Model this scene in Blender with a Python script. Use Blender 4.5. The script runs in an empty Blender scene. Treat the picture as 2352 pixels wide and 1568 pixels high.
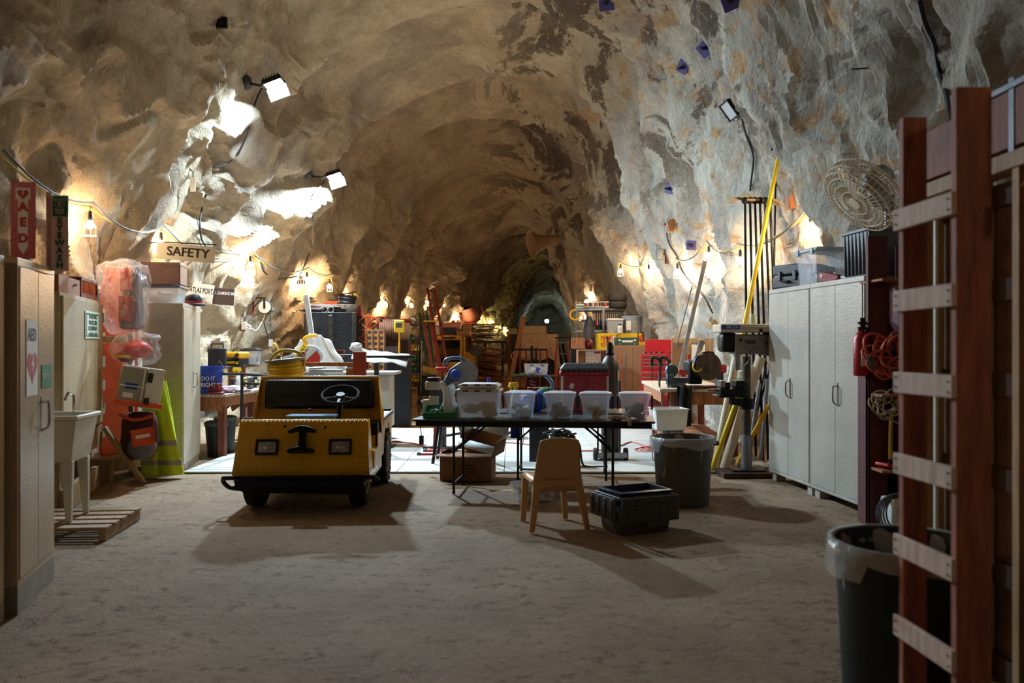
import bpy, bmesh, math, random
from mathutils import Vector, Matrix, Euler, noise
from mathutils.bvhtree import BVHTree
PI = math.pi
S = bpy.context.scene
C = S.collection
random.seed(7)
# ------------------------------------------------------------------ camera, world, exposure
F = 1960.0; CX = 1176.0; CY = 784.0; H = 1.5          # focal length in pixels of a 2352-wide frame, eye height
cd = bpy.data.cameras.new('camera'); cam = bpy.data.objects.new('camera', cd); C.objects.link(cam)
cam.location = (0, 0, H); cam.rotation_euler = (PI/2, 0, 0)
cd.sensor_width = 36; cd.lens = 36*F/2352; cd.clip_start = 0.05; cd.clip_end = 200
cd.dof.use_dof = True; cd.dof.focus_distance = 13.5; cd.dof.aperture_fstop = 2.2
S.camera = cam
w = bpy.data.worlds.new('world'); S.world = w; w.use_nodes = True
w.node_tree.nodes['Background'].inputs[0].default_value = (0, 0, 0, 1)
w.node_tree.nodes['Background'].inputs[1].default_value = 0
S.view_settings.view_transform = 'Standard'; S.view_settings.look = 'None'
S.view_settings.exposure = 0.68; S.view_settings.gamma = 1; S.view_settings.use_curve_mapping = False
BULB = 700.0          # emission of the caged bulbs
LED = 2400.0          # emission of the flood lamps
WARM = (1.0, 0.69, 0.41); COOL = (0.62, 0.83, 1.0)

# ------------------------------------------------------------------ helpers: placing
def P(px, py, d): return Vector(((px-CX)/F*d, d, H-(py-CY)/F*d))
def G(px, py, z=0.0):
    d = (H-z)*F/(py-CY); return Vector(((px-CX)/F*d, d, z))
def V(*a): return Vector(a)
def lin(h):
    if isinstance(h, str):
        c = [int(h[i:i+2], 16)/255 for i in (0, 2, 4)]
    else: c = h
    return tuple(x/12.92 if x <= .04045 else ((x+.055)/1.055)**2.4 for x in c)

# ------------------------------------------------------------------ helpers: materials
MATS = {}
def mt(key, col='808080', rough=.6, metal=0, var=.18, scale=6, bump=.05, bscale=60, alpha=1, trans=0, emit=0, ecol=None, dirt=None, coat=0, stretch=None):
    if key in MATS: return MATS[key]
    m = bpy.data.materials.new(key); m.use_nodes = True; nt = m.node_tree; N = nt.nodes; L = nt.links
    b = N['Principled BSDF']
    c = lin(col)
    b.inputs['Roughness'].default_value = rough; b.inputs['Metallic'].default_value = metal
    b.inputs['Base Color'].default_value = (*c, 1)
    if coat: b.inputs['Coat Weight'].default_value = coat
    if alpha < 1: b.inputs['Alpha'].default_value = alpha
    if trans: b.inputs['Transmission Weight'].default_value = trans; b.inputs['IOR'].default_value = 1.15
    if emit:
        b.inputs['Emission Color'].default_value = (*(ecol or c), 1); b.inputs['Emission Strength'].default_value = emit
    tc = N.new('ShaderNodeTexCoord')
    src = tc.outputs['Object']
    if stretch:
        mp = N.new('ShaderNodeMapping'); mp.inputs['Scale'].default_value = stretch; L.new(src, mp.inputs[0]); src = mp.outputs[0]
    if var and not emit:
        n = N.new('ShaderNodeTexNoise'); n.inputs['Scale'].default_value = scale; n.inputs['Detail'].default_value = 5; n.inputs['Roughness'].default_value = .6
        L.new(src, n.inputs['Vector'])
        r = N.new('ShaderNodeValToRGB'); e = r.color_ramp.elements
        d = lin(dirt) if dirt else tuple(x*(1-var*1.6) for x in c)
        e[0].position = .32; e[0].color = (*d, 1); e[1].position = .62 if dirt else .72
        e[1].color = (*(c if dirt else tuple(min(1, x*(1+var*.7)) for x in c)), 1)
        L.new(n.outputs['Fac'], r.inputs[0]); L.new(r.outputs[0], b.inputs['Base Color'])
    if bump:
        n2 = N.new('ShaderNodeTexNoise'); n2.inputs['Scale'].default_value = bscale; n2.inputs['Detail'].default_value = 3
        L.new(src, n2.inputs['Vector'])
        bp = N.new('ShaderNodeBump'); bp.inputs['Strength'].default_value = bump*3; bp.inputs['Distance'].default_value = .02
        L.new(n2.outputs['Fac'], bp.inputs['Height']); L.new(bp.outputs[0], b.inputs['Normal'])
    MATS[key] = m; return m

def wood(key, col, dark, rough=.75):
    return mt(key, col, rough, var=.3, scale=3.5, bump=.06, bscale=14, dirt=dark, stretch=(9, 9, 1.2))

# ------------------------------------------------------------------ helpers: shapes
class Mb:
    def __init__(s): s.b = bmesh.new()
    def add(s, verts, faces):
        vs = [s.b.verts.new(v) for v in verts]
        for f in faces:
            try: s.b.faces.new([vs[i] for i in f])
            except ValueError: pass
        return s
    def box(s, x0, x1, y0, y1, z0, z1, M=None, tx=0, ty=0):
        # tx, ty: how much each side draws in at the top (taper)
        v = [V(x0, y0, z0), V(x1, y0, z0), V(x1, y1, z0), V(x0, y1, z0), V(x0+tx, y0+ty, z1), V(x1-tx, y0+ty, z1), V(x1-tx, y1-ty, z1), V(x0+tx, y1-ty, z1)]
        if M is not None: v = [M @ q for q in v]
        return s.add(v, [(3,2,1,0), (4,5,6,7), (0,1,5,4), (1,2,6,5), (2,3,7,6), (3,0,4,7)])
    def bx(s, c, sz, rot=(0,0,0), M=None):
        R = Matrix.Translation(Vector(c)) @ Euler(rot).to_matrix().to_4x4()
        if M is not None: R = M @ R
        a, b_, c_ = sz[0]/2, sz[1]/2, sz[2]/2
        return s.box(-a, a, -b_, b_, -c_, c_, R)
    def beam(s, p0, p1, w, h, up=(0,0,1)):
        p0 = Vector(p0); p1 = Vector(p1); z = (p1-p0); l = z.length; z.normalize()
        u = Vector(up)
        if abs(z.dot(u)) > .98: u = V(0, 1, 0)
        x = u.cross(z).normalized(); y = z.cross(x)
        M = Matrix.Translation(p0) @ Matrix((x, y, z)).transposed().to_4x4()
        return s.box(-w/2, w/2, -h/2, h/2, 0, l, M)
    def ring(s, c, z, r, n, x=None):
        z = z.normalized(); u = V(0,0,1) if abs(z.z) < .95 else V(0,1,0)
        x = u.cross(z).normalized(); y = z.cross(x)
        return [s.b.verts.new(c + x*(r*math.cos(2*PI*i/n)) + y*(r*math.sin(2*PI*i/n))) for i in range(n)]
    def cyl(s, p0, p1, r, r1=None, n=16, caps=True):
        p0 = Vector(p0); p1 = Vector(p1); z = p1-p0
        a = s.ring(p0, z, r, n); c = s.ring(p1, z, r if r1 is None else r1, n)
        for i in range(n): s.b.faces.new((a[i], a[(i+1)%n], c[(i+1)%n], c[i]))
        if caps: s.b.faces.new(a[::-1]); s.b.faces.new(c)
        return s
    def tube(s, pts, r, n=8, closed=False, caps=True):
        pts = [Vector(p) for p in pts]; m = len(pts); rings = []
        t0 = (pts[1]-pts[0]).normalized(); u = V(0,0,1) if abs(t0.z) < .9 else V(1,0,0)
        x = u.cross(t0).normalized()
        for i in range(m):
            if closed: t = pts[(i+1)%m]-pts[i-1]
            else: t = pts[min(i+1, m-1)]-pts[max(i-1, 0)]
            if t.length < 1e-9: t = t0
            t.normalize(); x = (x - t*x.dot(t))
            if x.length < 1e-6: x = t.orthogonal()
            x.normalize(); y = t.cross(x)
            rr = r[i] if isinstance(r, (list, tuple)) else r
            rings.append([s.b.verts.new(pts[i] + x*(rr*math.cos(2*PI*k/n)) + y*(rr*math.sin(2*PI*k/n))) for k in range(n)])
        for i in range(m if closed else m-1):
            a = rings[i]; c = rings[(i+1)%m]
            for k in range(n): s.b.faces.new((a[k], a[(k+1)%n], c[(k+1)%n], c[k]))
        if caps and not closed: s.b.faces.new(rings[0][::-1]); s.b.faces.new(rings[-1])
        return s
    def lathe(s, prof, n=24, M=None, caps=True):
        rings = []
        for r, z in prof:
            ring = []
            for i in range(n):
                v = V(max(r, 1e-4)*math.cos(2*PI*i/n), max(r, 1e-4)*math.sin(2*PI*i/n), z)
                ring.append(s.b.verts.new(M @ v if M is not None else v))
            rings.append(ring)
        for a, c in zip(rings, rings[1:]):
            for i in range(n): s.b.faces.new((a[i], a[(i+1)%n], c[(i+1)%n], c[i]))
        if caps: s.b.faces.new(rings[0][::-1]); s.b.faces.new(rings[-1])
        return s
    def prism(s, pts, h0, h1, plane='xz', M=None):
        def f(a, b_, h):
            v = V(a, h, b_) if plane == 'xz' else V(h, a, b_) if plane == 'yz' else V(a, b_, h)
            return M @ v if M is not None else v
        n = len(pts)
        a = [s.b.verts.new(f(p[0], p[1], h0)) for p in pts]; c = [s.b.verts.new(f(p[0], p[1], h1)) for p in pts]
        s.b.faces.new(a); s.b.faces.new(c[::-1])
        for i in range(n): s.b.faces.new((a[(i+1)%n], a[i], c[i], c[(i+1)%n]))
        return s
    def sph(s, c, r, sc=(1,1,1), n=16, M=None):
        c = Vector(c); m = n//2; rings = []
        top = V(0,0,r*sc[2]); 
        def T(v): 
            v = c+v; return M @ v if M is not None else v
        t = s.b.verts.new(T(top)); bt = s.b.verts.new(T(-top))
        for j in range(1, m):
            a = PI*j/m
            rings.append([s.b.verts.new(T(V(r*sc[0]*math.sin(a)*math.cos(2*PI*i/n), r*sc[1]*math.sin(a)*math.sin(2*PI*i/n), r*sc[2]*math.cos(a)))) for i in range(n)])
        for i in range(n):
            s.b.faces.new((t, rings[0][i], rings[0][(i+1)%n])); s.b.faces.new((bt, rings[-1][(i+1)%n], rings[-1][i]))
        for a, b_ in zip(rings, rings[1:]):
            for i in range(n): s.b.faces.new((a[i], b_[i], b_[(i+1)%n], a[(i+1)%n]))
        return s
    def torus(s, c, R, r, axis=(0,0,1), n=24, m=8, a0=0, a1=2*PI):
        c = Vector(c); z = Vector(axis).normalized(); x = z.orthogonal().normalized(); y = z.cross(x)
        full = abs(a1-a0-2*PI) < 1e-6
        k = n if full else n+1
        pts = [c + x*(R*math.cos(a0+(a1-a0)*i/n)) + y*(R*math.sin(a0+(a1-a0)*i/n)) for i in range(k)]
        return s.tube(pts, r, m, closed=full)
    def grid(s, nu, nv, f):
        g = [[s.b.verts.new(f(i/nu, j/nv)) for j in range(nv+1)] for i in range(nu+1)]
        for i in range(nu):
            for j in range(nv): s.b.faces.new((g[i][j], g[i+1][j], g[i+1][j+1], g[i][j+1]))
        return s
    def out(s, name, mat, parent=None, bev=0, seg=2, solid=0, smooth=35, sub=0, fix=True):
        me = bpy.data.meshes.new(name)
        if fix: bmesh.ops.recalc_face_normals(s.b, faces=s.b.faces)
        s.b.to_mesh(me); s.b.free()
        for p in me.polygons: p.use_smooth = True
        me.set_sharp_from_angle(angle=math.radians(smooth))
        o = bpy.data.objects.new(name, me); C.objects.link(o)
        if mat is not None: me.materials.append(MATS[mat] if isinstance(mat, str) else mat)
        if parent is not None: o.parent = parent
        if solid:
            md = o.modifiers.new('solid', 'SOLIDIFY'); md.thickness = solid; md.offset = 0
        if bev:
            md = o.modifiers.new('bevel', 'BEVEL'); md.width = bev; md.segments = seg; md.limit_method = 'ANGLE'; md.angle_limit = math.radians(40)
        if sub:
            md = o.modifiers.new('sub', 'SUBSURF'); md.levels = sub; md.render_levels = sub
        return o

def tag(o, label=None, cat=None, group=None, kind=None):
    if label: o['label'] = label
    if cat: o['category'] = cat; o['kind'] = 'thing'
    if group: o['group'] = group
    if kind: o['kind'] = kind
    return o
def T(name, label, cat, loc=(0,0,0), rz=0, group=None, rot=None):
    o = bpy.data.objects.new(name, None); o.empty_display_size = .1; C.objects.link(o)
    o.location = loc; o.rotation_euler = rot if rot else (0, 0, rz)
    return tag(o, label, cat, group)
def copy_tree(o, parent=None):
    c = o.copy(); C.objects.link(c); c.parent = parent
    for ch in o.children: copy_tree(ch, c)
    return c
def place(o, loc, rz=0, label=None, group=None):
    o.location = loc; o.rotation_euler = (0, 0, rz)
    if label: o['label'] = label
    if group: o['group'] = group
    return o
def B(name, mat, parent, *boxes, bev=.004, **k):
    m = Mb()
    for q in boxes: m.box(*q)
    return m.out(name, mat, parent, bev=bev, **k)
def text(name, s, size, mat, parent, loc, rot, ext=.001, bold=.0, sx=1, align='CENTER', space=1.0, line=1.0):
    cu = bpy.data.curves.new(name, 'FONT'); cu.body = s; cu.size = size; cu.extrude = ext; cu.offset = bold
    cu.align_x = align; cu.align_y = 'CENTER'; cu.space_character = space; cu.space_line = line; cu.resolution_u = 3
    tmp = bpy.data.objects.new('tmp', cu); C.objects.link(tmp)
    bpy.context.view_layer.update()
    me = bpy.data.meshes.new_from_object(tmp.evaluated_get(bpy.context.evaluated_depsgraph_get()))
    bpy.data.objects.remove(tmp); bpy.data.curves.remove(cu)
    me.name = name; me.materials.clear(); me.materials.append(MATS[mat] if isinstance(mat, str) else mat)
    o = bpy.data.objects.new(name, me); C.objects.link(o); o.parent = parent
    o.location = loc; o.rotation_euler = rot; o.scale = (sx, 1, 1)
    return o
def wob(p, a, f=3.0, seed=0):
    q = Vector(p)*f + V(seed*7.1, seed*3.3, seed*5.7)
    return V(noise.noise(q), noise.noise(q+V(31,7,3)), noise.noise(q+V(9,57,13)))*a
def sag(a, b, s, n=10):
    a = Vector(a); b = Vector(b)
    return [a.lerp(b, i/n) - V(0, 0, s*4*(i/n)*(1-i/n)) for i in range(n+1)]
def smoothpts(pts, n=6):
    # Catmull-Rom through the given points
    p = [Vector(q) for q in pts]; p = [p[0]*2-p[1]] + p + [p[-1]*2-p[-2]]; o = []
    for i in range(1, len(p)-2):
        for k in range(n):
            t = k/n
            o.append(.5*((2*p[i]) + (p[i+1]-p[i-1])*t + (2*p[i-1]-5*p[i]+4*p[i+1]-p[i+2])*t*t + (3*p[i]-3*p[i+1]+p[i+2]-p[i-1])*t**3))
    o.append(p[-2]); return o

# ------------------------------------------------------------------ shared materials
mt('black_metal', '1c1c1e', .45, .6, var=.2); mt('black_plastic', '19191b', .5, 0, var=.15); mt('black_rubber', '1a1918', .85, 0, var=.25)
mt('grey_plastic', '4a4b4e', .55, var=.15); mt('dark_metal', '3a3a3c', .5, .7, var=.25); mt('steel', '9a9a9c', .35, .9, var=.2)
mt('chrome', 'c8c8ca', .15, 1, var=.05, bump=0); mt('white_plastic', 'd8d8d4', .5, var=.06); mt('white_paint', 'd9d7ce', .6, var=.12)
mt('red_paint', '9c1616', .35, .1, var=.12); mt('red_plastic', 'c02020', .45, var=.1); mt('blue_plastic', '1c3fa8', .4, var=.1)
mt('yellow_paint', 'ecb012', .38, .0, var=.14, bump=.01); mt('yellow_plastic', 'e0b810', .45, var=.1); mt('orange_plastic', 'e2561c', .5, var=.12)
mt('green_plastic', '107040', .45, var=.1); mt('tan_metal', 'b5a78f', .45, .1, var=.12, scale=3); mt('clear_plastic', 'dfe6ee', .25, alpha=.32, var=0, bump=.0)
mt('cardboard', '8a6242', .85, var=.12); mt('white_cloth', 'c0bcb4', .9, var=.08); mt('tan_cloth', 'b4967a', .9, var=.1)
mt('paper', 'e6e4dc', .8, var=.03, bump=0); mt('ink_black', '1a1a1a', .7, var=0, bump=0); mt('ink_red', 'b02028', .6, var=0, bump=0)
mt('ink_green', '0c7a48', .6, var=0, bump=0); mt('ink_white', 'e8e8e4', .6, var=0, bump=0); mt('ink_blue', '2040a0', .6, var=0, bump=0)
mt('film', 'e8e6ea', .10, alpha=.20, var=0, bump=.4, bscale=18)
mt('rust', '6a3420', .8, .3, var=.35); mt('galvanised', '8c8f92', .45, .7, var=.2)
wood('raw_wood', 'a98a62', '7d6242'); wood('pale_wood', 'c7b9a4', '9f8d74'); wood('red_wood', '8a4a30', '5c2e1e'); wood('dark_wood', '4a2a1c', '2c1810')
wood('ply', 'b99a70', '9b7d56'); wood('orange_wood', 'a86a40', '7c4a2a')
# ------------------------------------------------------------------ the cave: profile rings along the depth
RINGS = [
 (-5, [(-4.7,-.2),(-4.6,1.5),(-4.4,3),(-4.0,4.6),(-3.1,6.0),(-1.6,6.9),(0,7.2),(1.5,6.9),(2.9,5.9),(3.7,4.4),(4.1,2.8),(4.2,1.3),(4.2,-.2)]),
 (4, [(-4.8,-.2),(-4.7,1.5),(-4.4,3),(-4.0,4.6),(-3.1,6.0),(-1.6,6.9),(0,7.2),(1.5,6.9),(2.8,5.9),(3.5,4.4),(3.8,2.8),(3.9,1.3),(4.0,-.2)]),
 (9, [(-5.0,-.2),(-4.9,1.5),(-4.5,3),(-3.95,4.6),(-3.1,6.0),(-1.6,6.9),(0,7.2),(1.4,6.8),(2.6,5.8),(3.2,4.4),(3.5,2.8),(3.75,1.3),(3.9,-.2)]),
 (14,[(-5.0,-.2),(-4.8,1.4),(-4.4,3),(-3.9,4.6),(-3.2,6.1),(-1.7,6.9),(-.3,7.15),(1.0,6.8),(2.1,5.8),(2.7,4.4),(3.0,2.8),(3.3,1.3),(3.5,-.2)]),
 (20,[(-4.5,-.2),(-4.2,1.4),(-4.0,3),(-3.8,4.7),(-3.4,6.1),(-1.8,7.0),(-.6,7.25),(.6,7.1),(1.6,6.2),(2.2,4.9),(2.7,3.1),(3.0,1.4),(3.2,-.2)]),
 (28,[(-4.3,-.2),(-3.9,1.4),(-3.7,2.9),(-3.5,4.2),(-3.0,5.6),(-1.7,6.6),(-.4,7.0),(.8,6.7),(1.7,5.9),(2.2,4.7),(2.5,3.0),(2.7,1.4),(2.9,-.2)]),
 (36,[(-3.7,-.2),(-3.3,1.4),(-3.0,2.9),(-2.8,4.0),(-2.3,5.2),(-1.1,6.2),(0,6.8),(1.1,6.6),(1.9,5.8),(2.4,4.6),(2.6,3.0),(2.8,1.4),(3.0,-.2)]),
 (46,[(-2.5,-.2),(-2.1,1.4),(-1.8,2.7),(-1.6,3.8),(-1.2,4.9),(-.3,6.0),(.8,6.7),(1.8,6.6),(2.7,5.9),(3.4,4.6),(3.8,3.0),(4.0,1.4),(4.2,-.2)]),
 (57,[(-.9,-.2),(-.6,1.4),(-.4,2.7),(-.2,4.0),(.3,5.3),(1.1,6.4),(2.2,7.0),(3.2,6.9),(4.1,6.1),(4.6,4.7),(4.8,3.0),(5.0,1.4),(5.1,-.2)]),
 (70,[(.3,-.2),(.5,1.4),(.6,2.7),(.8,3.8),(1.2,4.7),(1.9,5.4),(2.8,5.7),(3.7,5.6),(4.5,5.1),(5.0,4.1),(5.3,2.8),(5.5,1.4),(5.6,-.2)]),
 (80,[(.8,-.2),(1.0,1.4),(1.1,2.4),(1.2,3.2),(1.6,4.2),(2.2,4.9),(3.0,5.2),(3.8,5.1),(4.5,4.6),(5.0,3.8),(5.3,2.6),(5.5,1.4),(5.6,-.2)])]
CUSP = [-5, 1, 6, 10.5, 13.6, 16.6, 20.0, 24.2, 29.5, 36.5, 46, 57, 66, 81]
def ring_at(d):
    for (a, ra), (b, rb) in zip(RINGS, RINGS[1:]):
        if a <= d <= b:
            t = (d-a)/(b-a); t = t*t*(3-2*t)*.5+t*.5
            return [(p[0]*(1-t)+q[0]*t, p[1]*(1-t)+q[1]*t) for p, q in zip(ra, rb)]
    return RINGS[-1][1]
NU = 400
def cat(pts, t):
    n = len(pts)-1; x = min(t*n, n-1e-6); i = int(x); f = x-i
    p0 = pts[max(i-1,0)]; p1 = pts[i]; p2 = pts[i+1]; p3 = pts[min(i+2,n)]
    return tuple(.5*(2*p1[k]+(p2[k]-p0[k])*f+(2*p0[k]-5*p1[k]+4*p2[k]-p3[k])*f*f+(3*p1[k]-3*p2[k]+p3[k]-p0[k])*f**3) for k in (0,1))
def hash3(q, k):
    v = math.sin(q.x*12.9898+q.y*78.233+q.z*37.719+k*11.13)*43758.5453
    return v-math.floor(v)-.5
def hsh(i, j, k):
    v = math.sin(i*12.9898+j*78.233+k*37.719)*43758.5453
    return (v-math.floor(v))*2-1
def tri(a, c, k):
    # faceted height: flat triangles between random heights, sharp creases between them
    i = math.floor(a); j = math.floor(c); f = a-i; g = c-j
    if f+g < 1:
        h = hsh(i, j, k); return h + (hsh(i+1, j, k)-h)*f + (hsh(i, j+1, k)-h)*g
    h = hsh(i+1, j+1, k); return h + (hsh(i, j+1, k)-h)*(1-f) + (hsh(i+1, j, k)-h)*(1-g)
def rock_disp(p, u, d):
    # u 0..1 from the left foot over the crown to the right foot
    top = max(0, 1-abs(u-.45)/.17)
    wall = 1-.85*min(1, top*1.4)
    far = 1 if d < 30 else 1.25
    s = u*20
    w1 = noise.noise(p*.45)*1.3; w2 = noise.noise(p*.45+V(9,4,2))*1.3
    w3 = noise.noise(p*1.9+V(2,2,2))*.28
    def side_h(A, Bc):
        A += w1+w3; Bc += w2+w3
        h = noise.noise(V(A*.3, Bc*.3, 4))*.30*(.45+.55*wall)
        h += tri(A*1.05, Bc*.36, 1)*.21*wall*far
        h += tri(A*2.3+.3, Bc*.8+7, 2)*.12*wall*far
        h += tri(A*5.1+Bc*.7, Bc*2.6-A*.5, 3)*.066*(wall+.02)
        h += tri(A*11, Bc*7+A*2, 4)*.030*(wall+.12)
        return h
    k = min(1, max(0, (u-.38)/.14)); h = 0                # left cleavage leans, right one hangs; blended over the crown
    if k < 1: h += (1-k)*side_h(s*.75-d*.62, s*.55+d*.75)
    if k > 0: h += k*side_h(d*.95-s*.22, s*.8+d*.3)
    h += noise.fractal(p*1.3, 1.0, 2.1, 5)*.045*(.6+.4*wall)
    # scalloped rounds of the roof, each drawn in at its far end
    dd = d + noise.noise(V(u*5, d*.15, 2))*1.1 + (abs(u-.45)*3.0)
    for a, b in zip(CUSP, CUSP[1:]):
        if a <= dd < b:
            s = (dd-a)/(b-a); k = s**2.2
            if s < .09: k = max(k, 1-s/.09)
            h += .58*k*min(1, max(0, (p.z-2.0)/2.2))*(.7 if d < 15 else 1)
            break
    return h
depths = [-5.0]
while depths[-1] < 80:
    d = depths[-1]; depths.append(d + (.30 if d < 4 else max(.05, d*.0055)))
depths[-1] = 80.0
rows = []
for d in depths:
    pr = ring_at(d); row = []
    raw = [cat(pr, i/NU) for i in range(NU+1)]
    for i in range(NU+1):
        x, z = raw[i]; a = raw[max(i-1,0)]; b = raw[min(i+1,NU)]
        tx, tz = b[0]-a[0], b[1]-a[1]; l = math.hypot(tx, tz) or 1
        nx, nz = tz/l, -tx/l                       # points into the room
        p = V(x, d, z); h = rock_disp(p, i/NU, d)
        f = 1.0
        row.append(V(x+nx*h*f, d, z+nz*h*f))
    rows.append(row)
def strip(name, i0, i1, mat):
    verts = [rows[r][i] for r in range(len(rows)) for i in range(i0, i1+1)]
    w_ = i1-i0+1; fc = []
    for r in range(len(rows)-1):
        for i in range(w_-1):
            a = r*w_+i; fc.append((a, a+1, a+w_+1, a+w_))
    me = bpy.data.meshes.new(name); me.from_pydata(verts, [], fc); me.update()
    for p in me.polygons: p.use_smooth = True
    me.set_sharp_from_angle(angle=math.radians(22))
    o = bpy.data.objects.new(name, me); C.objects.link(o); me.materials.append(mat)
    return tag(o, kind='structure')
def rock_material():
    m = bpy.data.materials.new('rock'); m.use_nodes = True; nt = m.node_tree; N = nt.nodes; L = nt.links
    b = N['Principled BSDF']; b.inputs['Roughness'].default_value = .88; b.inputs['Specular IOR Level'].default_value = .25
    g = N.new('ShaderNodeNewGeometry')
    def noi(scale, det=6, rough=.62, st=(1,1,1), dist=0, loc=(0,0,0)):
        mp = N.new('ShaderNodeMapping'); mp.inputs['Scale'].default_value = st; mp.inputs['Location'].default_value = loc
        L.new(g.outputs['Position'], mp.inputs[0])
        n = N.new('ShaderNodeTexNoise'); n.inputs['Scale'].default_value = scale; n.inputs['Detail'].default_value = det; n.inputs['Roughness'].default_value = rough; n.inputs['Distortion'].default_value = dist
        L.new(mp.outputs[0], n.inputs['Vector']); return n.outputs['Fac']
    def rmp(src, stops):
        r = N.new('ShaderNodeValToRGB'); e = r.color_ramp.elements
        while len(e) > 1: e.remove(e[0])
        e[0].position = stops[0][0]; c0 = stops[0][1]; e[0].color = (*lin(c0), 1) if isinstance(c0, str) else (c0, c0, c0, 1)
        for p_, c_ in stops[1:]:
            k = e.new(p_); k.color = (*lin(c_), 1) if isinstance(c_, str) else (c_, c_, c_, 1)
        L.new(src, r.inputs[0]); return r.outputs[0]
    def mix(f, a, c, mode='MIX'):
        x = N.new('ShaderNodeMix'); x.data_type = 'RGBA'; x.blend_type = mode
        if isinstance(f, float): x.inputs[0].default_value = f
        else: L.new(f, x.inputs[0])
        for s_, v in ((6, a), (7, c)):
            if isinstance(v, str): x.inputs[s_].default_value = (*lin(v), 1)
            else: L.new(v, x.inputs[s_])
        return x.outputs[2]
    def ma(op, a, c, clamp=False):
        x = N.new('ShaderNodeMath'); x.operation = op; x.use_clamp = clamp
        for s_, v in ((0, a), (1, c)):
            if isinstance(v, (int, float)): x.inputs[s_].default_value = v
            else: L.new(v, x.inputs[s_])
        return x.outputs[0]
    sx = N.new('ShaderNodeSeparateXYZ'); L.new(g.outputs['Position'], sx.inputs[0])
    tan = rmp(noi(1.1, 8, .65, dist=.4), [(.25, '9a8c78'), (.45, 'b8aa92'), (.6, 'cbbea6'), (.8, 'dcd2bc')])
    grey = rmp(noi(.9, 8, .7, dist=.5, loc=(5,1,2)), [(.25, '94908a'), (.45, 'aeaca4'), (.62, 'c2c1b8'), (.8, 'd2d2c8')])
    # the right wall is pale grey stone, the left one tan
    right = rmp(ma('ADD', sx.outputs[0], ma('MULTIPLY', noi(.5, 4), 2.0)), [(.0, 0.0), (.9, 0.25), (1.0, 1.0)])
    rr = N.new('ShaderNodeMapRange'); rr.inputs[1].default_value = .6; rr.inputs[2].default_value = 3.2
    L.new(ma('ADD', sx.outputs[0], ma('MULTIPLY', noi(.5, 4), 1.2)), rr.inputs[0])
    rmask = rr.outputs[0]
    col = mix(rmask, tan, grey)
    # ochre iron streaks, strongest on the right
    ost = rmp(noi(1.5, 9, .7, (1,.8,1.2), 1.4, (9,4,1)), [(.0, 0.0), (.53, 0.0), (.62, 1.0), (1, 1.0)])
    of = ma('MULTIPLY', ost, ma('ADD', ma('MULTIPLY', rmask, .55), .16), True)
    col = mix(of, col, rmp(noi(3, 4), [(.3, 'a06c28'), (.7, 'd0a048')]))
    # rust seams
    rs = rmp(noi(2.4, 7, .7, (.6,.6,2.2), 2.2, (2,8,5)), [(.0, 0.0), (.60, 0.0), (.66, .8), (1, .9)])
    col = mix(ma('MULTIPLY', rs, ma('ADD', ma('MULTIPLY', rmask, .4), .3)), col, '8a4a22')
    # dark brown-grey patches on the right shoulder of the roof, sprinkled with white chips
    pt = rmp(noi(.62, 9, .70, (1.2,.75,1), .7, (3,3,7)), [(.0, 0.0), (.515, 0.0), (.54, 1.0), (1, 1.0)])
    hz = N.new('ShaderNodeMapRange'); hz.inputs[1].default_value = 3.2; hz.inputs[2].default_value = 4.6; L.new(sx.outputs[2], hz.inputs[0])
    xz = N.new('ShaderNodeMapRange'); xz.inputs[1].default_value = -1.6; xz.inputs[2].default_value = .4; L.new(sx.outputs[0], xz.inputs[0])
    pf = ma('MULTIPLY', pt, ma('MULTIPLY', hz.outputs[0], xz.outputs[0]))
    chips = rmp(noi(17, 2, .5), [(.0, 0.0), (.66, 0.0), (.70, 1.0), (1, 1.0)])
    dark = mix(chips, '55483e', 'b8b0a4')
    col = mix(ma('MULTIPLY', pf, .85), col, dark)
    # milky purplish grey lenses low down
    lp = rmp(noi(.7, 6, .6, (1,1,.6), .6, (13,2,7)), [(.0, 0.0), (.52, 0.0), (.6, .55), (1, .6)])
    col = mix(ma('MULTIPLY', lp, .8), col, '8b7f7c')
    # fine mottling
    col = mix(.35, col, rmp(noi(14, 6, .7), [(.3, '7a6c5a'), (.7, 'd8d0c0')]), 'OVERLAY')
    L.new(col, b.inputs['Base Color'])
    f1 = noi(3.4, 12, .66, (1,1,.8), .15)
    vo = N.new('ShaderNodeTexVoronoi'); vo.inputs['Scale'].default_value = 3.2; vo.feature = 'DISTANCE_TO_EDGE'
    mpv = N.new('ShaderNodeMapping'); mpv.inputs['Rotation'].default_value = (.5, .3, 0); mpv.inputs['Scale'].default_value = (1, 1, .45)
    wn = N.new('ShaderNodeTexNoise'); wn.inputs['Scale'].default_value = 1.3; wn.inputs['Detail'].default_value = 4
    L.new(g.outputs['Position'], wn.inputs['Vector'])
    wa = N.new('ShaderNodeVectorMath'); wa.operation = 'MULTIPLY_ADD'; wa.inputs[1].default_value = (.9,.9,.9)
    L.new(wn.outputs['Color'], wa.inputs[0]); L.new(g.outputs['Position'], wa.inputs[2]); L.new(wa.outputs[0], mpv.inputs[0]); L.new(mpv.outputs[0], vo.inputs['Vector'])
    cr = rmp(vo.outputs['Distance'], [(0, 0.0), (.05, .7), (.2, 1.0)])
    hgt = ma('ADD', ma('MULTIPLY', f1, 1.0), ma('MULTIPLY', cr, .10))
    hgt = ma('ADD', hgt, ma('MULTIPLY', noi(17, 8, .72), .22))
    bp = N.new('ShaderNodeBump'); bp.inputs['Strength'].default_value = 1.0; bp.inputs['Distance'].default_value = .10
    L.new(hgt, bp.inputs['Height']); L.new(bp.outputs[0], b.inputs['Normal'])
    return m
rock = rock_material()
cave_l = strip('wall_left', 0, 133, rock)
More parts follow.
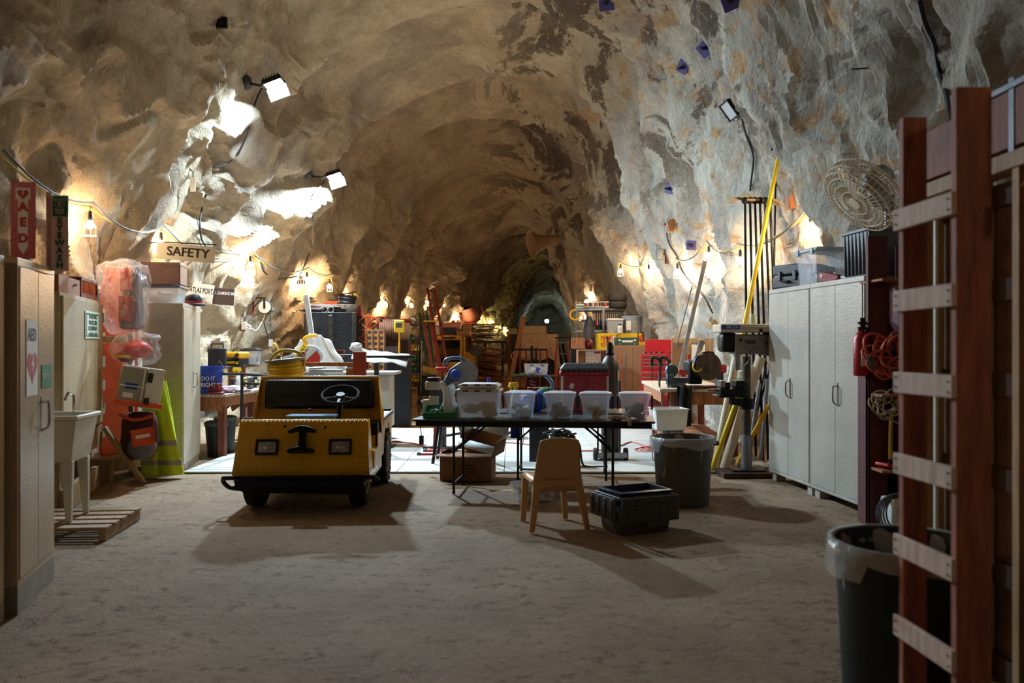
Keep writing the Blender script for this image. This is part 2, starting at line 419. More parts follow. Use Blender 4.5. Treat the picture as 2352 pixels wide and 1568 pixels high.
cave_c = strip('ceiling', 133, 253, rock)
cave_r = strip('wall_right', 253, NU, rock)
def cap(name, r):
    row = rows[r]; m = Mb(); n = len(row); c = V(sum(p.x for p in row)/n, row[0].y, -.3); K = 24
    g = []
    for k in range(K+1):
        t = k/K
        g.append([row[i].lerp(c, t) + V(0, (.35 if r else -.35)*math.sin(t*PI/2)*3 + .5*noise.noise(row[i].lerp(c, t)*1.1)*min(1, t*4), 0) for i in range(0, n, 3)])
    vs = [[m.b.verts.new(q) for q in row_] for row_ in g]
    for a, b in zip(vs, vs[1:]):
        for i in range(len(a)-1):
            m.b.faces.new((a[i], a[i+1], b[i+1], b[i]))
    return tag(m.out(name, rock, smooth=180), kind='structure')
cap('wall_back', len(rows)-1); cap('wall_front', 0)
allv = []; allf = []
for r in range(len(rows)): allv.extend(rows[r])
for r in range(len(rows)-1):
    for i in range(NU):
        a = r*(NU+1)+i; allf.append((a, a+1, a+NU+2, a+NU+1))
CAVE = BVHTree.FromPolygons(allv, allf)
def ray(px, py):
    o = V(0, 0, H); d = V((px-CX)/F, 1, -(py-CY)/F).normalized()
    h, n, i, t = CAVE.ray_cast(o, d)
    if n.dot(d) > 0: n = -n
    return h, n
def wall_x(d, z, side):
    o = V(-.2, d, z); h, n, i, t = CAVE.ray_cast(o, V(side, 0, 0)); return h.x

# ------------------------------------------------------------------ floor
def floor_material():
    m = bpy.data.materials.new('dirt_floor'); m.use_nodes = True; nt = m.node_tree; N = nt.nodes; L = nt.links
    b = N['Principled BSDF']; b.inputs['Roughness'].default_value = .8; b.inputs['Specular IOR Level'].default_value = .3
    g = N.new('ShaderNodeNewGeometry')
    def noi(scale, det=6, rough=.6, st=(1,1,1), dist=0):
        mp = N.new('ShaderNodeMapping'); mp.inputs['Scale'].default_value = st; L.new(g.outputs['Position'], mp.inputs[0])
        n = N.new('ShaderNodeTexNoise'); n.inputs['Scale'].default_value = scale; n.inputs['Detail'].default_value = det; n.inputs['Roughness'].default_value = rough; n.inputs['Distortion'].default_value = dist
        L.new(mp.outputs[0], n.inputs['Vector']); return n.outputs['Fac']
    def rmp(src, stops):
        r = N.new('ShaderNodeValToRGB'); e = r.color_ramp.elements
        e[0].position = stops[0][0]; e[0].color = (*lin(stops[0][1]), 1); e[1].position = stops[-1][0]; e[1].color = (*lin(stops[-1][1]), 1)
        for p_, c_ in stops[1:-1]:
            k = e.new(p_); k.color = (*lin(c_), 1)
        L.new(src, r.inputs[0]); return r.outputs[0]
    def mix(f, a, c):
        x = N.new('ShaderNodeMix'); x.data_type = 'RGBA'
        if isinstance(f, float): x.inputs[0].default_value = f
        else: L.new(f, x.inputs[0])
        for s_, v in ((6, a), (7, c)):
            if isinstance(v, str): x.inputs[s_].default_value = (*lin(v), 1)
            else: L.new(v, x.inputs[s_])
        return x.outputs[2]
    base = rmp(noi(.9, 8, .65), [(.3, '82684e'), (.5, '957c60'), (.72, 'a88f74')])
    crumbs = rmp(noi(8, 9, .8, (1,1.1,1), .1), [(.0, '000000'), (.53, '000000'), (.60, 'ffffff'), (1, 'ffffff')])
    mm = N.new('ShaderNodeMath'); mm.operation = 'MULTIPLY'; L.new(crumbs, mm.inputs[0]); L.new(rmp(noi(.7, 4, .6), [(.34, '000000'), (.52, 'ffffff')]), mm.inputs[1])
    col = mix(mm.outputs[0], base, '6a4c32')
    clod = rmp(noi(2.2, 9, .75), [(.0, '000000'), (.575, '000000'), (.66, 'bbbbbb'), (1, 'ffffff')])
    col = mix(clod, col, '60442c')
    sx = N.new('ShaderNodeSeparateXYZ'); L.new(g.outputs['Position'], sx.inputs[0])
    mr = N.new('ShaderNodeMapRange'); mr.inputs[1].default_value = 15; mr.inputs[2].default_value = 19
    nn = N.new('ShaderNodeMath'); nn.operation = 'MULTIPLY_ADD'; nn.inputs[1].default_value = 5; L.new(noi(.6, 5), nn.inputs[0]); L.new(sx.outputs[1], nn.inputs[2])
    L.new(nn.outputs[0], mr.inputs[0])
    col = mix(mr.outputs[0], col, rmp(noi(1.6, 7), [(.3, '6d4d2c'), (.7, '94713f')]))
    L.new(col, b.inputs['Base Color'])
    bp = N.new('ShaderNodeBump'); bp.inputs['Strength'].default_value = .8; bp.inputs['Distance'].default_value = .03
    ad = N.new('ShaderNodeMath'); ad.operation = 'ADD'; L.new(noi(9, 8, .7), ad.inputs[0]); L.new(noi(16, 8, .75), ad.inputs[1])
    L.new(ad.outputs[0], bp.inputs['Height']); L.new(bp.outputs[0], b.inputs['Normal'])
    return m
dirt = floor_material()
fm = Mb(); ys = [-5.0]
while ys[-1] < 80.5: ys.append(ys[-1]+max(.06, abs(ys[-1])*.02))
fv = []
for y in ys:
    r = ring_at(min(max(y, -5), 80)); x0 = r[0][0]-.6; x1 = r[-1][0]+.6
    fv.append([fm.b.verts.new((x0+(x1-x0)*i/130, y, -.006+.012*noise.noise(V(x0+(x1-x0)*i/130, y, 0)*1.3)*(1 if y < 9.4 else .4) - (.0 if y < 9.4 or y > 15 else .0))) for i in range(131)])
for a, c in zip(fv, fv[1:]):
    for i in range(130): fm.b.faces.new((a[i], a[i+1], c[i+1], c[i]))
tag(fm.out('floor', dirt, smooth=180), kind='structure')
# pale plywood deck in the middle of the hall
def deck_material(key, pale, seam):
    m = bpy.data.materials.new(key); m.use_nodes = True; nt = m.node_tree; N = nt.nodes; L = nt.links
    b = N['Principled BSDF']; b.inputs['Roughness'].default_value = .62
    tc = N.new('ShaderNodeTexCoord'); mp = N.new('ShaderNodeMapping'); mp.inputs['Scale'].default_value = (.5, 3.0, 1); L.new(tc.outputs['Object'], mp.inputs[0])
    n = N.new('ShaderNodeTexNoise'); n.inputs['Scale'].default_value = 2.2; n.inputs['Detail'].default_value = 8; n.inputs['Roughness'].default_value = .7; L.new(mp.outputs[0], n.inputs['Vector'])
    r = N.new('ShaderNodeValToRGB'); e = r.color_ramp.elements; e[0].position = .28; e[0].color = (*lin(seam), 1); e[1].position = .52; e[1].color = (*lin(pale), 1)
    L.new(n.outputs['Fac'], r.inputs[0]); L.new(r.outputs[0], b.inputs['Base Color'])
    return m
dk = deck_material('deck', 'b6b6b0', '8c8678')
dm = Mb()
for i in range(5):
    for j in range(2):
        x0 = -3.75+i*1.22 + (.0 if j == 0 else -.0); y0 = 9.72+j*2.44
        dm.box(x0+.003, x0+1.217, y0+.003, y0+2.437, .0, .019)
tag(dm.out('floor', dk, bev=.002), kind='structure')
# ------------------------------------------------------------------ lamps on the rock
mt('bulb_glow', 'ffffff', emit=BULB, ecol=WARM); mt('led_glow', 'ffffff', emit=LED, ecol=COOL)
mt('bulb_green', 'ffffff', emit=BULB*.5, ecol=(1.0, .86, .35)); mt('far_glow', 'ffffff', emit=45, ecol=(.75, 1.0, .95))
mt('cage_white', 'e0ddd0', .5, var=0, bump=0); mt('cable_grey', '55585c', .6, var=0, bump=0); mt('cable_yellow', 'b39a30', .6, var=0, bump=0); mt('cable_black', '1e2024', .6, var=0, bump=0)
def caged_bulb(loc, label, full=True, glow='bulb_glow', group='caged bulbs strung along the rock', s=1.0):
    t = T('caged_bulb', label, 'lamp', loc, random.uniform(0, 3), group)
    Mb().lathe([(.0,.10),(.016,.10),(.020,.06),(.022,.02),(.018,0)], 12).out('socket', 'black_plastic', t)
    m = Mb().sph((0,0,-.045*s), .034*s, (1,1,1.25), 10); m.out('bulb', glow, t, smooth=180)
    if full:
        m = Mb()
        for k in range(6):
            a = PI*k/3; c_, s_ = math.cos(a), math.sin(a)
            m.tube([(.022*c_,.022*s_,.0),(.058*c_,.058*s_,-.05),(.062*c_,.062*s_,-.09),(.062*c_,.062*s_,-.155)], .0028, 5)
        m.torus((0,0,-.155), .062, .003, n=18, m=5); m.torus((0,0,-.06), .059, .0022, n=18, m=5)
        m.out('cage', 'cage_white', t)
        Mb().tube([(0,0,.10),(0,.0,.125),(.012,0,.14),(0,0,.155),(-.012,0,.14)], .0025, 5).out('hook', 'dark_metal', t)
    return t
LB = [(207,515),(370,558),(575,606),(705,640),(757,655),(810,684),(885,694),(945,697),(983,692),(1020,700),(1053,730),(1105,728),(1123,737),(1133,737),(1149,750),(1157,751),(1166,757)]
WHO = ['beside the eyewash sign, nearest on the left wall', 'above the SAFETY sign', 'above the hanging cord reel', 'over the leaning white board', 'just left of the black corrugated bin',
       'just right of the black corrugated bin', 'above the orange-rimmed reel', 'over the bin rack', 'by the head of the tall red ladder', 'right of the tall red ladder', 'over the orange tank']
left_pts = []
for k, (x, y) in enumerate(LB):
    h, n = ray(x, y+2); off = .48 if k == 0 else .32 if k < 6 else .28
    loc = h + n*off + V(0, 0, .05); loc = h + (V(0,0,H)-h).normalized()*(off/max(.35, abs(n.dot((V(0,0,H)-h).normalized()))))*1.0 + V(0,0,.045)
    left_pts.append(loc)
    lab = 'glowing caged bulb, left rock wall, ' + WHO[k] if k < len(WHO) else 'glowing bulb in the far cluster low on the left wall'
    caged_bulb(loc, lab, k < 9, 'bulb_glow' if k < 11 else 'bulb_green', 'caged bulbs strung along the left wall')
RB = [(1862,518,'above the black case on the pale cabinets'),(1700,596,'behind the rack of black rods'),(1628,585,'over the head of the leaning aluminium pole'),(1556,622,'beside the electrical boxes on the right wall'),(1490,622,'right of the fluffy yellow cord end'),(1425,620,'above the two stacked tyres'),(1346,690,'over the wire shelf box'),(1334,727,'hanging inside the steel shelf frame')]
right_pts = []
for k, (x, y, who) in enumerate(RB):
    h, n = ray(x, y+2); v = (V(0,0,H)-h).normalized()
    loc = h + v*(.27/max(.35, abs(n.dot(v)))) + V(0,0,.045); right_pts.append(loc)
    caged_bulb(loc, 'glowing caged bulb, right rock wall, ' + who, True, group='caged bulbs strung along the right wall')
# unseen bulbs added out of frame to light the near signs and ladder
for k, (x, y, z) in enumerate([(-3.9, 2.2, 3.0), (3.2, .8, 3.1)]):
    caged_bulb((x, y, z), 'added unseen caged bulb on the '+('left','right')[k]+' rock wall nearest the viewer', False, group='caged bulbs strung along the left wall', s=.72)
def cable(name, pts, r, mat, label, cat_='cable', group=None):
    return tag(Mb().tube(pts, r, 6).out(name, mat), label, cat_, group)
def string(pts, s, off):
    o = []
    for a, b in zip(pts, pts[1:]): o += sag(a+V(0,0,.14)+off, b+V(0,0,.14)+off, s*(b-a).length*.06, 8)[:-1]
    return o+[pts[-1]+V(0,0,.14)+off]
h0, _ = ray(2, 395)
cable('light_cable', string([h0.lerp(V(0,0,H), .03)]+left_pts[:5], 1, V(0,0,0)), .010, 'cable_yellow', 'yellow cable of the bulb string along the left wall')
cable('power_cable', string([h0.lerp(V(0,0,H), .03)]+left_pts[:5], 1.5, V(.03,0,.05)), .011, 'cable_grey', 'grey power cable draped above the left bulb string')
cable('light_cable', string(left_pts[4:], 1, V(0,0,0)), .012, 'cable_yellow', 'thin yellow cable joining the far bulbs on the left')
cable('light_cable', string(right_pts[:4], 1, V(0,0,0)), .010, 'cable_yellow', 'yellow cable of the bulb string behind the black rods')
cable('power_cable', string(right_pts[:4], 1.8, V(-.03,0,.04)), .010, 'cable_grey', 'grey cable sagging above the pale cabinets and rods')
cable('light_cable', string(right_pts[4:7], 1, V(0,0,0)), .011, 'cable_yellow', 'yellow cable draped above the two stacked tyres')
h1, n1 = ray(1985, 488)
cable('fan_cable', string([right_pts[0], h1+n1*.1], 1.2, V(0,0,.03)), .010, 'cable_yellow', 'yellow cable running up towards the big fan')
def on_wall(pix, off=.03): 
    o = []
    for x, y in pix:
        h, n = ray(x, y); o.append(h+n*off)
    return smoothpts(o, 5)
# flood lamps
mt('led_far', 'ffffff', emit=LED*2.3, ecol=COOL)
def flood(px, py, back, label, lit, aim, glow='led_glow'):
    h, n = ray(px-back*100 if px < 1000 else px+10, py)
    loc = P(px, py, h.y-.12)
    t = T('flood_lamp', label, 'lamp', loc)
    zz = Vector(aim).normalized(); xx = V(0,1,0).cross(zz).normalized(); yy = zz.cross(xx); R = Matrix((xx, yy, zz)).transposed().to_4x4()
    m = Mb(); m.box(-.13,.13,-.10,.10,-.05,-.001,R); 
    for k in range(6): m.box(-.11+.04*k,-.095+.04*k,-.08,.08,-.085,-.05,R)
    m.out('housing', 'black_metal', t, bev=.006)
    f = Mb(); 
    for a in ((-.13,.13,-.10,-.088),(-.13,.13,.088,.10),(-.13,-.118,-.088,.088),(.118,.13,-.088,.088)): f.box(a[0],a[1],a[2],a[3],-.001,.015,R)
    f.out('bezel', 'black_metal', t)
    if lit:
        sd = 1 if (R @ V(0,1,0)).y > 0 else -1
        vz = Mb(); vz.box(-.14,.14,sd*.10-.004,sd*.10+.004,-.02,.20,R); vz.out('added_light_shield', 'black_metal', t)  # plate added to block lamp light spilling towards the far stores
    m = Mb(); m.add([R @ V(-.115,-.085,.002), R @ V(.115,-.085,.002), R @ V(.115,.085,.002), R @ V(-.115,.085,.002)], [(0,1,2,3)])
    m.out('lens', glow if lit else mt('lens_off', 'b8bcc0', .2, var=0), t, fix=False)
    bpt = (h-loc)
    Mb().tube([bpt, bpt*.5+V(0,0,-.04), R @ V(0,0,-.06)], .018, 8).out('arm', 'black_metal', t)
    M = Matrix.Translation(bpt)
    m = Mb(); m.sph((0,0,0), .09, (.9,.9,1.2), 10, M); m.out('mounting_box', 'grey_plastic', t)
    return loc
a1 = flood(628, 190, .62, 'lit white flood lamp high on the left rock wall, the nearer one', True, (.36,-.04,-.93))
a2 = flood(768, 403, .6, 'lit white flood lamp on the left rock wall, the farther lower one', True, (.32,-.18,-.93), 'led_far')
flood(1674, 254, .0, 'unlit black flood lamp high on the right rock wall', False, (-.7,-.35,-.5))
cable('lamp_cable', on_wall([(597,200),(583,235),(566,300),(545,345),(520,372),(487,385)]), .013, 'cable_black', 'black cable falling from the nearer lit flood lamp')
cable('lamp_cable', on_wall([(470,445),(460,480),(456,520),(462,556),(490,575),(540,585),(590,592),(606,625),(640,640),(680,632)]), .013, 'cable_black', 'dark cable looping from the rock down past the SAFETY sign')
cable('lamp_cable', on_wall([(745,415),(730,435),(716,455),(716,500),(714,560),(700,600),(685,635)]), .014, 'cable_grey', 'grey cable hanging below the farther lit flood lamp')
cable('lamp_cable', on_wall([(1708,270),(1718,310),(1733,350),(1734,378),(1728,420),(1726,440)]), .013, 'cable_black', 'black cable hanging below the unlit flood lamp')
cable('roof_cable', on_wall([(2112,0),(2128,60),(2150,110),(2165,165),(2180,215),(2190,280)]), .022, 'cable_black', 'thick black cable down the rock above the wooden ladder')
cable('wall_cable', on_wall([(1533,535),(1540,560),(1560,590),(1568,620),(1590,650),(1620,680),(1640,720)]), .013, 'cable_black', 'black cable crossing the rock left of the black rods')
# far flood lamps in the green-lit tunnel end
for (x, y, s) in ((1256, 737, .22), (1201, 733, .16)):
    h = P(x, y, 72); t = T('tunnel_lamp', 'cold white lamp at the far dark end of the tunnel, ' + ('middle of the passage' if x > 1230 else 'left edge of the passage'), 'lamp', h)
    Mb().sph((0,0,0), s*.75, n=12).out('lamp_glass', 'far_glow', t, smooth=180)
    Mb().lathe([(.01,.12),(s*.5,.12),(s*.6,.2),(.01,.24)], 12).out('lamp_cap', 'dark_metal', t)
# rock bolts with purple plates
for k, (x, y, s, who) in enumerate([(1395,6,.22,'at the top of the picture, nearest the middle'),(1680,2,.2,'at the top edge, the right one'),(1623,110,.2,'upper right rock, the larger of the close pair'),(1572,152,.17,'upper right rock, the smaller of the close pair'),(1541,433,.16,'pale rock above the red bell lamp'),(1589,563,.15,'low on the rock right of the electrical boxes')]):
    h, n = ray(x, y); t = T('rock_bolt', 'purple rock-bolt plate, ' + who, 'rock bolt', h+n*.03, group='rock bolts with purple plates')
    t.rotation_euler = (n*.7+V(0,-.5,0)).to_track_quat('Z', 'Y').to_euler()
    Mb().bx((0,0,0), (s,s,.02), (0,0,.3*k)).out('plate', mt('purple', '4a4486', .6), t, bev=.004)
    Mb().cyl((0,0,0),(0,0,.16),.016).cyl((0,0,.01),(0,0,.045),.034,n=6).out('bolt', 'dark_metal', t)
h, n = ray(505, 52); t = T('rock_bolt', 'dark bolt head in the rock at the upper left', 'rock bolt', h+n*.03)
Mb().bx((0,0,0), (.13,.05,.13)).out('plate', 'black_metal', t, bev=.01); Mb().cyl((0,0,0),(.03,-.12,-.05),.02).out('bolt','black_metal',t)
h, n = ray(438, 400); t = T('wall_tag', 'small white tag hung on a bent rod in the left rock', 'tag', h+n*.05)
Mb().tube([(-.1,0,.12),(0,-.03,.02),(0,-.03,-.04)], .008, 6).out('rod', 'dark_metal', t); Mb().bx((0,-.04,-.14),(.07,.004,.19)).out('tag_card','paper',t)
# ------------------------------------------------------------------ shared builders
def rzof(a, b): return math.atan2(b[1]-a[1], b[0]-a[0])
def handle(parent, x, z, L=.16, mat='chrome', name='handle', out_=.05):
    return Mb().tube(smoothpts([(x,0,z+L/2),(x,-out_*.9,z+L/2),(x,-out_,z+L/2-.02),(x,-out_,z-L/2+.03),(x,-out_*.5,z-L/2),(x+.01,-.004,z-L/2-.01)], 4), .008, 8).box(x-.018,x+.018,-.006,.0,z-L/2-.02,z+L/2+.03).out(name, mat, parent)
def cabinet(label, loc, rz, w, h, d, mat, doors=2, base=.1, group=None, hand='chrome', name='metal_cabinet', feet=False, hz=.52):
    t = T(name, label, 'cabinet', loc, rz, group)
    m = Mb(); th = .022
    m.box(0,w,0.012,d,base,h); m.out('body', mat, t, bev=.004)
    m = Mb(); m.box(0,w,0,.02,h-.045,h).box(0,.022,0,.02,base,h-.045).box(w-.022,w,0,.02,base,h-.045).box(.022,w-.022,0,.02,base,base+.03); m.out('front_frame', mat, t, bev=.003)
    dw = (w-.05)/doors
    for k in range(doors):
        x0 = .025+k*dw
        dd = B('door', mat, t, (x0+.0025, x0+dw-.0025, -.006, .012, base+.035, h-.05), bev=.003)
        if doors == 1 or k == 1: handle(dd, x0+.05, base+(h-base)*hz, mat=hand)
    if feet:
        m = Mb()
        for x in (.03, w-.13):
            for y in (.03, d-.13): m.box(x,x+.1,y,y+.1,0,base)
        m.out('feet', mat, t)
    elif base > 0:
        B('kick_base', mt('kick', '8f8578', .7), t, (.0,w,.0,d,0,base))
    return t
def tote(label, loc, rz, w, d, h, mat='clear_plastic', lid=None, name='storage_tote', clips=None, fill=None, group=None, cat_='tote', taper=.02, lidh=.03, ribs=0):
    t = T(name, label, cat_, loc, rz, group); th = .004
    m = Mb()
    def ring(z, k): return [(-w/2+k,-d/2+k,z),(w/2-k,-d/2+k,z),(w/2-k,d/2-k,z),(-w/2+k,d/2-k,z)]
    R = [ring(0,taper), ring(h,0), ring(h,.0-.012), ring(h-.012,-.012), ring(h-.012,.0+.0)]
    vs = [[m.b.verts.new(p) for p in r] for r in (ring(0,taper), ring(h-.012,.0), ring(h-.012,-.012), ring(h,-.012), ring(h,.006), ring(.006,taper+.006))]
    m.b.faces.new(vs[0][::-1]); m.b.faces.new(vs[-1])
    for a, c in zip(vs, vs[1:]):
        for i in range(4): m.b.faces.new((a[i], a[(i+1)%4], c[(i+1)%4], c[i]))
    for k in range(ribs):
        x = -w/2+w*(k+.5)/ribs; m.box(x-.006,x+.006,-d/2-.006,-d/2+taper*.9+.004,.02,h-.015)
        y = -d/2+d*(k+.5)/ribs; m.box(-w/2-.006,-w/2+taper*.9+.004,y-.006,y+.006,.02,h-.015)
    m.out('body', mat, t, bev=.004)
    if fill:
        # mixed contents showing through
        m = Mb(); rn = random.Random(hash(label) % 999 if False else len(label))
        for k in range(14):
            m.bx((rn.uniform(-w*.32,w*.32), rn.uniform(-d*.32,d*.32), rn.uniform(.03,h*.5)), (rn.uniform(.05,w*.35), rn.uniform(.04,d*.3), rn.uniform(.03,h*.3)), (rn.uniform(-.4,.4),rn.uniform(-.4,.4),rn.uniform(0,3)))
        m.out('contents', fill, t, bev=.004)
    if lid:
        L = Mb(); L.box(-w/2-.016,w/2+.016,-d/2-.016,d/2+.016,h-.012,h+lidh*.5).box(-w/2+.02,w/2-.02,-d/2+.02,d/2-.02,h+lidh*.5,h+lidh)
        lo = L.out('lid', lid, t, bev=.006)
        if clips:
            for sx_ in (-.28, .28):
                B('latch', clips, lo, (sx_*w*1.3-.025, sx_*w*1.3+.025, -d/2-.024, -d/2-.010, h-.04, h+.02))
    return t
def bucket(label, loc, r, h, mat, handle_=True, name='bucket', lid=None, group=None):
    t = T(name, label, 'bucket', loc, 0, group)
    Mb().lathe([(r*.86,0),(r*.97,h*.8),(r*.975,h*.8),(r*1.03,h*.82),(r*1.03,h*.85),(r*.98,h*.86),(r*.99,h*.95),(r*1.04,h*.96),(r*1.04,h),(r*.97,h),(r*.84,.01)], 28).out('body', mat, t)
    if handle_: Mb().torus((0,0,h*.88), r*1.06, .004, (0,1,.35), a0=0, a1=PI, n=16).out('handle', 'steel', t)
    if lid: Mb().lathe([(r*1.06,h-.02),(r*1.07,h+.012),(r*.95,h+.014),(r*.9,h+.004),(.001,h+.004)], 28).out('lid', lid, t)
    return t
def board(name, label, p0, p1, w, th, mat, cat_='board', up=(0,1,0), group=None, kind=None):
    return tag(Mb().beam(p0, p1, w, th, up).out(name, mat, bev=.003), label, cat_, group)
def pole(name, label, p0, p1, r, mat, cat_='pole', group=None):
    return tag(Mb().cyl(p0, p1, r, n=12).out(name, mat), label, cat_, group)
def sign(name, label, loc, rz, w, h, bg, lines, th=.008, cat_='sign', tilt=0, border=None, font=None):
    t = T(name, label, cat_, loc, rot=(0, tilt, rz))
    B('panel', bg, t, (-w/2,w/2,0,th,-h/2,h/2), bev=.002)
    if border:
        b_ = .06*min(w,h)+.002
        m = Mb()
        for q in ((-w/2+b_,w/2-b_,h/2-b_*1.8,h/2-b_),(-w/2+b_,w/2-b_,-h/2+b_,-h/2+b_*1.8),(-w/2+b_,-w/2+b_*1.8,-h/2+b_,h/2-b_),(w/2-b_*1.8,w/2-b_,-h/2+b_,h/2-b_)):
            m.box(q[0],q[1],-.0015,.001,q[2],q[3])
        m.out('border', border, t)
    for (s_, size, mat, x, z, *sx_) in lines:
        text('lettering', s_, size, mat, t, (x, -.002, z), (PI/2,0,0), ext=.0008, sx=sx_[0] if sx_ else 1, bold=size*.012)
    return t
def cord_hank(m, c, R, r, n, seed, flat=.35, ax=(0,1,0)):
    rn = random.Random(seed)
    for k in range(n):
        a = Vector(ax)+V(rn.uniform(-.35,.35), rn.uniform(-.25,.25), rn.uniform(-.35,.35))
        z = a.normalized(); x = z.orthogonal().normalized(); y = z.cross(x); cc = Vector(c)+V(rn.uniform(-R,R)*.35, rn.uniform(-R,R)*.2, rn.uniform(-R,R)*.35)
        ph = rn.uniform(0,6); pts = []
        for i in range(26):
            q = 2*PI*i/26; rr = R*(.75+.25*math.sin(2*q+ph)+.1*math.sin(3*q+ph*2))
            pts.append(cc + x*rr*math.cos(q) + y*rr*math.sin(q) + z*(.02*math.sin(3*q+ph)))
        m.tube(pts, r, 6, closed=True)
    return m
def heart(m, cx, cz, s, y0, y1):
    pts = []
    for i in range(28):
        a = 2*PI*i/28; pts.append((cx+s*.0625*16*math.sin(a)**3*.5, cz+s*.0625*(13*math.cos(a)-5*math.cos(2*a)-2*math.cos(3*a)-math.cos(4*a))*.5))
    return m.prism(pts, y0, y1)
def bolt_shape(m, cx, cz, s, y0, y1):
    return m.prism([(cx+s*.15,cz+s*.5),(cx-s*.3,cz-s*.05),(cx-s*.02,cz-s*.03),(cx-s*.15,cz-s*.5),(cx+s*.3,cz+s*.08),(cx+s*.02,cz+s*.06)], y0, y1)

# ------------------------------------------------------------------ near left
mt('tan_gloss', 'b9a78c', .32, .25, var=.12, scale=2.5)
a, b = (-2.70,4.66), (-2.89,5.38); rz = rzof(a, b)
cb = cabinet('tan metal cabinet with the red heart poster on its left door', (a[0],a[1],0), rz, .76, 1.96, .46, 'tan_gloss', base=.16, hand='chrome', hz=.50)
# poster and green label, stuck on the doors
p = T('poster', 'white AED poster with a red heart on the near tan cabinet', 'poster', (a[0],a[1],0), rz)
B('sheet', 'paper', p, (.13,.35,-.010,-.0075,1.19,1.62), bev=0)
text('lettering', 'AED', .10, 'ink_black', p, (.235,-.011,1.535), (PI/2,0,0), ext=.0006, bold=.002, sx=.9)
heart(Mb(), .24, 1.36, .20, -.0115, -.0105).out('heart', mt('heart_red', 'b83038', .5, var=0), p); bolt_shape(Mb(), .24, 1.37, .12, -.0128, -.0118).out('lightning_bolt', 'paper', p)
p = T('door_label', 'small green and white FIRST AID label on the near tan cabinet door', 'label', (a[0],a[1],0), rz)
B('sheet', 'ink_green', p, (.44,.66,-.010,-.0075,1.22,1.36), bev=0); text('lettering', 'FIRST AID', .042, 'ink_white', p, (.55,-.0105,1.29), (PI/2,0,0))
cabinet('tan metal cabinet cut by the left edge of the picture, nearest the viewer', (-2.52,3.74,0), rzof((-2.52,3.74),(-2.735,4.60)), .88, 1.96, .46, 'tan_gloss', base=.10)
def proj_sign(name, label, px, py0, py1, d, wpx, draw):
    zc = H-((py0+py1)/2-CY)/F*d; h = (py1-py0)/F*d; w_ = wpx/F*d
    t = T(name, label, 'sign', ((px-CX)/F*d, d, zc), .12)
    draw(t, w_, h); return t
def aed(t, w_, h):
    B('panel', mt('sign_red', 'b01e30', .4, var=.04), t, (-w_/2,w_/2,0,.006,-h/2,h/2)); B('rear_panel', 'sign_red', t, (-w_/2,-w_/2+.006,.006,w_*.8,-h/2,h/2))
    m = Mb(); m.prism([(-w_*.3,h*.42),(w_*.3,h*.42),(w_*.3,h*.27),(w_*.2,h*.27),(w_*.2,-h*.34),(0,-h*.44),(-w_*.2,-h*.34),(-w_*.2,h*.27),(-w_*.3,h*.27)], -.0015, .0); m.out('arrow', 'paper', t)
    heart(Mb(), 0, h*.34, w_*.46, -.003, -.002).out('heart', 'ink_red', t); bolt_shape(Mb(), 0, h*.345, w_*.2, -.0042, -.0032).out('lightning_bolt','paper',t)
    for c_, z in (('A', .17), ('E', -.03), ('D', -.24)): text('lettering', c_, h*.155, 'ink_red', t, (0,-.003,h*z), (PI/2,0,0), bold=.004)
proj_sign('aed_sign', 'red AED sign with heart and arrow, projecting above the near tan cabinet', 53, 417, 594, 5.05, 54, aed)
def eye(t, w_, h):
    B('panel', 'paper', t, (-w_/2,w_/2,0,.006,-h/2,h/2)); B('post', 'pale_wood', t, (-w_/2-.03,-w_/2,0,.05,-h/2,h*.54))
    B('green_field', 'ink_green', t, (-w_*.40,w_*.44,-.0012,.0,h*.22,h*.49), bev=0)
    text('lettering', 'EMERGENCY', .017, 'ink_white', t, (0,-.002,h*.43), (PI/2,0,0))
    m = Mb()
    m.tube([(w_*.28*math.cos(q), -.002, h*.375+w_*.15*math.sin(q)) for q in [2*PI*i/16 for i in range(16)]], .0018, 4, closed=True)
    m.cyl((0,-.003,h*.375),(0,-.001,h*.375),w_*.07)
    for k in range(3): m.tube([(-w_*.26,-.002,h*(.325-.026*k)),(-w_*.1,-.002,h*(.310-.026*k)),(w_*.1,-.002,h*(.310-.026*k)),(w_*.26,-.002,h*(.325-.026*k))], .0022, 4)
    m.out('eye_symbol', 'ink_white', t)
    for k, c_ in enumerate('EYEWASH'): text('lettering', c_, .052, 'ink_green', t, (0,-.002,h*(.16-.098*k)), (PI/2,0,0), bold=.003)
proj_sign('eyewash_sign', 'white and green EYEWASH sign on a pale post beside the AED sign', 137, 448, 622, 5.35, 38, eye)

# protective-equipment cabinet on its wooden stand
a, b = (-3.80,7.2), (-4.33,9.02); rz = rzof(a, b); L = math.dist(a, b)
t = T('plywood_cabinet', 'wide tan cupboard with the PERSONAL PROTECTIVE EQUIPMENT sign, on a timber stand', 'cabinet', (a[0],a[1],0), rz)
B('body', 'ply_tan' if mt('ply_tan', 'b8a27c', .6, var=.14, scale=2) else 0, t, (0,L,.015,.38,.64,1.92))
for x0, x1 in ((.02,L*.52-.004),(L*.52+.004,L-.03)): B('door', 'ply_tan', t, (x0,x1,-.01,.015,.66,1.89), bev=.003)
m = Mb(); m.cyl((L-.022,-.014,1.70),(L-.022,-.014,1.80),.008).cyl((L-.022,-.014,.80),(L-.022,-.014,.90),.008); m.out('hinge', 'chrome', t)
m = Mb(); m.box(.1,L,0,.05,.42,.63).box(L-.55,L-.5,.06,.38,.0,.42); m.out('stand_rail', 'raw_wood', t, bev=.003)
m = Mb(); m.box(.15,L-.15,.0,.05,.0,.22).box(.2,.3,.06,.38,0,.63); m.out('stand_foot', 'raw_wood', t, bev=.003)
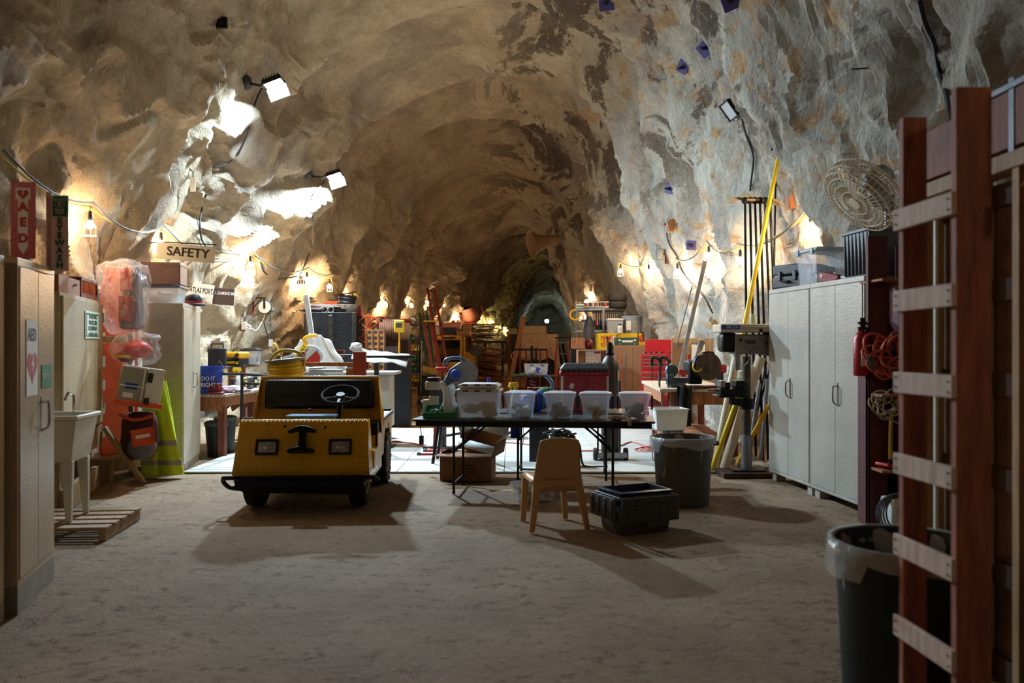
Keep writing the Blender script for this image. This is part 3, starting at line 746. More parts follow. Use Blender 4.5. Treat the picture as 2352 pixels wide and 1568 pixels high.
Mb().beam((L-.06,-.03,.60),(L-.10,-.42,.0),.10,.04).out('brace', 'raw_wood', t, bev=.003)
sg = sign('equipment_sign', 'green-bordered PERSONAL PROTECTIVE EQUIPMENT sign on the tan plywood cupboard', (0,0,0), rz, .34, .235, 'paper',
     [('PERSONAL', .050, 'ink_green', 0, .072, .8), ('PROTECTIVE', .050, 'ink_green', 0, .020, .72), ('EQUIPMENT', .050, 'ink_green', 0, -.030, .8), ('STORED HERE', .042, 'ink_green', 0, -.083, .8)], border='ink_green')
q = V(math.cos(rz), math.sin(rz), 0); nrm = V(math.sin(rz), -math.cos(rz), 0)
sg.location = V(a[0],a[1],0)+q*(L*.665)+nrm*.020+V(0,0,1.66); sg.scale = (2.1,1,1.12)
pq = V(a[0],a[1],0)+q*(L*.28)-nrm*.2
t = T('wooden_crate', 'orange-brown wooden box on the tan plywood cupboard, nearer one', 'crate', (pq.x,pq.y,1.92), rz)
m = Mb(); m.box(-.4,.5,-.15,-.13,0,.16).box(-.4,.5,.13,.15,0,.16).box(-.4,-.38,-.13,.13,0,.16).box(.48,.5,-.13,.13,0,.16).box(-.4,.5,-.15,.15,0,.012); m.out('box', 'orange_wood', t, bev=.002)
Mb().cyl((.2,-.15,.1),(.2,-.18,.1),.012).out('knob', 'steel', t)
pq = V(a[0],a[1],0)+q*(L*.78)-nrm*.2
t = T('wooden_crate', 'dark-framed wooden tray beside the bagged orange stretcher', 'crate', (pq.x,pq.y,1.92), rz)
m = Mb(); m.box(-.45,.4,-.16,-.14,.0,.05).box(-.45,.4,-.16,-.14,.17,.2).box(-.45,-.42,-.16,.16,0,.2).box(.37,.4,-.16,.16,0,.2).box(-.42,.37,.14,.16,0,.2).box(-.45,.4,-.16,.16,.0,.01); m.out('frame', 'red_wood', t, bev=.002)

# utility sink on a pallet
pc = G(188, 1200); 
t = T('wooden_pallet', 'short weathered pallet under the white utility sink', 'pallet', (-3.60,6.72,0), .10)
m = Mb()
for k in range(5): m.box(-.62,.52,-.36+.17*k,-.25+.17*k,.085,.105)
m.out('deck_boards', 'raw_wood', t, bev=.003); m = Mb()
for x in (-.6,-.06,.46): m.box(x,x+.05,-.36,.43,0,.085)
m.out('stringers', 'raw_wood', t, bev=.003)
t = T('utility_sink', 'white plastic utility sink standing on the pallet', 'sink', (-3.66,6.74,.105), .12)
m = Mb(); w_, d_ = .30, .25
def sq(w_, d_, z): return [(-w_,-d_,z),(w_,-d_,z),(w_,d_,z),(-w_,d_,z)]
rr = [sq(.24,.2,.46), sq(.29,.24,.79), sq(.31,.26,.79), sq(.31,.26,.825), sq(.275,.225,.825), sq(.22,.18,.48)]
vs = [[m.b.verts.new(p_) for p_ in r] for r in rr]; m.b.faces.new(vs[0][::-1]); m.b.faces.new(vs[-1])
for x_, y_ in zip(vs, vs[1:]):
    for i in range(4): m.b.faces.new((x_[i], x_[(i+1)%4], y_[(i+1)%4], y_[i]))
m.out('basin', mt('sink_white', 'c8c2ae', .5, var=.12, scale=4), t, bev=.012)
for sx_ in (-1,1):
    for sy_ in (-1,1):
        m = Mb(); x, y = sx_*.20, sy_*.16
        m.add([(x-.045,y-.03,.47),(x+.045,y-.03,.47),(x+.045,y+.03,.47),(x-.045,y+.03,.47),(x*1.1-.02,y*1.1-.02,0),(x*1.1+.02,y*1.1-.02,0),(x*1.1+.02,y*1.1+.02,0),(x*1.1-.02,y*1.1+.02,0)], [(0,1,2,3),(7,6,5,4),(0,4,5,1),(1,5,6,2),(2,6,7,3),(3,7,4,0)])
        m.out('leg', 'sink_white', t, bev=.006)
m = Mb(); m.tube([(.10,.24,.83),(.10,.24,.95),(.10,.12,.98),(.10,.06,.93)], .011, 8); m.out('tap', 'chrome', t)
t = T('eyewash_bottle', 'green and white bottle on the near rim of the utility sink', 'bottle', (-3.60,6.52,.93)); 
Mb().lathe([(.036,0),(.038,.13),(.03,.17)],14).out('body', 'green_plastic', t); Mb().lathe([(.03,.17),(.026,.25),(.014,.28)],14).out('top', 'white_plastic', t)

# orange rescue stretcher under plastic, shelf bracket, cases, bags
bx0, by0 = -4.38, 9.55
t = T('timber_plinth', 'raw timber plinth under the orange stretcher', 'plinth', (bx0+.15,by0-.12,0), 1.25)
m = Mb(); m.box(-.35,.45,-.05,.35,.10,.24).box(-.35,-.27,-.05,.35,0,.10).box(.37,.45,-.05,.35,0,.10); m.out('frame', 'raw_wood', t, bev=.003)
t = T('rescue_stretcher', 'tall orange rescue stretcher standing beside the tan plywood cupboard', 'stretcher', (bx0-.04,by0,.24), .95)
m = Mb()
pts = [(-.18,0),(.18,0),(.20,.5),(.20,1.5),(.13,2.1),(-.13,2.1),(-.20,1.5),(-.20,.5)]
m.prism(pts, 0, .05); m.out('board', mt('stretcher_orange', 'e65a1e', .4, var=.1), t, bev=.012)
for s_ in (-1,1):
    m = Mb(); m.tube([(s_*.19,-.01,.05),(s_*.215,-.02,.5),(s_*.215,-.02,1.5),(s_*.14,-.01,2.08)], .018, 8); m.out('rim', 'stretcher_orange', t)
    m = Mb()
    for k in range(7): m.box(s_*.16-.02,s_*.16+.02,-.012,.0,.2+.26*k,.32+.26*k)
    m.out('grip_slots', 'ink_white' if s_ < 0 else 'black_plastic', t, bev=.004)
t = T('wall_bracket', 'short pale timber shelf bracket across the orange stretcher', 'shelf', (bx0-.05,by0-.22,1.49), .3)
B('board', 'raw_wood', t, (-.16,.20,-.02,.04,0,.07)); B('arm', 'raw_wood', t, (-.16,-.12,.04,.35,0,.07))
def cloth_blob(m, c, rx, ry, rz_, seed, amp=.18, n=26, top=0, flat=False, sq=1.0):
    c = Vector(c)
    def f(u, v):
        a_ = 2*PI*u; th_ = PI*v
        q = V(math.sin(th_)*math.cos(a_), math.sin(th_)*math.sin(a_), math.cos(th_))
        q0 = q; q = V(*[math.copysign(abs(t_)**sq, t_) for t_ in q])
        k = 1 + amp*(noise.noise(q*2.1+V(seed,0,0))*1.2 + abs(math.sin(a_*7+seed+q.z*2))*.35)
        return c+V(q.x*rx*k, q.y*ry*k, q.z*rz_*(1+amp*.5*noise.noise(q*1.7+V(0,seed,0))))
    g = [[m.b.verts.new(f(i/n, .02+.96*j/(n//2))) for j in range(n//2+1)] for i in range(n)]
    for i in range(n):
        for j in range(n//2): m.b.faces.new((g[i][j], g[(i+1)%n][j], g[(i+1)%n][j+1], g[i][j+1]))
    m.b.faces.new([g[i][0] for i in range(n)][::-1]); m.b.faces.new([g[i][-1] for i in range(n)])
    return m
pb = P(283, 680, 9.25)
t = T('bagged_backpack', 'grey and orange pack sealed in a clear bag, at the top of the stretcher', 'bag', (pb.x+.02,pb.y,pb.z), 0)
m = Mb(); m.box(-.05,.17,-.08,.16,-.36,.34,tx=.03,ty=.05); m.out('pack', mt('pack_grey', '8a7a7a', .8, var=.15), t, bev=.05, seg=3)
B('front_pocket', mt('pack_red', '8e2c24', .8), t, (-.02,.13,-.12,-.08,-.28,.0), (-.01,.12,-.10,-.08,.05,.30), bev=.02)
cloth_blob(Mb(), (-.02,0,.0), .22, .20, .40, 3, .30, n=64, sq=.62).out('plastic_bag', 'film', t, smooth=35)
pb = P(312, 800, 9.15)
t = T('bagged_helmet', 'red helmet and straps in a knotted clear bag, halfway up the stretcher', 'bag', tuple(pb), 0)
m = Mb(); m.sph((.02,0,-.01), .12, (1.2,1,.8), 18); m.out('helmet', 'red_plastic', t); B('strap', 'yellow_plastic', t, (-.17,-.02,-.12,-.09,-.10,-.07))
m = Mb(); m.sph((-.1,0,-.08), .09, (1.1,.9,.8), 14); m.out('pouch', 'pack_red', t)
cloth_blob(Mb(), (0,0,0), .21, .17, .18, 11, .32, n=56, sq=.7).out('plastic_bag', 'film', t, smooth=60)
pb = P(322, 888, 9.0)
t = T('equipment_case', 'tilted light grey plastic case strapped to the stretcher', 'case', tuple(pb), rot=(0,.16,.45))
m = Mb(); m.box(-.21,.21,-.11,.11,-.21,.21); m.out('shell', mt('case_grey', '9d9890', .5, var=.08), t, bev=.02, seg=3)
m = Mb(); m.box(.05,.21,-.125,-.11,-.21,.21).box(.012,.03,-.120,-.11,-.21,.21).box(-.21,.21,-.118,-.11,-.005,.006); m.out('rib', 'white_plastic', t, bev=.004)
B('latch', 'black_plastic', t, (.05,.10,-.14,-.11,.06,.16), (.05,.10,-.14,-.11,-.17,-.10)); B('emblem', 'ink_white', t, (-.16,-.06,-.113,-.11,-.12,-.07)); B('sticker', 'ink_blue', t, (-.15,-.03,-.113,-.11,-.03,.03), bev=0)
B('strap', 'orange_plastic', t, (-.23,.24,-.135,-.128,-.20,-.15))
pb = P(310, 965, 9.0); mt('strap_orange', 'd8501e', .6, var=.1)
t = T('gear_bag', 'dark red and grey gear bag behind orange straps at the foot of the stretcher', 'bag', (pb.x,pb.y+.12,.24), .4)
cloth_blob(Mb(), (0,0,.26), .18, .13, .26, 5, .10, sq=.6).out('bag', mt('bag_dark', '4c2a2a', .85), t, smooth=60); cloth_blob(Mb(), (.02,-.12,.14), .14, .07, .13, 8, .1).out('grey_pouch', mt('pouch_grey', '6d6f78', .8), t, smooth=60)
Mb().beam((.13,-.22,.62),(.15,-.22,.0),.05,.006,(1,0,0)).out('upright_strap', 'strap_orange', t); Mb().bx((.03,-.215,.26),(.22,.008,.18),(0,-.15,0)).out('label_flap', 'strap_orange', t); Mb().bx((.03,-.222,.27),(.14,.006,.035),(0,-.15,0)).out('reflective_strip', 'paper', t)
Mb().tube(smoothpts([(-.2,-.15,.5),(-.05,-.2,.44),(.14,-.22,.48)],4), .018, 6).out('top_strap', 'strap_orange', t)

# hi-vis suit hung on the end of the tan locker
t = T('rain_trousers', 'fluorescent yellow-green rain trousers with silver bands hanging beside the tan locker', 'trousers', (-3.86,9.38,0.02), 0)
def leg_f(cx, w0, w1, z0, z1, ph, lean):
    def f(u, v):
        a_ = 2*PI*u; k = 1-v; ww = w0+(w1-w0)*v
        z = z0+(z1-z0)*v
        fold = 1+.10*math.sin(a_*5+ph+z*4)+.08*noise.noise(V(math.cos(a_)*2, math.sin(a_)*2, z*5+ph))
        return V(cx+lean*v*.22+ww*math.cos(a_)*fold, ww*.6*math.sin(a_)*fold, z)
    return f
mt('hivis', 'c8e01a', .65, var=.10, emit=0); mt('silver_band', '9a9a94', .45, .2, var=.05)
for cx, ph, le in ((-.10,0,.1),(.13,2,-.75)):
    m = Mb(); n_ = 28; g = [[m.b.verts.new(leg_f(cx,.118,.085,.02,1.05,ph,le)(i/n_, j/24)) for j in range(25)] for i in range(n_)]
    for i in range(n_):
        for j in range(24): m.b.faces.new((g[i][j], g[(i+1)%n_][j], g[(i+1)%n_][j+1], g[i][j+1]))
    lg = m.out('trouser_leg', 'hivis', t, smooth=50)
    for z0, z1 in ((.13,.18),(.34,.40)):
        m = Mb(); f_ = leg_f(cx,.118,.085,.02,1.05,ph,le); k0, k1 = (z0-.02)/1.03, (z1-.02)/1.03
        g = [[m.b.verts.new(f_(i/n_, v_)+V((f_(i/n_, v_).x-cx-le*v_*.22)*.04, f_(i/n_, v_).y*.06, 0)) for v_ in (k0,(k0+k1)/2,k1)] for i in range(n_)]
        for i in range(n_):
            for j in range(2): m.b.faces.new((g[i][j], g[(i+1)%n_][j], g[(i+1)%n_][j+1], g[i][j+1]))
        m.out('reflective_band', 'silver_band', lg, smooth=50)
Mb().tube([(-.12,.02,1.04),(-.10,.0,1.10),(-.12,0,1.18)], .01, 6).out('hanging_loop', 'black_plastic', t)
# the tan locker with its load
a, b = (-3.78,9.80), (-4.0,10.95); rz = rzof(a, b)
cabinet('tall tan metal locker behind the hi-vis trousers', (a[0],a[1],0), rz, 1.17, 1.94, .44, 'tan_metal', base=.04)
pq = P(372, 630, 10.1)
t = T('wooden_box', 'dark finger-jointed wooden box on the tan locker, on top of the clear tote', 'box', (-4.14,10.1,2.165), rz-PI/2)
B('box', mt('box_wood', '5c3224', .5, var=.3, stretch=(1,6,6)), t, (-.20,.22,-.13,.30,0,.26)); B('lid', 'box_wood', t, (-.205,.225,-.135,.305,.225,.262))
B('end_panel', mt('box_end', '7d5644', .55, var=.2), t, (.22,.226,-.12,.29,.01,.22), bev=0)
tote('clear storage box with a dark lid, on the tan locker under the wooden box', (-4.14,10.15,1.94), rz-PI/2, .42, .5, .20, 'clear_plastic', lid=mt('dark_blue', '202438', .5), fill='white_plastic')
t = T('safety_helmet', 'black helmet with a red stripe on the far end of the tan locker', 'helmet', (-3.93,10.55,1.94), 0)
Mb().lathe([(.125,0),(.13,.02),(.11,.03),(.105,.09),(.075,.135),(.02,.15),(.0,.15)], 20).out('shell', 'black_plastic', t); Mb().lathe([(.112,.035),(.110,.06),(.108,.06),(.108,.035)],20).out('stripe','red_plastic',t)

# signs on the rock
h, n = ray(427, 580); 
sign('safety_sign', 'off-white SAFETY sign hung from a rod on the left rock', tuple(P(427,580,9.2)), .10, .61, .175, mt('sign_cream', 'd9d3c2', .6, var=.05), [('SAFETY', .135, 'ink_black', .02, 0, 1.0)], tilt=.08)
pp = P(427,560,9.2); cable('sign_rod', [(pp.x-.45,pp.y+.15,pp.z+.03),(pp.x-.2,pp.y+.02,pp.z+.02),(pp.x+.33,pp.y,pp.z-.01)], .007, 'dark_metal', 'thin metal rod holding the SAFETY sign', 'rod')
h, n = ray(452, 668)
sign('portal_sign', 'white painted PORTAL sign on the left rock above the workbench', tuple(P(452,666,h.y-.15)), .25, 72/F*h.y*1.02, 32/F*h.y, 'sign_cream', [('HAZEL-ATLAS PORTAL', .105, 'ink_black', 0, 0, .52)], tilt=.13, th=.02)
sign('mines_sign', 'brown wooden MINES sign with white lettering beside the white portal sign', tuple(P(513,681,h.y-.05)), .15, 47/F*h.y, 38/F*h.y, mt('sign_brown', '4e382c', .8, var=.15), [('BLACK DIAMOND MINES', .060, 'ink_white', 0, .045, .62)], tilt=.06, th=.03)

# workbench on the left
ba = V(-3.70,10.98,0); bb = V(-3.52,12.9,0); rz = rzof(ba, bb)
t = T('workbench', 'long wooden workbench against the left rock, with pale top', 'workbench', tuple(ba), rz)
B('bench_top', 'pale_wood', t, (0,2.2,-.02,.72,.785,.82)); 
m = Mb(); m.box(.02,2.18,.0,.04,.66,.785).box(.02,.06,.04,.68,.60,.785)
for k in range(5): m.add([(.3+.42*k,-.01,.785),(.34+.42*k,-.01,.785),(.34+.42*k,.45,.785),(.3+.42*k,.45,.785),(.3+.42*k,.40,.50),(.34+.42*k,.40,.50)],[(0,1,2,3),(0,4,5,1),(3,2,5,4),(0,3,4),(1,5,2)])
m.out('frame', 'orange_wood', t, bev=.002)
for x in (.04, 1.0, 2.1):
    B('leg', 'red_wood', t, (x,x+.09,.02,.11,0,.78), bev=.003)
for x in (.04, 2.1): B('leg', 'red_wood', t, (x,x+.09,.6,.69,0,.78), bev=.003)
B('back_shelf', 'dark_wood', t, (.3,2.2,.42,.72,1.12,1.15)); B('shelf_support', 'orange_wood', t, (.75,.79,.44,.7,.82,1.12), (1.7,1.74,.44,.7,.82,1.12))
def onb(x, y, z=.82): v = ba + V(math.cos(rz)*x-math.sin(rz)*y, math.sin(rz)*x+math.cos(rz)*y, 0); return (v.x, v.y, z)
bk = bucket('blue DO IT RIGHT bucket on the near end of the left workbench', onb(.13,.24), .155, .36, 'blue_plastic')
for s_, z in (('DO IT', .20), ('RIGHT', .12)): text('lettering', s_, .075, 'ink_white', bk, (.02,-.158,z), (PI/2-.05,0,.1), ext=.004, sx=.85)
t = T('bench_vise', 'dark red bench vise at the near end of the left workbench', 'vise', onb(.02,.12), -.2)
m = Mb(); m.box(-.10,.10,-.06,.06,0,.03).box(-.05,.07,-.04,.04,.03,.09).box(-.10,-.05,-.05,.05,.05,.14).box(.0,.06,-.05,.05,.05,.14); m.out('body', mt('vise_red', '7e1c20', .4, .2), t, bev=.01); Mb().cyl((-.18,0,.08),(.1,0,.08),.012).cyl((-.17,-.07,.08),(-.17,.07,.08),.007).out('screw', 'steel', t)
t = T('rag_heap', 'heap of pink and white rags on the left workbench', 'rags', onb(.42,.10), 0); cloth_blob(Mb(), (0,0,.03), .20,.13,.055, 9, .4).out('pink_rag', mt('pink_cloth', 'b88c94', .9), t); cloth_blob(Mb(), (.06,-.03,.045), .12,.09,.05, 4, .4).out('white_rag', 'white_cloth', t); 
def spray(label, loc, head='yellow_plastic', body='white_plastic', s=1.0, group=None):
    t = T('spray_bottle', label, 'spray bottle', loc, .6, group)
    Mb().lathe([(.040*s,0),(.045*s,.02*s),(.045*s,.11*s),(.034*s,.15*s),(.016*s,.19*s)], 16).out('bottle', body, t)
    Mb().box(-.07*s,.03*s,-.015*s,.015*s,.215*s,.255*s,tx=.01*s).cyl((0,0,.185*s),(0,0,.22*s),.017*s).box(-.055*s,-.042*s,-.006*s,.006*s,.15*s,.22*s).out('trigger_head', head, t, bev=.003)
    return t
spray('white spray bottle with a yellow head on the left workbench', onb(.80,.15), s=1.25)
# things on the raised shelf
t = T('shop_vacuum', 'yellow and black portable vacuum on the raised shelf of the left bench', 'vacuum', onb(1.50,.50,1.15), -.3)
m = Mb(); m.box(-.16,.16,-.12,.12,0,.12,tx=.01); m.out('tank', 'black_plastic', t, bev=.02, seg=3); B('shell', mt('tool_yellow', 'e8a912', .4, var=.08), t, (-.17,.17,-.125,.12,.10,.20), bev=.03, seg=3)
Mb().tube(smoothpts([(-.15,-.14,.16),(-.05,-.17,.09),(.08,-.17,.10),(.14,-.14,.18)],4), .022, 8).out('hose', 'black_rubber', t); Mb().torus((0,0,.20), .06, .012, (1,0,0), a0=0, a1=PI).out('handle','black_plastic',t); B('base_stripe','tool_yellow',t,(-.13,.13,-.13,-.115,.02,.06))
tote('small clear tote of bits on the raised shelf right of the yellow vacuum', onb(2.0,.46,1.15), rz-PI/2, .24, .2, .22, 'clear_plastic', lid='black_plastic', fill='grey_plastic')
B_ = lambda *a_, **k_: B(*a_, **k_)
t = T('fuel_can', 'dark metal can with a handle on the raised shelf, left of the yellow vacuum', 'can', onb(1.05,.57,1.15), .15)
B('body', 'dark_metal', t, (-.12,.12,-.07,.07,0,.26), bev=.02, seg=3); Mb().tube([(-.08,0,.25),(-.08,0,.32),(.08,0,.32),(.08,0,.25)], .014, 8).out('handle', 'black_plastic', t)
t = T('battery_charger', 'black boxy charger behind the blue bucket', 'charger', onb(.62,.58,.82), .1)
B('case', 'black_plastic', t, (-.14,.10,-.1,.1,0,.30), bev=.015); B('grille', 'grey_plastic', t, (-.10,.06,-.105,-.1,.08,.26)); 
t = T('aerosol_can', 'small white bottle with an orange-red cap by the tan locker', 'bottle', onb(.06,.42,.82), 0)
Mb().lathe([(.035,0),(.035,.26),(.02,.30)],14).out('body','white_plastic',t); Mb().lathe([(.03,.30),(.045,.31),(.045,.37),(.03,.39)],14).out('cap','orange_plastic',t)
rn = random.Random(5)
for k in range(9):
    x = .75+.16*k; c_ = ['black_plastic','red_plastic','yellow_plastic','grey_plastic','steel','black_plastic','white_plastic','black_metal','red_plastic'][k]
    t = T('cordless_tool', ('black','red','yellow','grey','steel','black','white','dark','red')[k]+' hand tool in the row on the left workbench', 'power tool', onb(x, .16+.1*rn.random()), rn.uniform(0,3), 'hand tools on the left workbench')
    m = Mb(); m.box(-.05,.05,-.03,.03,.0,.05).box(-.02,.02,-.02,.02,.05,.13).box(-.08,.06,-.025,.025,.12,.17); m.out('body', c_, t, bev=.008); Mb().cyl((-.08,0,.145),(-.14,0,.145),.012).out('chuck','steel',t)
for k in range(6):
    x = 1.25+.13*k; c_ = ['red_plastic','white_plastic','steel','paper','blue_plastic','black_plastic'][k]
    t = T('small_jar', ('red','white','steel','cream','blue','black')[k]+' small jar on the raised shelf of the left bench', 'jar', onb(x+.02,.66,1.15), 0, 'jars on the raised shelf')
    Mb().lathe([(.03,0),(.032,.07),(.028,.08)],12).out('body', c_, t); Mb().lathe([(.03,.08),(.03,.1)],12).out('lid','black_plastic',t)
def rubbish_bin(label, loc, r, h, mat, group=None, lid=None, s=(1,1)):
    t = T('storage_bin', label, 'bin', loc, 0, group); t.scale = (s[0], s[1], 1)
    Mb().lathe([(r*.8,0),(r,h*.93),(r*1.06,h*.93),(r*1.06,h),(r*.96,h),(r*.78,.01)], 28).out('body', mat, t)
    if lid: Mb().lathe([(r*1.08,h-.02),(r*1.1,h+.02),(r*.9,h+.04),(.001,h+.05)],28).out('lid', lid, t)
    return t
rubbish_bin('black bin on the floor under the left workbench, nearer one', onb(.20,.20,0), .14, .42, 'black_plastic', lid='grey_plastic')
b2 = rubbish_bin('black bin with a red label under the left workbench, farther one', onb(.52,.22,0), .14, .46, 'black_plastic', lid='grey_plastic'); B('label', 'red_paint', b2, (-.05,.05,-.155,-.14,.30,.44))
tote('clear box resting on the black bins under the left workbench', onb(.24,.30,.50), .1, .3, .2, .13, 'clear_plastic', lid='clear_plastic')
t = T('pipe_stand', 'dark pipe frame standing in front of the left workbench', 'stand', (-3.52,11.15,0), -.12)
m = Mb(); z0 = 1.075
for x in (0,.62): m.cyl((x,-.02,0),(x,-.02,z0),.02)
m.out('post', 'dark_metal', t); m = Mb(); m.tube([(-.28,-.02,z0),(0,-.02,z0),(.62,-.02,z0-.03)],.018,8).cyl((0,-.02,z0-.12),(.62,-.02,z0-.14),.016).cyl((0,-.02,.50),(.62,-.02,.50),.016).cyl((0,-.02,.12),(.62,-.02,.12),.014); m.out('rail', 'dark_metal', t)
t = T('fire_extinguisher', 'small red and white extinguisher on the floor behind the pipe frame', 'fire extinguisher', (-3.78,12.4,0))
Mb().lathe([(.06,0),(.062,.3),(.03,.36),(.015,.38)],16).out('cylinder','red_paint',t); Mb().lathe([(.063,.1),(.063,.25)],16,caps=False).out('label','paper',t); Mb().tube([(0,0,.38),(.05,0,.4),(.09,0,.34),(.08,0,.12)],.009,6).out('hose','black_rubber',t)

# cord reel, boxes and cables on the rock behind the bench
h, n = ray(608, 706); c0 = P(608, 706, h.y-.45)
t = T('cord_reel', 'white cord reel hanging from a black wall bracket', 'reel', tuple(c0), .15)
Mb().cyl((0,-.05,0),(0,.05,0),.105,n=28).out('drum', 'white_plastic', t, bev=.006); Mb().torus((0,0,0),.108,.012,(0,1,0),n=28).out('rim','black_plastic',t); B('hanger','black_metal',t,(-.018,.018,-.07,-.052,-.02,.16)); Mb().tube([(.08,0,-.09),(.10,0,-.16),(.09,0,-.25)],.01,6).out('cord_end','black_rubber',t)
t = T('wall_bracket', 'black steel swing bracket carrying the white cord reel', 'bracket', (c0.x,c0.y,c0.z), .15)
B('backing_board', 'red_wood', t, (-.23,-.18,.05,.10,-.13,.24)); m = Mb(); m.beam((-.20,.05,.17),(.03,.0,.17),.02,.02).beam((-.2,.05,0),(-.05,.02,.16),.016,.016).beam((-.2,.05,-.06),(-.2,.05,.2),.02,.02); m.out('arm','black_metal',t)
h, n = ray(560, 748); c1 = P(563, 749, h.y-.18)
t = T('outlet_box', 'grey outlet box with plugs on a wooden block above the left bench', 'outlet', tuple(c1), .2)
B('backing_block','red_wood',t,(-.10,.0,.03,.06,-.08,.09)); B('box','grey_plastic' if 0 else 'white_plastic',t,(-.06,.03,-.03,.03,-.06,.07)); Mb().cyl((.03,0,.03),(.10,-.02,.0),.014).cyl((.03,0,-.02),(.09,-.02,-.05),.014).out('plug','white_plastic',t)
cable('reel_cord', smoothpts([tuple(c1+V(.08,-.02,0)), tuple(c1+V(.2,-.02,-.07)), tuple(c0+V(-.02,0,-.2)), tuple(c0+V(.0,0,-.1))],5), .008, 'white_plastic', 'pale cord looping from the outlet box to the reel')
cable('outlet_cable', smoothpts([tuple(c1+V(-.02,0,.07)), tuple(c1+V(-.03,0,.3)), tuple(c1+V(.12,0,.42)), tuple(c1+V(.28,.1,.75))],5), .010, 'cable_grey', 'cable rising from the outlet box up the rock')
c2 = P(622, 787, 12.2)
t = T('hanging_plug', 'yellow cord and plug hanging from wires by the left bench', 'cable', tuple(c2))
Mb().tube(smoothpts([(-.10,0,.30),(-.04,0,.08),(0,0,0)],5),.009,6).out('wire','cable_black',t); Mb().bx((0,0,0),(.05,.04,.1)).out('connector','white_plastic',t); Mb().tube(smoothpts([(0,0,0),(.08,-.01,-.03),(.12,-.01,-.14),(.115,-.01,-.22)],5),.012,8).out('yellow_cord','yellow_plastic',t); Mb().cyl((.115,-.01,-.18),(.115,-.01,-.32),.02).out('plug','black_rubber',t)
# ------------------------------------------------------------------ the yellow utility cart
def add_local(o, M): pass
cart = T('utility_cart', 'yellow electric utility cart with a black bench seat, parked on the left', 'cart', (-1.86,7.52,0), .045)
diamond = mt('cart_yellow', 'eeb00e', .28, 0, var=.12, scale=3, bump=0)
# raised tread pattern on the front sheet
nt = diamond.node_tree; N = nt.nodes; L = nt.links
tc = N.new('ShaderNodeTexCoord'); mp = N.new('ShaderNodeMapping'); mp.inputs['Rotation'].default_value = (0,.785,0); mp.inputs['Scale'].default_value = (38,1,38)
vo = N.new('ShaderNodeTexVoronoi'); vo.inputs['Scale'].default_value = 1; vo.inputs['Randomness'].default_value = 0; vo.voronoi_dimensions = '3D'
L.new(tc.outputs['Object'], mp.inputs[0]); L.new(mp.outputs[0], vo.inputs['Vector'])
rp = N.new('ShaderNodeValToRGB'); rp.color_ramp.elements[0].color = (1,1,1,1); rp.color_ramp.elements[0].position = .12; rp.color_ramp.elements[1].position = .3; rp.color_ramp.elements[1].color = (0,0,0,1)
L.new(vo.outputs['Distance'], rp.inputs[0]); bp = N.new('ShaderNodeBump'); bp.inputs['Distance'].default_value = .006; bp.inputs['Strength'].default_value = .8; L.new(rp.outputs[0], bp.inputs['Height']); L.new(bp.outputs[0], N['Principled BSDF'].inputs['Normal'])
m = Mb()
# front sheet: profile (y,z), width tapering upward
prof = [(.05,.27,.60),(.015,.30,.60),(.0,.34,.598),(.05,.50,.585),(.11,.66,.575),(.155,.77,.568),(.175,.795,.566),(.20,.797,.566)]
L_ = [m.b.verts.new((-w_,y,z)) for y,z,w_ in prof]; R_ = [m.b.verts.new((w_,y,z)) for y,z,w_ in prof]
for i in range(len(prof)-1): m.b.faces.new((L_[i],R_[i],R_[i+1],L_[i+1]))
Lb = [m.b.verts.new((-w_-.0,.62 if k < 3 else .34-.1*(k/7),z)) for k,(y,z,w_) in enumerate(prof)]; Rb = [m.b.verts.new((w_,.62 if k < 3 else .34-.1*(k/7),z)) for k,(y,z,w_) in enumerate(prof)]
for i in range(len(prof)-1):
    m.b.faces.new((R_[i],Rb[i],Rb[i+1],R_[i+1])); m.b.faces.new((L_[i+1],Lb[i+1],Lb[i],L_[i]))
m.out('front_panel', diamond, cart, solid=.006, fix=False, smooth=50)
yp = 'yellow_paint'
m = Mb(); m.box(-.60,.60,.05,1.0,.33,.37).box(-.60,-.56,.05,1.0,.25,.33).box(.56,.60,.05,1.0,.25,.33); m.out('floor_pan', yp, cart, bev=.004)
m = Mb(); m.box(-.34,.34,.10,1.95,.22,.33); m.out('chassis', 'black_metal', cart, bev=.01)
# seat box, seat, back shell
m = Mb(); m.box(-.58,.58,.62,.98,.33,.60); m.out('seat_box', yp, cart, bev=.008)
m = Mb(); m.box(-.54,.54,.56,.92,.60,.70); m.out('seat_cushion', 'black_plastic', cart, bev=.03, seg=3)
m = Mb()
pr = [(-.62,.60),(.62,.60),(.62,.80),(.60,.86),(.575,1.13),(.555,1.155),(-.555,1.155),(-.575,1.13),(-.60,.86),(-.62,.80)]
m.prism(pr, .97, 1.0, 'xz')
for s_ in (-1,1): m.add([(s_*.62,.97,.60),(s_*.62,.80,.60),(s_*.615,.80,.80),(s_*.575,.93,1.13),(s_*.575,.97,1.13)], [(0,1,2,3,4)])
m.box(-.575,.575,.94,1.0,1.135,1.155)
m.out('seat_back_shell', yp, cart, solid=.008, smooth=40)
m = Mb(); m.box(-.535,.535,.885,.965,.835,1.125); o = m.out('backrest', mt('vinyl', '141416', .38, var=.1, bump=.02), cart, bev=.035, seg=4)
m = Mb()
for k in range(3): m.box(-.42,.40,.882,.887,.955+.022*k,.960+.022*k)
m.out('backrest_seam', 'black_rubber', o, bev=.002)
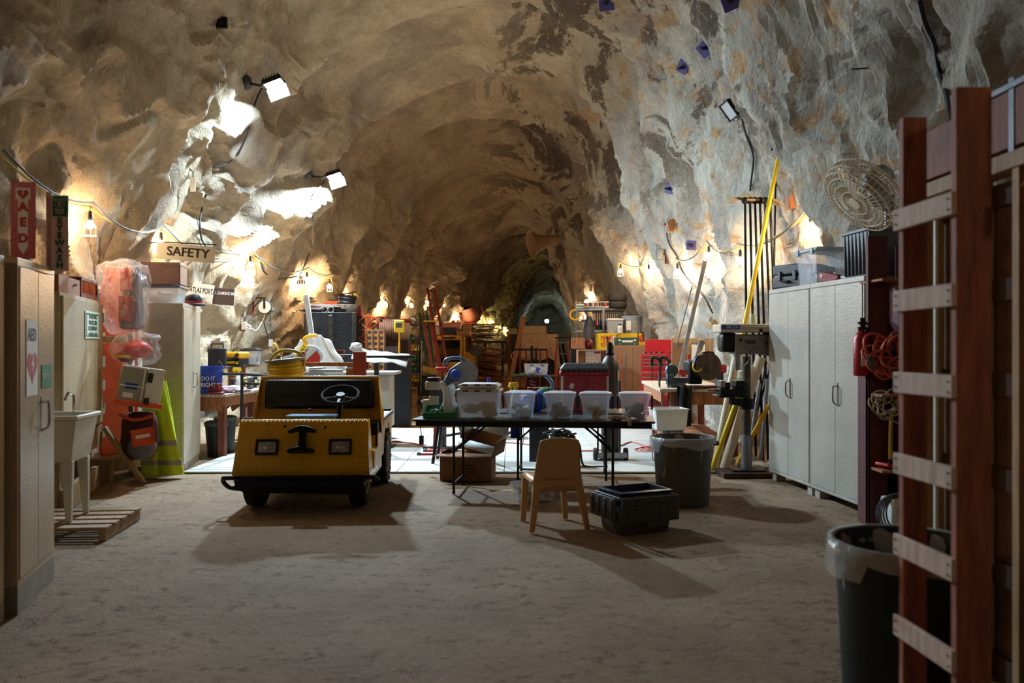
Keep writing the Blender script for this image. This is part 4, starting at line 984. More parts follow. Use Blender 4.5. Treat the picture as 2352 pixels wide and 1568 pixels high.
# headlights
for x in (-.31,.335):
    t_ = Matrix.Translation((x,.068,.56)) @ Euler((-.33,0,0)).to_matrix().to_4x4()
    m = Mb()
    for q in ((-.10,.10,.055,.07),(-.10,.10,-.07,-.055),(-.10,-.085,-.055,.055),(.085,.10,-.055,.055)): m.box(q[0],q[1],-.03,.01,q[2],q[3],t_)
    hl = m.out('headlight', 'black_rubber', cart, bev=.008)
    m = Mb(); m.box(-.086,.086,-.014,.01,-.056,.056,t_); m.out('lens', mt('lamp_lens', 'b9aca4', .12, .3, var=.25, scale=14, bump=.15, bscale=30), hl, bev=.012)
    m = Mb(); m.sph((0,-.014,0), .03, (1.4,.4,.8), 12, t_); m.out('reflector', 'chrome', hl)
# black H-shaped bracket
t_ = Matrix.Translation((.005,.075,.62)) @ Euler((-.33,0,0)).to_matrix().to_4x4()
m = Mb()
m.prism([(-.125,.075),(-.03,.115),(.03,.115),(.125,.08),(.115,.055),(-.03,.07),(-.12,.05)], -.09, -.03, 'xz', t_).prism([(-.12,-.125),(.10,-.125),(.12,-.10),(.03,-.07),(-.03,-.07),(-.12,-.095)], -.09, -.03, 'xz', t_)
m.box(-.03,.03,-.07,.0,-.09,.09,t_)
hb = m.out('tow_bracket', 'black_metal', cart, bev=.006)
nb = text('lettering', '2', .055, 'ink_white', hb, (-.045,-.01,.585), (PI/2-.33,0,0)); nb.location = t_ @ V(-.055,-.012,-.045)
B('sticker', 'ink_black', hb, (-.02,.03,-.0,.004,.58,.60), bev=0)
m = Mb()
for x, z in ((-.17,.74),(.19,.73),(-.33,.76),(.42,.76),(.40,.66)): m.cyl((x,.12+(z-.70)*.36,z),(x,.134+(z-.70)*.36,z),.012 if abs(x)<.3 else .005, n=10)
m.out('bolt_holes', 'black_rubber', cart)
# bumper
m = Mb(); m.tube(smoothpts([(-.52,.03,.20),(-.62,.02,.215),(-.66,-.02,.26),(-.66,-.05,.30),(-.62,-.085,.315),(-.4,-.09,.315),(.4,-.09,.315),(.60,-.085,.315),(.66,-.03,.30),(.67,.04,.27),(.62,.10,.22)],5), .020, 10); m.box(-.56,.56,-.065,.06,.225,.29)
m.out('bumper', 'black_metal', cart, bev=.003)
m = Mb(); m.add([(-.58,.0,.23),(-.50,.0,.17),(.50,.0,.15),(.58,.0,.23),(-.58,.02,.23),(-.50,.02,.17),(.50,.02,.15),(.58,.02,.23)], [(0,1,2,3),(7,6,5,4),(0,4,5,1),(1,5,6,2),(2,6,7,3)]); m.out('splash_guard', 'black_rubber', cart)
# wheels
def wheel(parent, x, y, r, w_, hub='yellow_paint', name='wheel', tread=0, sides=(-1,1)):
    m = Mb(); M = Matrix.Translation((x,y,r)) @ Euler((0,PI/2,0)).to_matrix().to_4x4()
    m.lathe([(r*.55,-w_*.42),(r*.86,-w_*.5),(r*.96,-w_*.42),(r,-w_*.25),(r*1.0,w_*.25),(r*.96,w_*.42),(r*.86,w_*.5),(r*.55,w_*.42)], 36, M)
    if tread:
        for k in range(tread):
            a_ = 2*PI*k/tread; R = M @ Matrix.Rotation(a_,4,'Z')
            m.box(r*.95,r*1.025,-.018,.018,(-w_*.5 if k%2 else -.01),(.01 if k%2 else w_*.5),R)
    o = m.out(name, 'black_rubber', parent, smooth=30)
    M2 = M
    m = Mb()
    for s_ in (-1,1): m.lathe([(r*.5,s_*w_*.30),(r*.54,s_*w_*.44),(r*.5,s_*w_*.40),(r*.2,s_*w_*.34),(.001,s_*w_*.42)], 24, M2)
    m.out('hub', hub, o)
    return o
wheel(cart, -.455, .30, .245, .16); wheel(cart, .475, .30, .245, .16)
wheel(cart, -.50, 1.52, .285, .18, tread=26); wheel(cart, .53, 1.52, .285, .18, tread=26)
# rear bed
m = Mb(); m.box(-.60,.60,1.02,2.0,.70,.725); m.out('bed_deck', mt('bed_metal', '8f9298', .4, .5, var=.2), cart, bev=.003)
def side(x0, x1):
    pts = [(1.0,.725),(1.0,.36),(1.14,.36)] + [(1.52+.37*math.cos(a_), .285+.37*math.sin(a_)) for a_ in [PI*(.92-.84*i/12) for i in range(13)]] + [(1.94,.36),(2.0,.36),(2.0,.725)]
    m = Mb(); m.prism(pts, x0, x1, 'yz'); return m
side(.585,.605).out('side_panel', mt('side_yellow', 'c9a24c', .5, var=.2), cart, bev=.003); side(-.605,-.585).out('side_panel', 'side_yellow', cart, bev=.003)
m = Mb(); m.box(.606,.622,1.0,2.0,.70,.735).box(-.622,-.606,1.0,2.0,.70,.735).box(-.60,.60,1.99,2.02,.70,.75); m.out('bed_edge', 'dark_metal', cart, bev=.002)
B('battery_box', 'black_plastic', cart, (.50,.60,.66,.92,.62,.72), bev=.008); B('side_step', yp, cart, (.56,.61,.30,.62,.33,.50), (.595,.607,.62,1.0,.36,.62)); B('step_plate', 'steel', cart, (.607,.612,.36,.44,.40,.47))
# steering
m = Mb(); sc = V(.265,.52,1.0); ax = V(0,-.42,.9).normalized()
m.torus(sc, .17, .013, ax, n=32, m=8); sw = m.out('steering_wheel', 'black_rubber', cart)
m = Mb(); xx = V(1,0,0); yy = ax.cross(xx).normalized()
for a_ in (-.5, PI+.5, PI/2+.0): m.beam(sc-ax*.02, sc+xx*(.165*math.cos(a_))+yy*(.165*math.sin(a_)*(1 if a_ != PI/2 else -1)), .024, .010)
m.cyl(sc-ax*.05, sc+ax*.005, .04); m.out('spokes', 'black_plastic', sw)
Mb().cyl(sc-ax*.03, (.255,.32,.45), .030).out('steering_column', 'black_metal', cart)
m = Mb(); m.cyl((-.02,.55,.62),(-.02,.52,.845),.008); m.out('shift_lever', 'steel', cart); Mb().sph((-.02,.52,.855),.018).out('lever_knob', mt('dark_red', '6a1c14', .4), cart)
B('dashboard', yp, cart, (-.55,.55,.20,.30,.76,.79)); 
tag(B('blue_clipboard', mt('pale_blue', '5f8cc0', .5, var=.08), None, (-2.07,-1.62,7.79,8.0,.803,.822)), 'pale blue clipboard lying on the dash of the near yellow cart', 'clipboard')
# cord reel on the bed
def P_cart(x, y, z): c_, s_ = math.cos(.045), math.sin(.045); return (-1.86+c_*x-s_*y, 7.52+s_*x+c_*y, z)
t = T('cord_spool', 'yellow cord wound on a black-flanged spool, on the bed of the yellow cart', 'spool', P_cart(-.36,1.30,.726), rot=(0,-.10,.2)); t.scale = (1,1,1.22)
m = Mb()
for k in range(15): m.torus((0,0,.06+.027*k), .165+.008*(k%2), .015, (0,0,1), n=28, m=6)
m.cyl((0,0,.04),(0,0,.47),.15); m.out('wound_cord', mt('cord_yellow', 'd0b020', .55, var=.12), t)
m = Mb(); m.cyl((0,0,.0),(0,0,.035),.20,n=32); m.out('lower_flange', 'black_plastic', t, bev=.004); m = Mb(); m.cyl((0,0,.47),(.0,0,.49),.205,n=32); m.out('upper_flange', mt('flange_grey','6c6e70',.5), t, bev=.004)
Mb().tube(smoothpts([(-.17,-.06,.40),(-.14,-.08,.50),(-.03,-.02,.56),(.12,0,.54),(.19,.0,.47),(.17,-.08,.40)],5), .014, 8).out('loose_end', 'cord_yellow', t)
# red stake frame behind the cart bed
t = T('stake_frame', 'red-painted timber frame with posts and a rail behind the yellow cart', 'frame', P_cart(-.38,2.12,0), .03)
B('post', mt('stake_red', '8c2c22', .55, var=.2), t, (-.07,-.01,0,.09,0,1.385), bev=.004); B('post', 'stake_red', t, (.54,.68,0,.09,0,1.385), bev=.004); B('rail', 'orange_wood', t, (-.01,.54,.02,.06,1.22,1.265)); B('cleat', 'stake_red', t, (.65,.72,-.04,.0,1.19,1.27)); B('lower_post', 'orange_wood', t, (.46,.54,.01,.08,0,1.20)); B('white_rail', 'white_plastic', t, (-.24,-.07,.03,.06,1.20,1.235),(-.24,-.07,.03,.06,1.15,1.18))

# ------------------------------------------------------------------ black folding table and what stands on it
tz = rzof((-.98,8.37), (1.36,8.10)); tl = math.dist((-.98,8.37), (1.36,8.10))
def folding_table(label, loc, rz, L, D, z, group=None, apron=.05):
    t = T('folding_table', label, 'table', loc, rz, group)
    B('tabletop', mt('table_top', '2a2c30', .42, var=.15), t, (0,L,0,D,z-.022,z), bev=.006, seg=2)
    B('apron', 'black_metal', t, (.03,L-.03,.02,.04,z-.022-apron,z-.022),(.03,L-.03,D-.04,D-.02,z-.022-apron,z-.022),(.03,.05,.04,D-.04,z-.022-apron,z-.022),(L-.05,L-.03,.04,D-.04,z-.022-apron,z-.022))
    for s_, x in ((1,.40),(-1,L-.40)):
        for y in (.08, D-.08):
            m = Mb(); m.cyl((x,y,0),(x,y,z-.03),.013,n=10).cyl((x,y,0),(x,y,.03),.016); m.out('leg', 'black_metal', t)
        m = Mb(); m.cyl((x,.08,.10),(x,D-.08,.10),.010).cyl((x,.08,.42),(x,D-.08,.42),.010); m.out('stretcher', 'black_metal', t)
        m = Mb(); m.cyl((x,D/2,.42),(x+s_*.36,D/2,z-.03),.010).cyl((x,.10,.42),(x+s_*.30,.10,z-.03),.009); m.out('brace', 'black_metal', t)
    return t
folding_table('long black folding table carrying the row of clear bins, nearest the viewer', (-.98,8.37,0), tz, tl, .70, .74)
folding_table('second black folding table, behind the first, under the red and grey chest', (-.34,9.22,0), tz*.7, 1.75, .66, .735)
def ont(px, y=.2, z=.74):
    # a spot on the near table: px picks the place along it, y the distance from its near edge
    k = (px-CX)/F; x0, y0 = -.98-math.sin(tz)*y, 8.37+math.cos(tz)*y; c_, s_ = math.cos(tz), math.sin(tz)
    u = (k*y0-x0)/(c_-k*s_); return V(x0+c_*u, y0+s_*u, z)
def open_bin(label, loc, rz, w_, d_, h_, mat, group=None):
    t = T('parts_bin', label, 'bin', loc, rz, group); th = .004; m = Mb()
    m.box(-w_/2,w_/2,-d_/2,d_/2,0,th); m.box(-w_/2,w_/2,d_/2-th,d_/2,th,h_); m.box(-w_/2,w_/2,-d_/2,-d_/2+th,th,h_*.5)
    for s_ in (-1,1): m.prism([(-d_/2,th),(d_/2,th),(d_/2,h_),(-d_/2+.06,h_),(-d_/2,h_*.5)], s_*w_/2-(th if s_ > 0 else 0), s_*w_/2+(th if s_ < 0 else 0), 'yz')
    m.box(-w_/2-.004,w_/2+.004,-d_/2-.006,-d_/2+.004,h_*.42,h_*.52)
    m.out('body', mat, t, bev=.002); return t
q = ont(996,.14); gb = open_bin('green parts bin at the left end of the near table, full of small fittings', q, tz, .165, .22, .125, 'green_plastic')
q = ont(1034,.14); open_bin('green parts bin holding a white plastic bag', q, tz, .165, .22, .125, 'green_plastic')
rn = random.Random(3)
for k in range(8):
    q = ont(996,.14); t = T('metal_fitting', 'small metal fitting lying in the leftmost green bin', 'fitting', (q.x+rn.uniform(-.05,.05), q.y+rn.uniform(-.06,.06), .79+.01*rn.random()), rn.random()*3, 'fittings in the green bin')
    Mb().cyl((-.025,0,.01),(.025,0,.02),.012).cyl((0,-.02,.012),(0,.01,.03),.010).out('fitting', ('steel','grey_plastic','chrome')[k%3], t)
q = ont(1034,.15); t = T('plastic_bag', 'white plastic bag standing up out of the second green bin', 'bag', (q.x,q.y,.75), 0)
def bagf(u, v):
    a_ = 2*PI*u; r = (.075, .078, .07, .055, .05, .058, .062)[min(6,int(v*6.999))]
    r *= 1+.14*math.sin(a_*5+v*3)+.1*noise.noise(V(math.cos(a_)*2,math.sin(a_)*2,v*3)); return V(r*math.cos(a_)-.02*v, r*.8*math.sin(a_), v*.31+.02*math.sin(a_*2)*v)
m = Mb(); n_ = 26; g = [[m.b.verts.new(bagf(i/n_, j/14)) for j in range(15)] for i in range(n_)]
for i in range(n_):
    for j in range(14): m.b.faces.new((g[i][j], g[(i+1)%n_][j], g[(i+1)%n_][j+1], g[i][j+1]))
m.out('bag', mt('bag_white', 'd5d8d8', .5, alpha=.82, var=.05), t, smooth=60)
mt('bin_clear', 'dfe8f4', .3, alpha=.24, var=0, bump=0); mt('lid_white', 'd8d5d2', .5, var=.08); mt('clip_dark', '3a1c28', .5); mt('gloves_tan', 'a8947c', .9, var=.3)
q = ont(1101,.22); bt = tote('large clear tote with two white dark-clipped lids, left half of the near table', q, tz, .405, .30, .275, 'clear_plastic', lid='lid_white', fill='gloves_tan', taper=.015)
m = Mb()
for z in (.278,.335):
    for k in range(3): m.box(-.14+.115*k,-.085+.115*k,-.175,-.165,z-.008,z+.006)
m.out('clip', 'clip_dark', bt)
Mb().box(-.19,.20,-.15,.17,.305,.335).box(-.17,.18,-.14,.15,.335,.345).out('second_lid', 'lid_white', bt, bev=.008)
def handled_bin(label, px, y, hc, fill, note=None):
    q = ont(px, y); t = T('handled_tote', label, 'tote', q, tz, 'clear bins with swing handles on the near table'); w0, w1, d0, d1, h_ = .115,.150,.10,.125,.245
    m = Mb()
    def rr(w_, d_, z, n=5, r=.03):
        o = []
        for cx_, cy_, a0 in ((w_-r,d_-r,0),(-w_+r,d_-r,PI/2),(-w_+r,-d_+r,PI),(w_-r,-d_+r,1.5*PI)):
            for i in range(n): a_ = a0+PI/2*i/(n-1); o.append((cx_+r*math.cos(a_), cy_+r*math.sin(a_), z))
        return o
    R = [rr(w0,d0,0), rr(w1-.008,d1-.008,h_*.86), rr(w1,d1,h_*.86), rr(w1,d1,h_), rr(w1-.01,d1-.01,h_), rr(w0-.004,d0-.004,.006)]
    vs = [[m.b.verts.new(p) for p in r] for r in R]; k = len(vs[0]); m.b.faces.new(vs[0][::-1]); m.b.faces.new(vs[-1])
    for a_, c_ in zip(vs, vs[1:]):
        for i in range(k): m.b.faces.new((a_[i], a_[(i+1)%k], c_[(i+1)%k], c_[i]))
    m.out('body', 'bin_clear', t)
    m = Mb(); L1 = rr(w1+.006,d1+.006,h_-.006); L2 = rr(w1+.006,d1+.006,h_+.012); L3 = [(x,y_,h_+.012+.022*(1-(x/w1)**2)) for x,y_,z in rr(w1-.02,d1-.02,0)]
    vs = [[m.b.verts.new(p) for p in r] for r in (L1,L2,L3)]; m.b.faces.new(vs[-1])
    for a_, c_ in zip(vs, vs[1:]):
        for i in range(k): m.b.faces.new((a_[i], a_[(i+1)%k], c_[(i+1)%k], c_[i]))
    m.out('lid', mt('bin_lid','e4e8f0',.35,alpha=.55,var=0,bump=0), t)
    for s_ in (-1,1): Mb().prism([(-.07,h_-.01),(.02,h_-.01),(.0,h_*.42),(-.03,h_*.40)], s_*(w1+.006), s_*(w1+.024), 'yz').out('handle', hc, t, bev=.003)
    rn = random.Random(px); m = Mb()
    for i in range(16):
        z = rn.uniform(.02,.15); m.bx((rn.uniform(-.07,.07)*(.9+z), rn.uniform(-.06,.06), z), (rn.uniform(.03,.09), rn.uniform(.03,.08), rn.uniform(.02,.06)), (rn.uniform(-.5,.5),rn.uniform(-.5,.5),rn.uniform(0,3)))
    m.out('contents', fill, t, bev=.003)
    if note: B('note', mt('note_tan','c9b48e',.8), t, (-.03,.035,-d0-.012,-d0-.008,.01,.12)); text('lettering', note, .035, 'ink_black', t, (0,-d0-.013,.065), (PI/2,-.6,0))
    return t
mt('purple_plastic', '3a1c48', .5); mt('teal_plastic', '0f6450', .5); mt('fill_grey', '4c4c4c', .8, var=.4, scale=20); mt('fill_white', 'c8ccd0', .8, var=.2, scale=20); mt('fill_tan', '8e8468', .8, var=.3, scale=15)
handled_bin('clear bin of white bags and bundles, right of the large clear tote', 1195, .22, 'purple_plastic', 'fill_white')
handled_bin('clear bin with teal handles and a dark grey heap inside', 1286, .22, 'teal_plastic', 'fill_grey')
handled_bin('clear bin with a tan note in front, second from the right end', 1368, .22, 'purple_plastic', 'fill_tan', 'ELB')
handled_bin('clear bin of stacked small boxes, rightmost on the near table', 1458, .22, 'purple_plastic', 'fill_grey')
q = ont(1425,.10); t = T('work_glove', 'crumpled work glove hanging over the near edge of the table', 'glove', (q.x,q.y,.755), 0)
m = cloth_blob(Mb(), (-.04,0,.01), .07,.05,.028, 7, .35); m.tube(smoothpts([(.0,-.02,.01),(.05,-.06,.015),(.075,-.115,-.01),(.07,-.125,-.06)],4), [.018]*12+[.014], 8).tube(smoothpts([(-.0,.02,.01),(.05,.0,.02),(.09,-.02,.015)],4), .014, 8); m.out('glove', 'gloves_tan', t)
t = T('white_machine', 'small white bench machine on grey bases at the left end of the near table', 'machine', tuple(ont(1000,.50)), tz)
B('base', 'grey_plastic', t, (-.13,.10,-.10,.12,0,.02)); B('lower_body', mt('ivory','b8b2a2',.5,var=.1), t, (-.12,-.05,-.08,.02,.02,.16),(-.05,.05,-.09,.09,.10,.2), bev=.008); B('column', 'grey_plastic', t, (-.05,.09,-.06,.08,.02,.33), bev=.006); B('head', 'ivory', t, (-.09,.07,-.09,.08,.26,.35), bev=.012); B('top_cap','black_metal',t,(-.07,.05,-.08,.06,.35,.39),bev=.008); Mb().tube(smoothpts([(.0,0,.39),(-.09,0,.36),(-.16,.0,.2),(-.17,0,.02)],5),.007,6).out('cord','black_rubber',t); Mb().cyl((-.14,-.02,.1),(-.11,-.02,.1),.05,n=20).out('knob','black_plastic',t)
# second table load
q = P(1342, 900, 9.45)
t = T('tool_chest', 'red lidded tool chest with a grey slotted top, behind the clear bins', 'tool chest', (q.x,q.y,.735), -.03)
B('body', mt('chest_red', 'a81c1e', .4, var=.08), t, (-.25,.25,-.15,.16,0,.42), bev=.008); B('rim', 'chest_red', t, (-.272,.272,-.17,.17,.39,.44), bev=.012)
m = Mb(); m.box(-.262,.262,-.165,.165,.44,.47).box(-.262,.262,-.165,.165,.47,.525,tx=.045,ty=.05); m.out('lid', mt('lid_grey','55585e',.5,var=.1), t, bev=.006)
m = Mb()
for r_ in range(2):
    for k in range(4): m.bx((-.15+.10*k,-.045+.07*r_,.526),(.075,.035,.004))
for k in range(9): m.box(-.24+.055*k,-.22+.055*k,-.175,-.165,.43,.455)
m.out('recess', 'black_rubber', t)
B('corner_strip','white_plastic',t,(-.256,-.235,-.156,-.15,.0,.40),(.235,.256,-.156,-.15,.0,.40)); B('centre_groove','dark_red',t,(-.012,-.004,-.153,-.15,.0,.38),(.02,.028,-.153,-.15,.0,.38)); Mb().bx((-.145,-.153,.28),(.045,.004,.055),(0,.45,0)).out('paper_label','paper',t)
q = P(1184, 900, 9.3); spray('spray bottle with a yellow trigger behind the second clear bin', (q.x,q.y,.735), s=1.25)
q = P(1210, 895, 9.5); t = T('foil_bundle', 'crumpled silvery foil bundle behind the bins', 'bundle', (q.x,q.y,.735)); cloth_blob(Mb(), (0,0,.11), .07,.07,.11, 21, .3).out('bundle', mt('foil','b9aca0',.25,.8,var=.3), t, smooth=20)
q = P(1222, 925, 9.35); t = T('blue_bag', 'bright blue cloth bag between two clear bins', 'bag', (q.x+.04,q.y,.735)); cloth_blob(Mb(), (0,0,.11), .15,.09,.11, 15, .3).out('bag', mt('blue_cloth','1c40b8',.7,var=.2), t, smooth=40)
q = P(1255, 895, 9.45); t = T('cloth_hat', 'green cloth cap resting on the blue bag', 'cap', (q.x,q.y,.93)); m = Mb(); m.sph((0,0,0), .10, (1.1,1,.7), 18); m.out('crown', mt('green_cloth','2a5c24',.8,var=.1), t); Mb().box(-.15,-.04,-.10,-.02,-.03,-.02).out('peak','green_cloth',t,bev=.004)
q = P(1244, 890, 9.65); t = T('face_shield', 'striped blue and white shield behind the green cap', 'shield', (q.x,q.y,1.0)); Mb().torus((0,0,0), .12, .022, (.2,1,0), a0=-.4, a1=PI+.2, n=18).out('rim', mt('sky_blue','4a90d0',.3), t)
m = Mb()
for k in range(4): m.bx((-.10,-.01,-.06+.035*k),(.07,.03,.012),(0,.3,0))
m.out('stripes','ink_red',t)
# tan plastic chair seen from behind
t = T('plastic_chair', 'tan moulded plastic chair seen from behind, in front of the near table', 'chair', (.17,6.73,0), .235)
mt('chair_tan', 'c89a62', .42, var=.06, scale=2, bump=.02)
m = Mb()
def backf(u, v):
    z = .30+.42*v; hw = .205-.045*v**1.2 if v < .999 else .155
    x = (u-.5)*2*hw; y = .0-.035*v + .035*(1-(2*u-1)**2)*v + .06*(1-v)
    z += .018*(1-(2*u-1)**2)*(v > .9); 
    return V(.2+x, y-.02, z)
m.grid(14, 14, backf); m.out('backrest', 'chair_tan', t, solid=.010, smooth=60)
m = Mb()
def seatf(u, v):
    hw = .21-.02*v; x = (u-.5)*2*hw; e = max(abs(2*u-1), 2*v-1 if v > .5 else 0)
    return V(.2+x, .02+.42*v, .415-.02*math.cos((u-.5)*3)*(1-abs(2*v-1)*.5)-.035*max(0,(e-.85)/.15)**2)
m.grid(16, 14, seatf); m.out('seat', 'chair_tan', t, solid=.008, smooth=60)
def chair_leg(x0, y0, x1, y1, z1, wx):
    m = Mb(); n = 7
    for k in range(n):
        pass
    m.add([(x0-.022,y0-.014,0),(x0+.022,y0-.014,0),(x0+.022,y0+.014,0),(x0-.022,y0+.014,0),(x1-wx,y1-.02,z1),(x1+wx,y1-.02,z1),(x1+wx,y1+.02,z1),(x1-wx,y1+.02,z1)], [(3,2,1,0),(4,5,6,7),(0,1,5,4),(1,2,6,5),(2,3,7,6),(3,0,4,7)])
    return m.out('leg', 'chair_tan', t, bev=.006)
chair_leg(-.02,-.02,.045,.03,.44,.035); chair_leg(.44,-.02,.365,.03,.44,.035); chair_leg(.02,.42,.04,.40,.40,.03); chair_leg(.39,.42,.36,.40,.40,.03)
m = Mb(); m.prism([(.0,.40),(.40,.40),(.37,.33),(.20,.355),(.03,.33)], .0, .012); m.prism([(.03,.40),(.37,.40),(.35,.35),(.20,.375),(.05,.35)], .42, .43); m.out('seat_skirt', 'chair_tan', t, bev=.003)
# grey lidded crate with a nested dark one
t = T('attached_lid_crate', 'dark grey crate with its lid flaps folded down, beside the tan chair', 'crate', (.83,6.56,0), .42)
m = Mb(); W_, D_, Hh = .50,.36,.30
def rq(k, z): return [(k,k,z),(W_-k,k,z),(W_-k,D_-k,z),(k,D_-k,z)]
vs = [[m.b.verts.new(p) for p in r] for r in (rq(.035,0), rq(.0,Hh-.03), rq(-.012,Hh-.03), rq(-.012,Hh), rq(.006,Hh), rq(.04,.008))]; m.b.faces.new(vs[0][::-1]); m.b.faces.new(vs[-1])
for a_, c_ in zip(vs, vs[1:]):
    for i in range(4): m.b.faces.new((a_[i], a_[(i+1)%4], c_[(i+1)%4], c_[i]))
m.out('body', mt('crate_grey','4e4a46',.55,var=.12), t, bev=.006)
m = Mb(); m.box(-.012,W_+.012,-.05,-.035,.10,Hh-.005)
for k in range(6): m.box(-.012,W_+.012,-.058,-.05,.11+.032*k,.116+.032*k)
for k in range(7): m.box(.04+.072*k,.046+.072*k,-.056,-.05,.12,.29)
m.prism([(.20,.10),(.42,.10),(.40,.06),(.24,.06)], -.05, -.035); m.out('lid_flap', 'crate_grey', t, bev=.003)
m = Mb(); m.box(-.055,W_*.0-.040,-.01,D_+.01,.12,Hh-.005)
for k in range(4): m.box(-.062,-.055,.02+.1*k,.05+.1*k,.14,.28)
o2 = m.out('lid_flap', 'crate_grey', t, bev=.003); B('hand_hole','black_rubber',t,(-.004,.012,.12,.22,.10,.24))
t = T('nested_crate', 'dark blue-black inner crate with a clear rim, nested in the grey crate', 'crate', (.83,6.56,0), .42)
m = Mb(); vs = [[m.b.verts.new(p) for p in r] for r in (rq(.045,.10), rq(.015,.31), rq(-.0,.325), rq(.03,.335), rq(.05,.11))]; m.b.faces.new(vs[0][::-1]); m.b.faces.new(vs[-1])
for a_, c_ in zip(vs, vs[1:]):
    for i in range(4): m.b.faces.new((a_[i], a_[(i+1)%4], c_[(i+1)%4], c_[i]))
m.out('body', mt('navy','20263a',.35,var=.1), t, bev=.004)
# grey round rubbish bin with clear liner
mt('liner_film','d4d8dc',.12,alpha=.42,var=0,bump=.3,bscale=16)
def round_bin(label, loc, r0, r1, h_, mat, liner=True, rz=0, sq_=0, film='liner_film'):
    t = T('rubbish_bin', label, 'bin', loc, rz)
    Mb().lathe([(r0,0),(r0+.004,.01),(r1-.012,h_-.07),(r1-.008,h_-.065),(r1,h_-.02),(r1+.012,h_-.018),(r1+.012,h_),(r1-.008,h_),(r1-.02,h_-.08),(r0-.006,.02)], 48).out('body', mat, t)
    if liner:
        m = Mb(); n = 64; pr = [(r1-.03,h_-.35),(r1-.018,h_-.06),(r1-.004,h_+.004),(r1+.018,h_+.004),(r1+.022,h_-.04),(r1+.026,h_-.09)]
        def lf(i, j):
            a_ = 2*PI*i/n; r, z = pr[j]; k = noise.noise(V(math.cos(a_)*4,math.sin(a_)*4,j*.7)); hang = .05*noise.noise(V(math.cos(a_)*1.5,math.sin(a_)*1.5,3))+(.05 if math.cos(a_+.5) < -.4 else -.03)
            return V((r+.010*abs(k)*(j > 2)+.02*k*(j < 2))*math.cos(a_), (r+.010*abs(k)*(j > 2)+.02*k*(j < 2))*math.sin(a_), z-(hang if j == 5 else hang*.4 if j == 4 else 0)+.004*k)
        g = [[m.b.verts.new(lf(i,j)) for j in range(len(pr))] for i in range(n)]
        for i in range(n):
            for j in range(len(pr)-1): m.b.faces.new((g[i][j], g[(i+1)%n][j], g[(i+1)%n][j+1], g[i][j+1]))
        m.out('liner', film, t, smooth=180)
    return t
rb = round_bin('round dark grey rubbish bin with a clear liner, right of the near table', (1.585,7.92,0), .235, .28, .62, mt('bin_grey','4c4844',.55,var=.1))
B('side_handle','bin_grey',rb,(.27,.33,-.05,.05,.54,.58),bev=.01)
nb_ = round_bin('dark green rubbish bin with a clear liner, at the lower right behind the wooden ladder', (1.625,3.52,0), .24, .285, .68, mt('bin_green','16241f',.5,var=.1), film=mt('film_near','d4d4d0',.12,alpha=.5,var=0,bump=.2,bscale=14))
# cardboard boxes under the table
t = T('cardboard_box', 'closed brown cardboard box on the floor under the near table, with a globe mark', 'box', (-.48,9.35,0), tz)
B('carton','cardboard',t,(-.28,.28,-.18,.18,0,.29),bev=.003); m = Mb(); m.add([(-.28,-.18,.29),(.28,-.18,.29),(.30,-.26,.255),(-.34,-.28,.275)],[(0,1,2,3)]).add([(-.28,-.18,.29),(-.28,.18,.29),(-.12,.16,.33),(-.20,-.15,.34)],[(0,1,2,3)]); m.out('flap','cardboard',t,solid=.005)
m = Mb(); 
for sc_ in (1,.6,.25): m.tube([(.05+.09*sc_*math.cos(a_), -.1815, .13+.05*math.sin(a_)) for a_ in [2*PI*i/24 for i in range(24)]], .0018, 4, closed=True)
for z in (.10,.16): m.tube([(-.035,-.1815,z),(.135,-.1815,z)], .0018, 4)
for q_ in ((-.06,.16,.205,.208),(-.06,.16,.055,.058),(-.06,-.057,.055,.208),(.157,.16,.055,.208)): m.box(q_[0],q_[1],-.1822,-.1805,q_[2],q_[3])
m.out('printed_mark','ink_black',t); text('lettering','ORBELL',.035,'ink_black',t,(.05,-.1825,.13),(PI/2,0,0))
t = T('cardboard_box', 'open white-lined cardboard box tipped on top of the brown one', 'box', (-.33,9.45,.30), rot=(.1,.20,tz-.25))
m = Mb(); m.box(-.22,.20,-.15,.15,.0,.004).box(-.22,.20,-.154,-.15,0,.12).box(-.22,.20,.15,.154,0,.17).box(-.224,-.22,-.15,.15,0,.16).box(.20,.204,-.15,.15,0,.16); m.out('carton','cardboard',t)
mt('carton_white','ccd4d4',.7,var=.05)
m = Mb(); m.add([(-.21,.15,.17),(.19,.15,.17),(.21,.22,.34),(-.08,.22,.36)],[(0,1,2,3)]).add([(.20,-.15,.16),(.20,.15,.16),(.33,.13,.32),(.31,-.10,.30)],[(0,1,2,3)]).add([(-.22,-.155,.12),(.20,-.155,.12),(.22,-.23,.05),(-.20,-.23,.05)],[(0,1,2,3)]).add([(-.222,-.15,.16),(-.222,.15,.16),(-.30,.13,.28),(-.30,-.1,.26)],[(0,1,2,3)]); m.out('white_flap','carton_white',t,solid=.004,fix=False)
t = T('blue_pouch', 'blue pouch with a strap hanging under the second table', 'pouch', tuple(P(1184,985,9.3)-V(0,0,.0)), 0)
B('pouch',mt('pouch_blue','1a30a0',.7,var=.1),t,(-.055,.05,-.02,.05,-.10,.19),bev=.015); Mb().tube(smoothpts([(.06,0,.16),(.09,0,-.05),(.075,0,-.18),(.05,0,-.10)],5),.004,6).out('strap','white_cloth',t)
# clear container on the floor behind the chair
tote('low clear tub on the floor behind the tan chair legs', (.20,8.1,0), .2, .36, .28, .14, 'clear_plastic', fill='fill_tan', lid='clear_plastic')
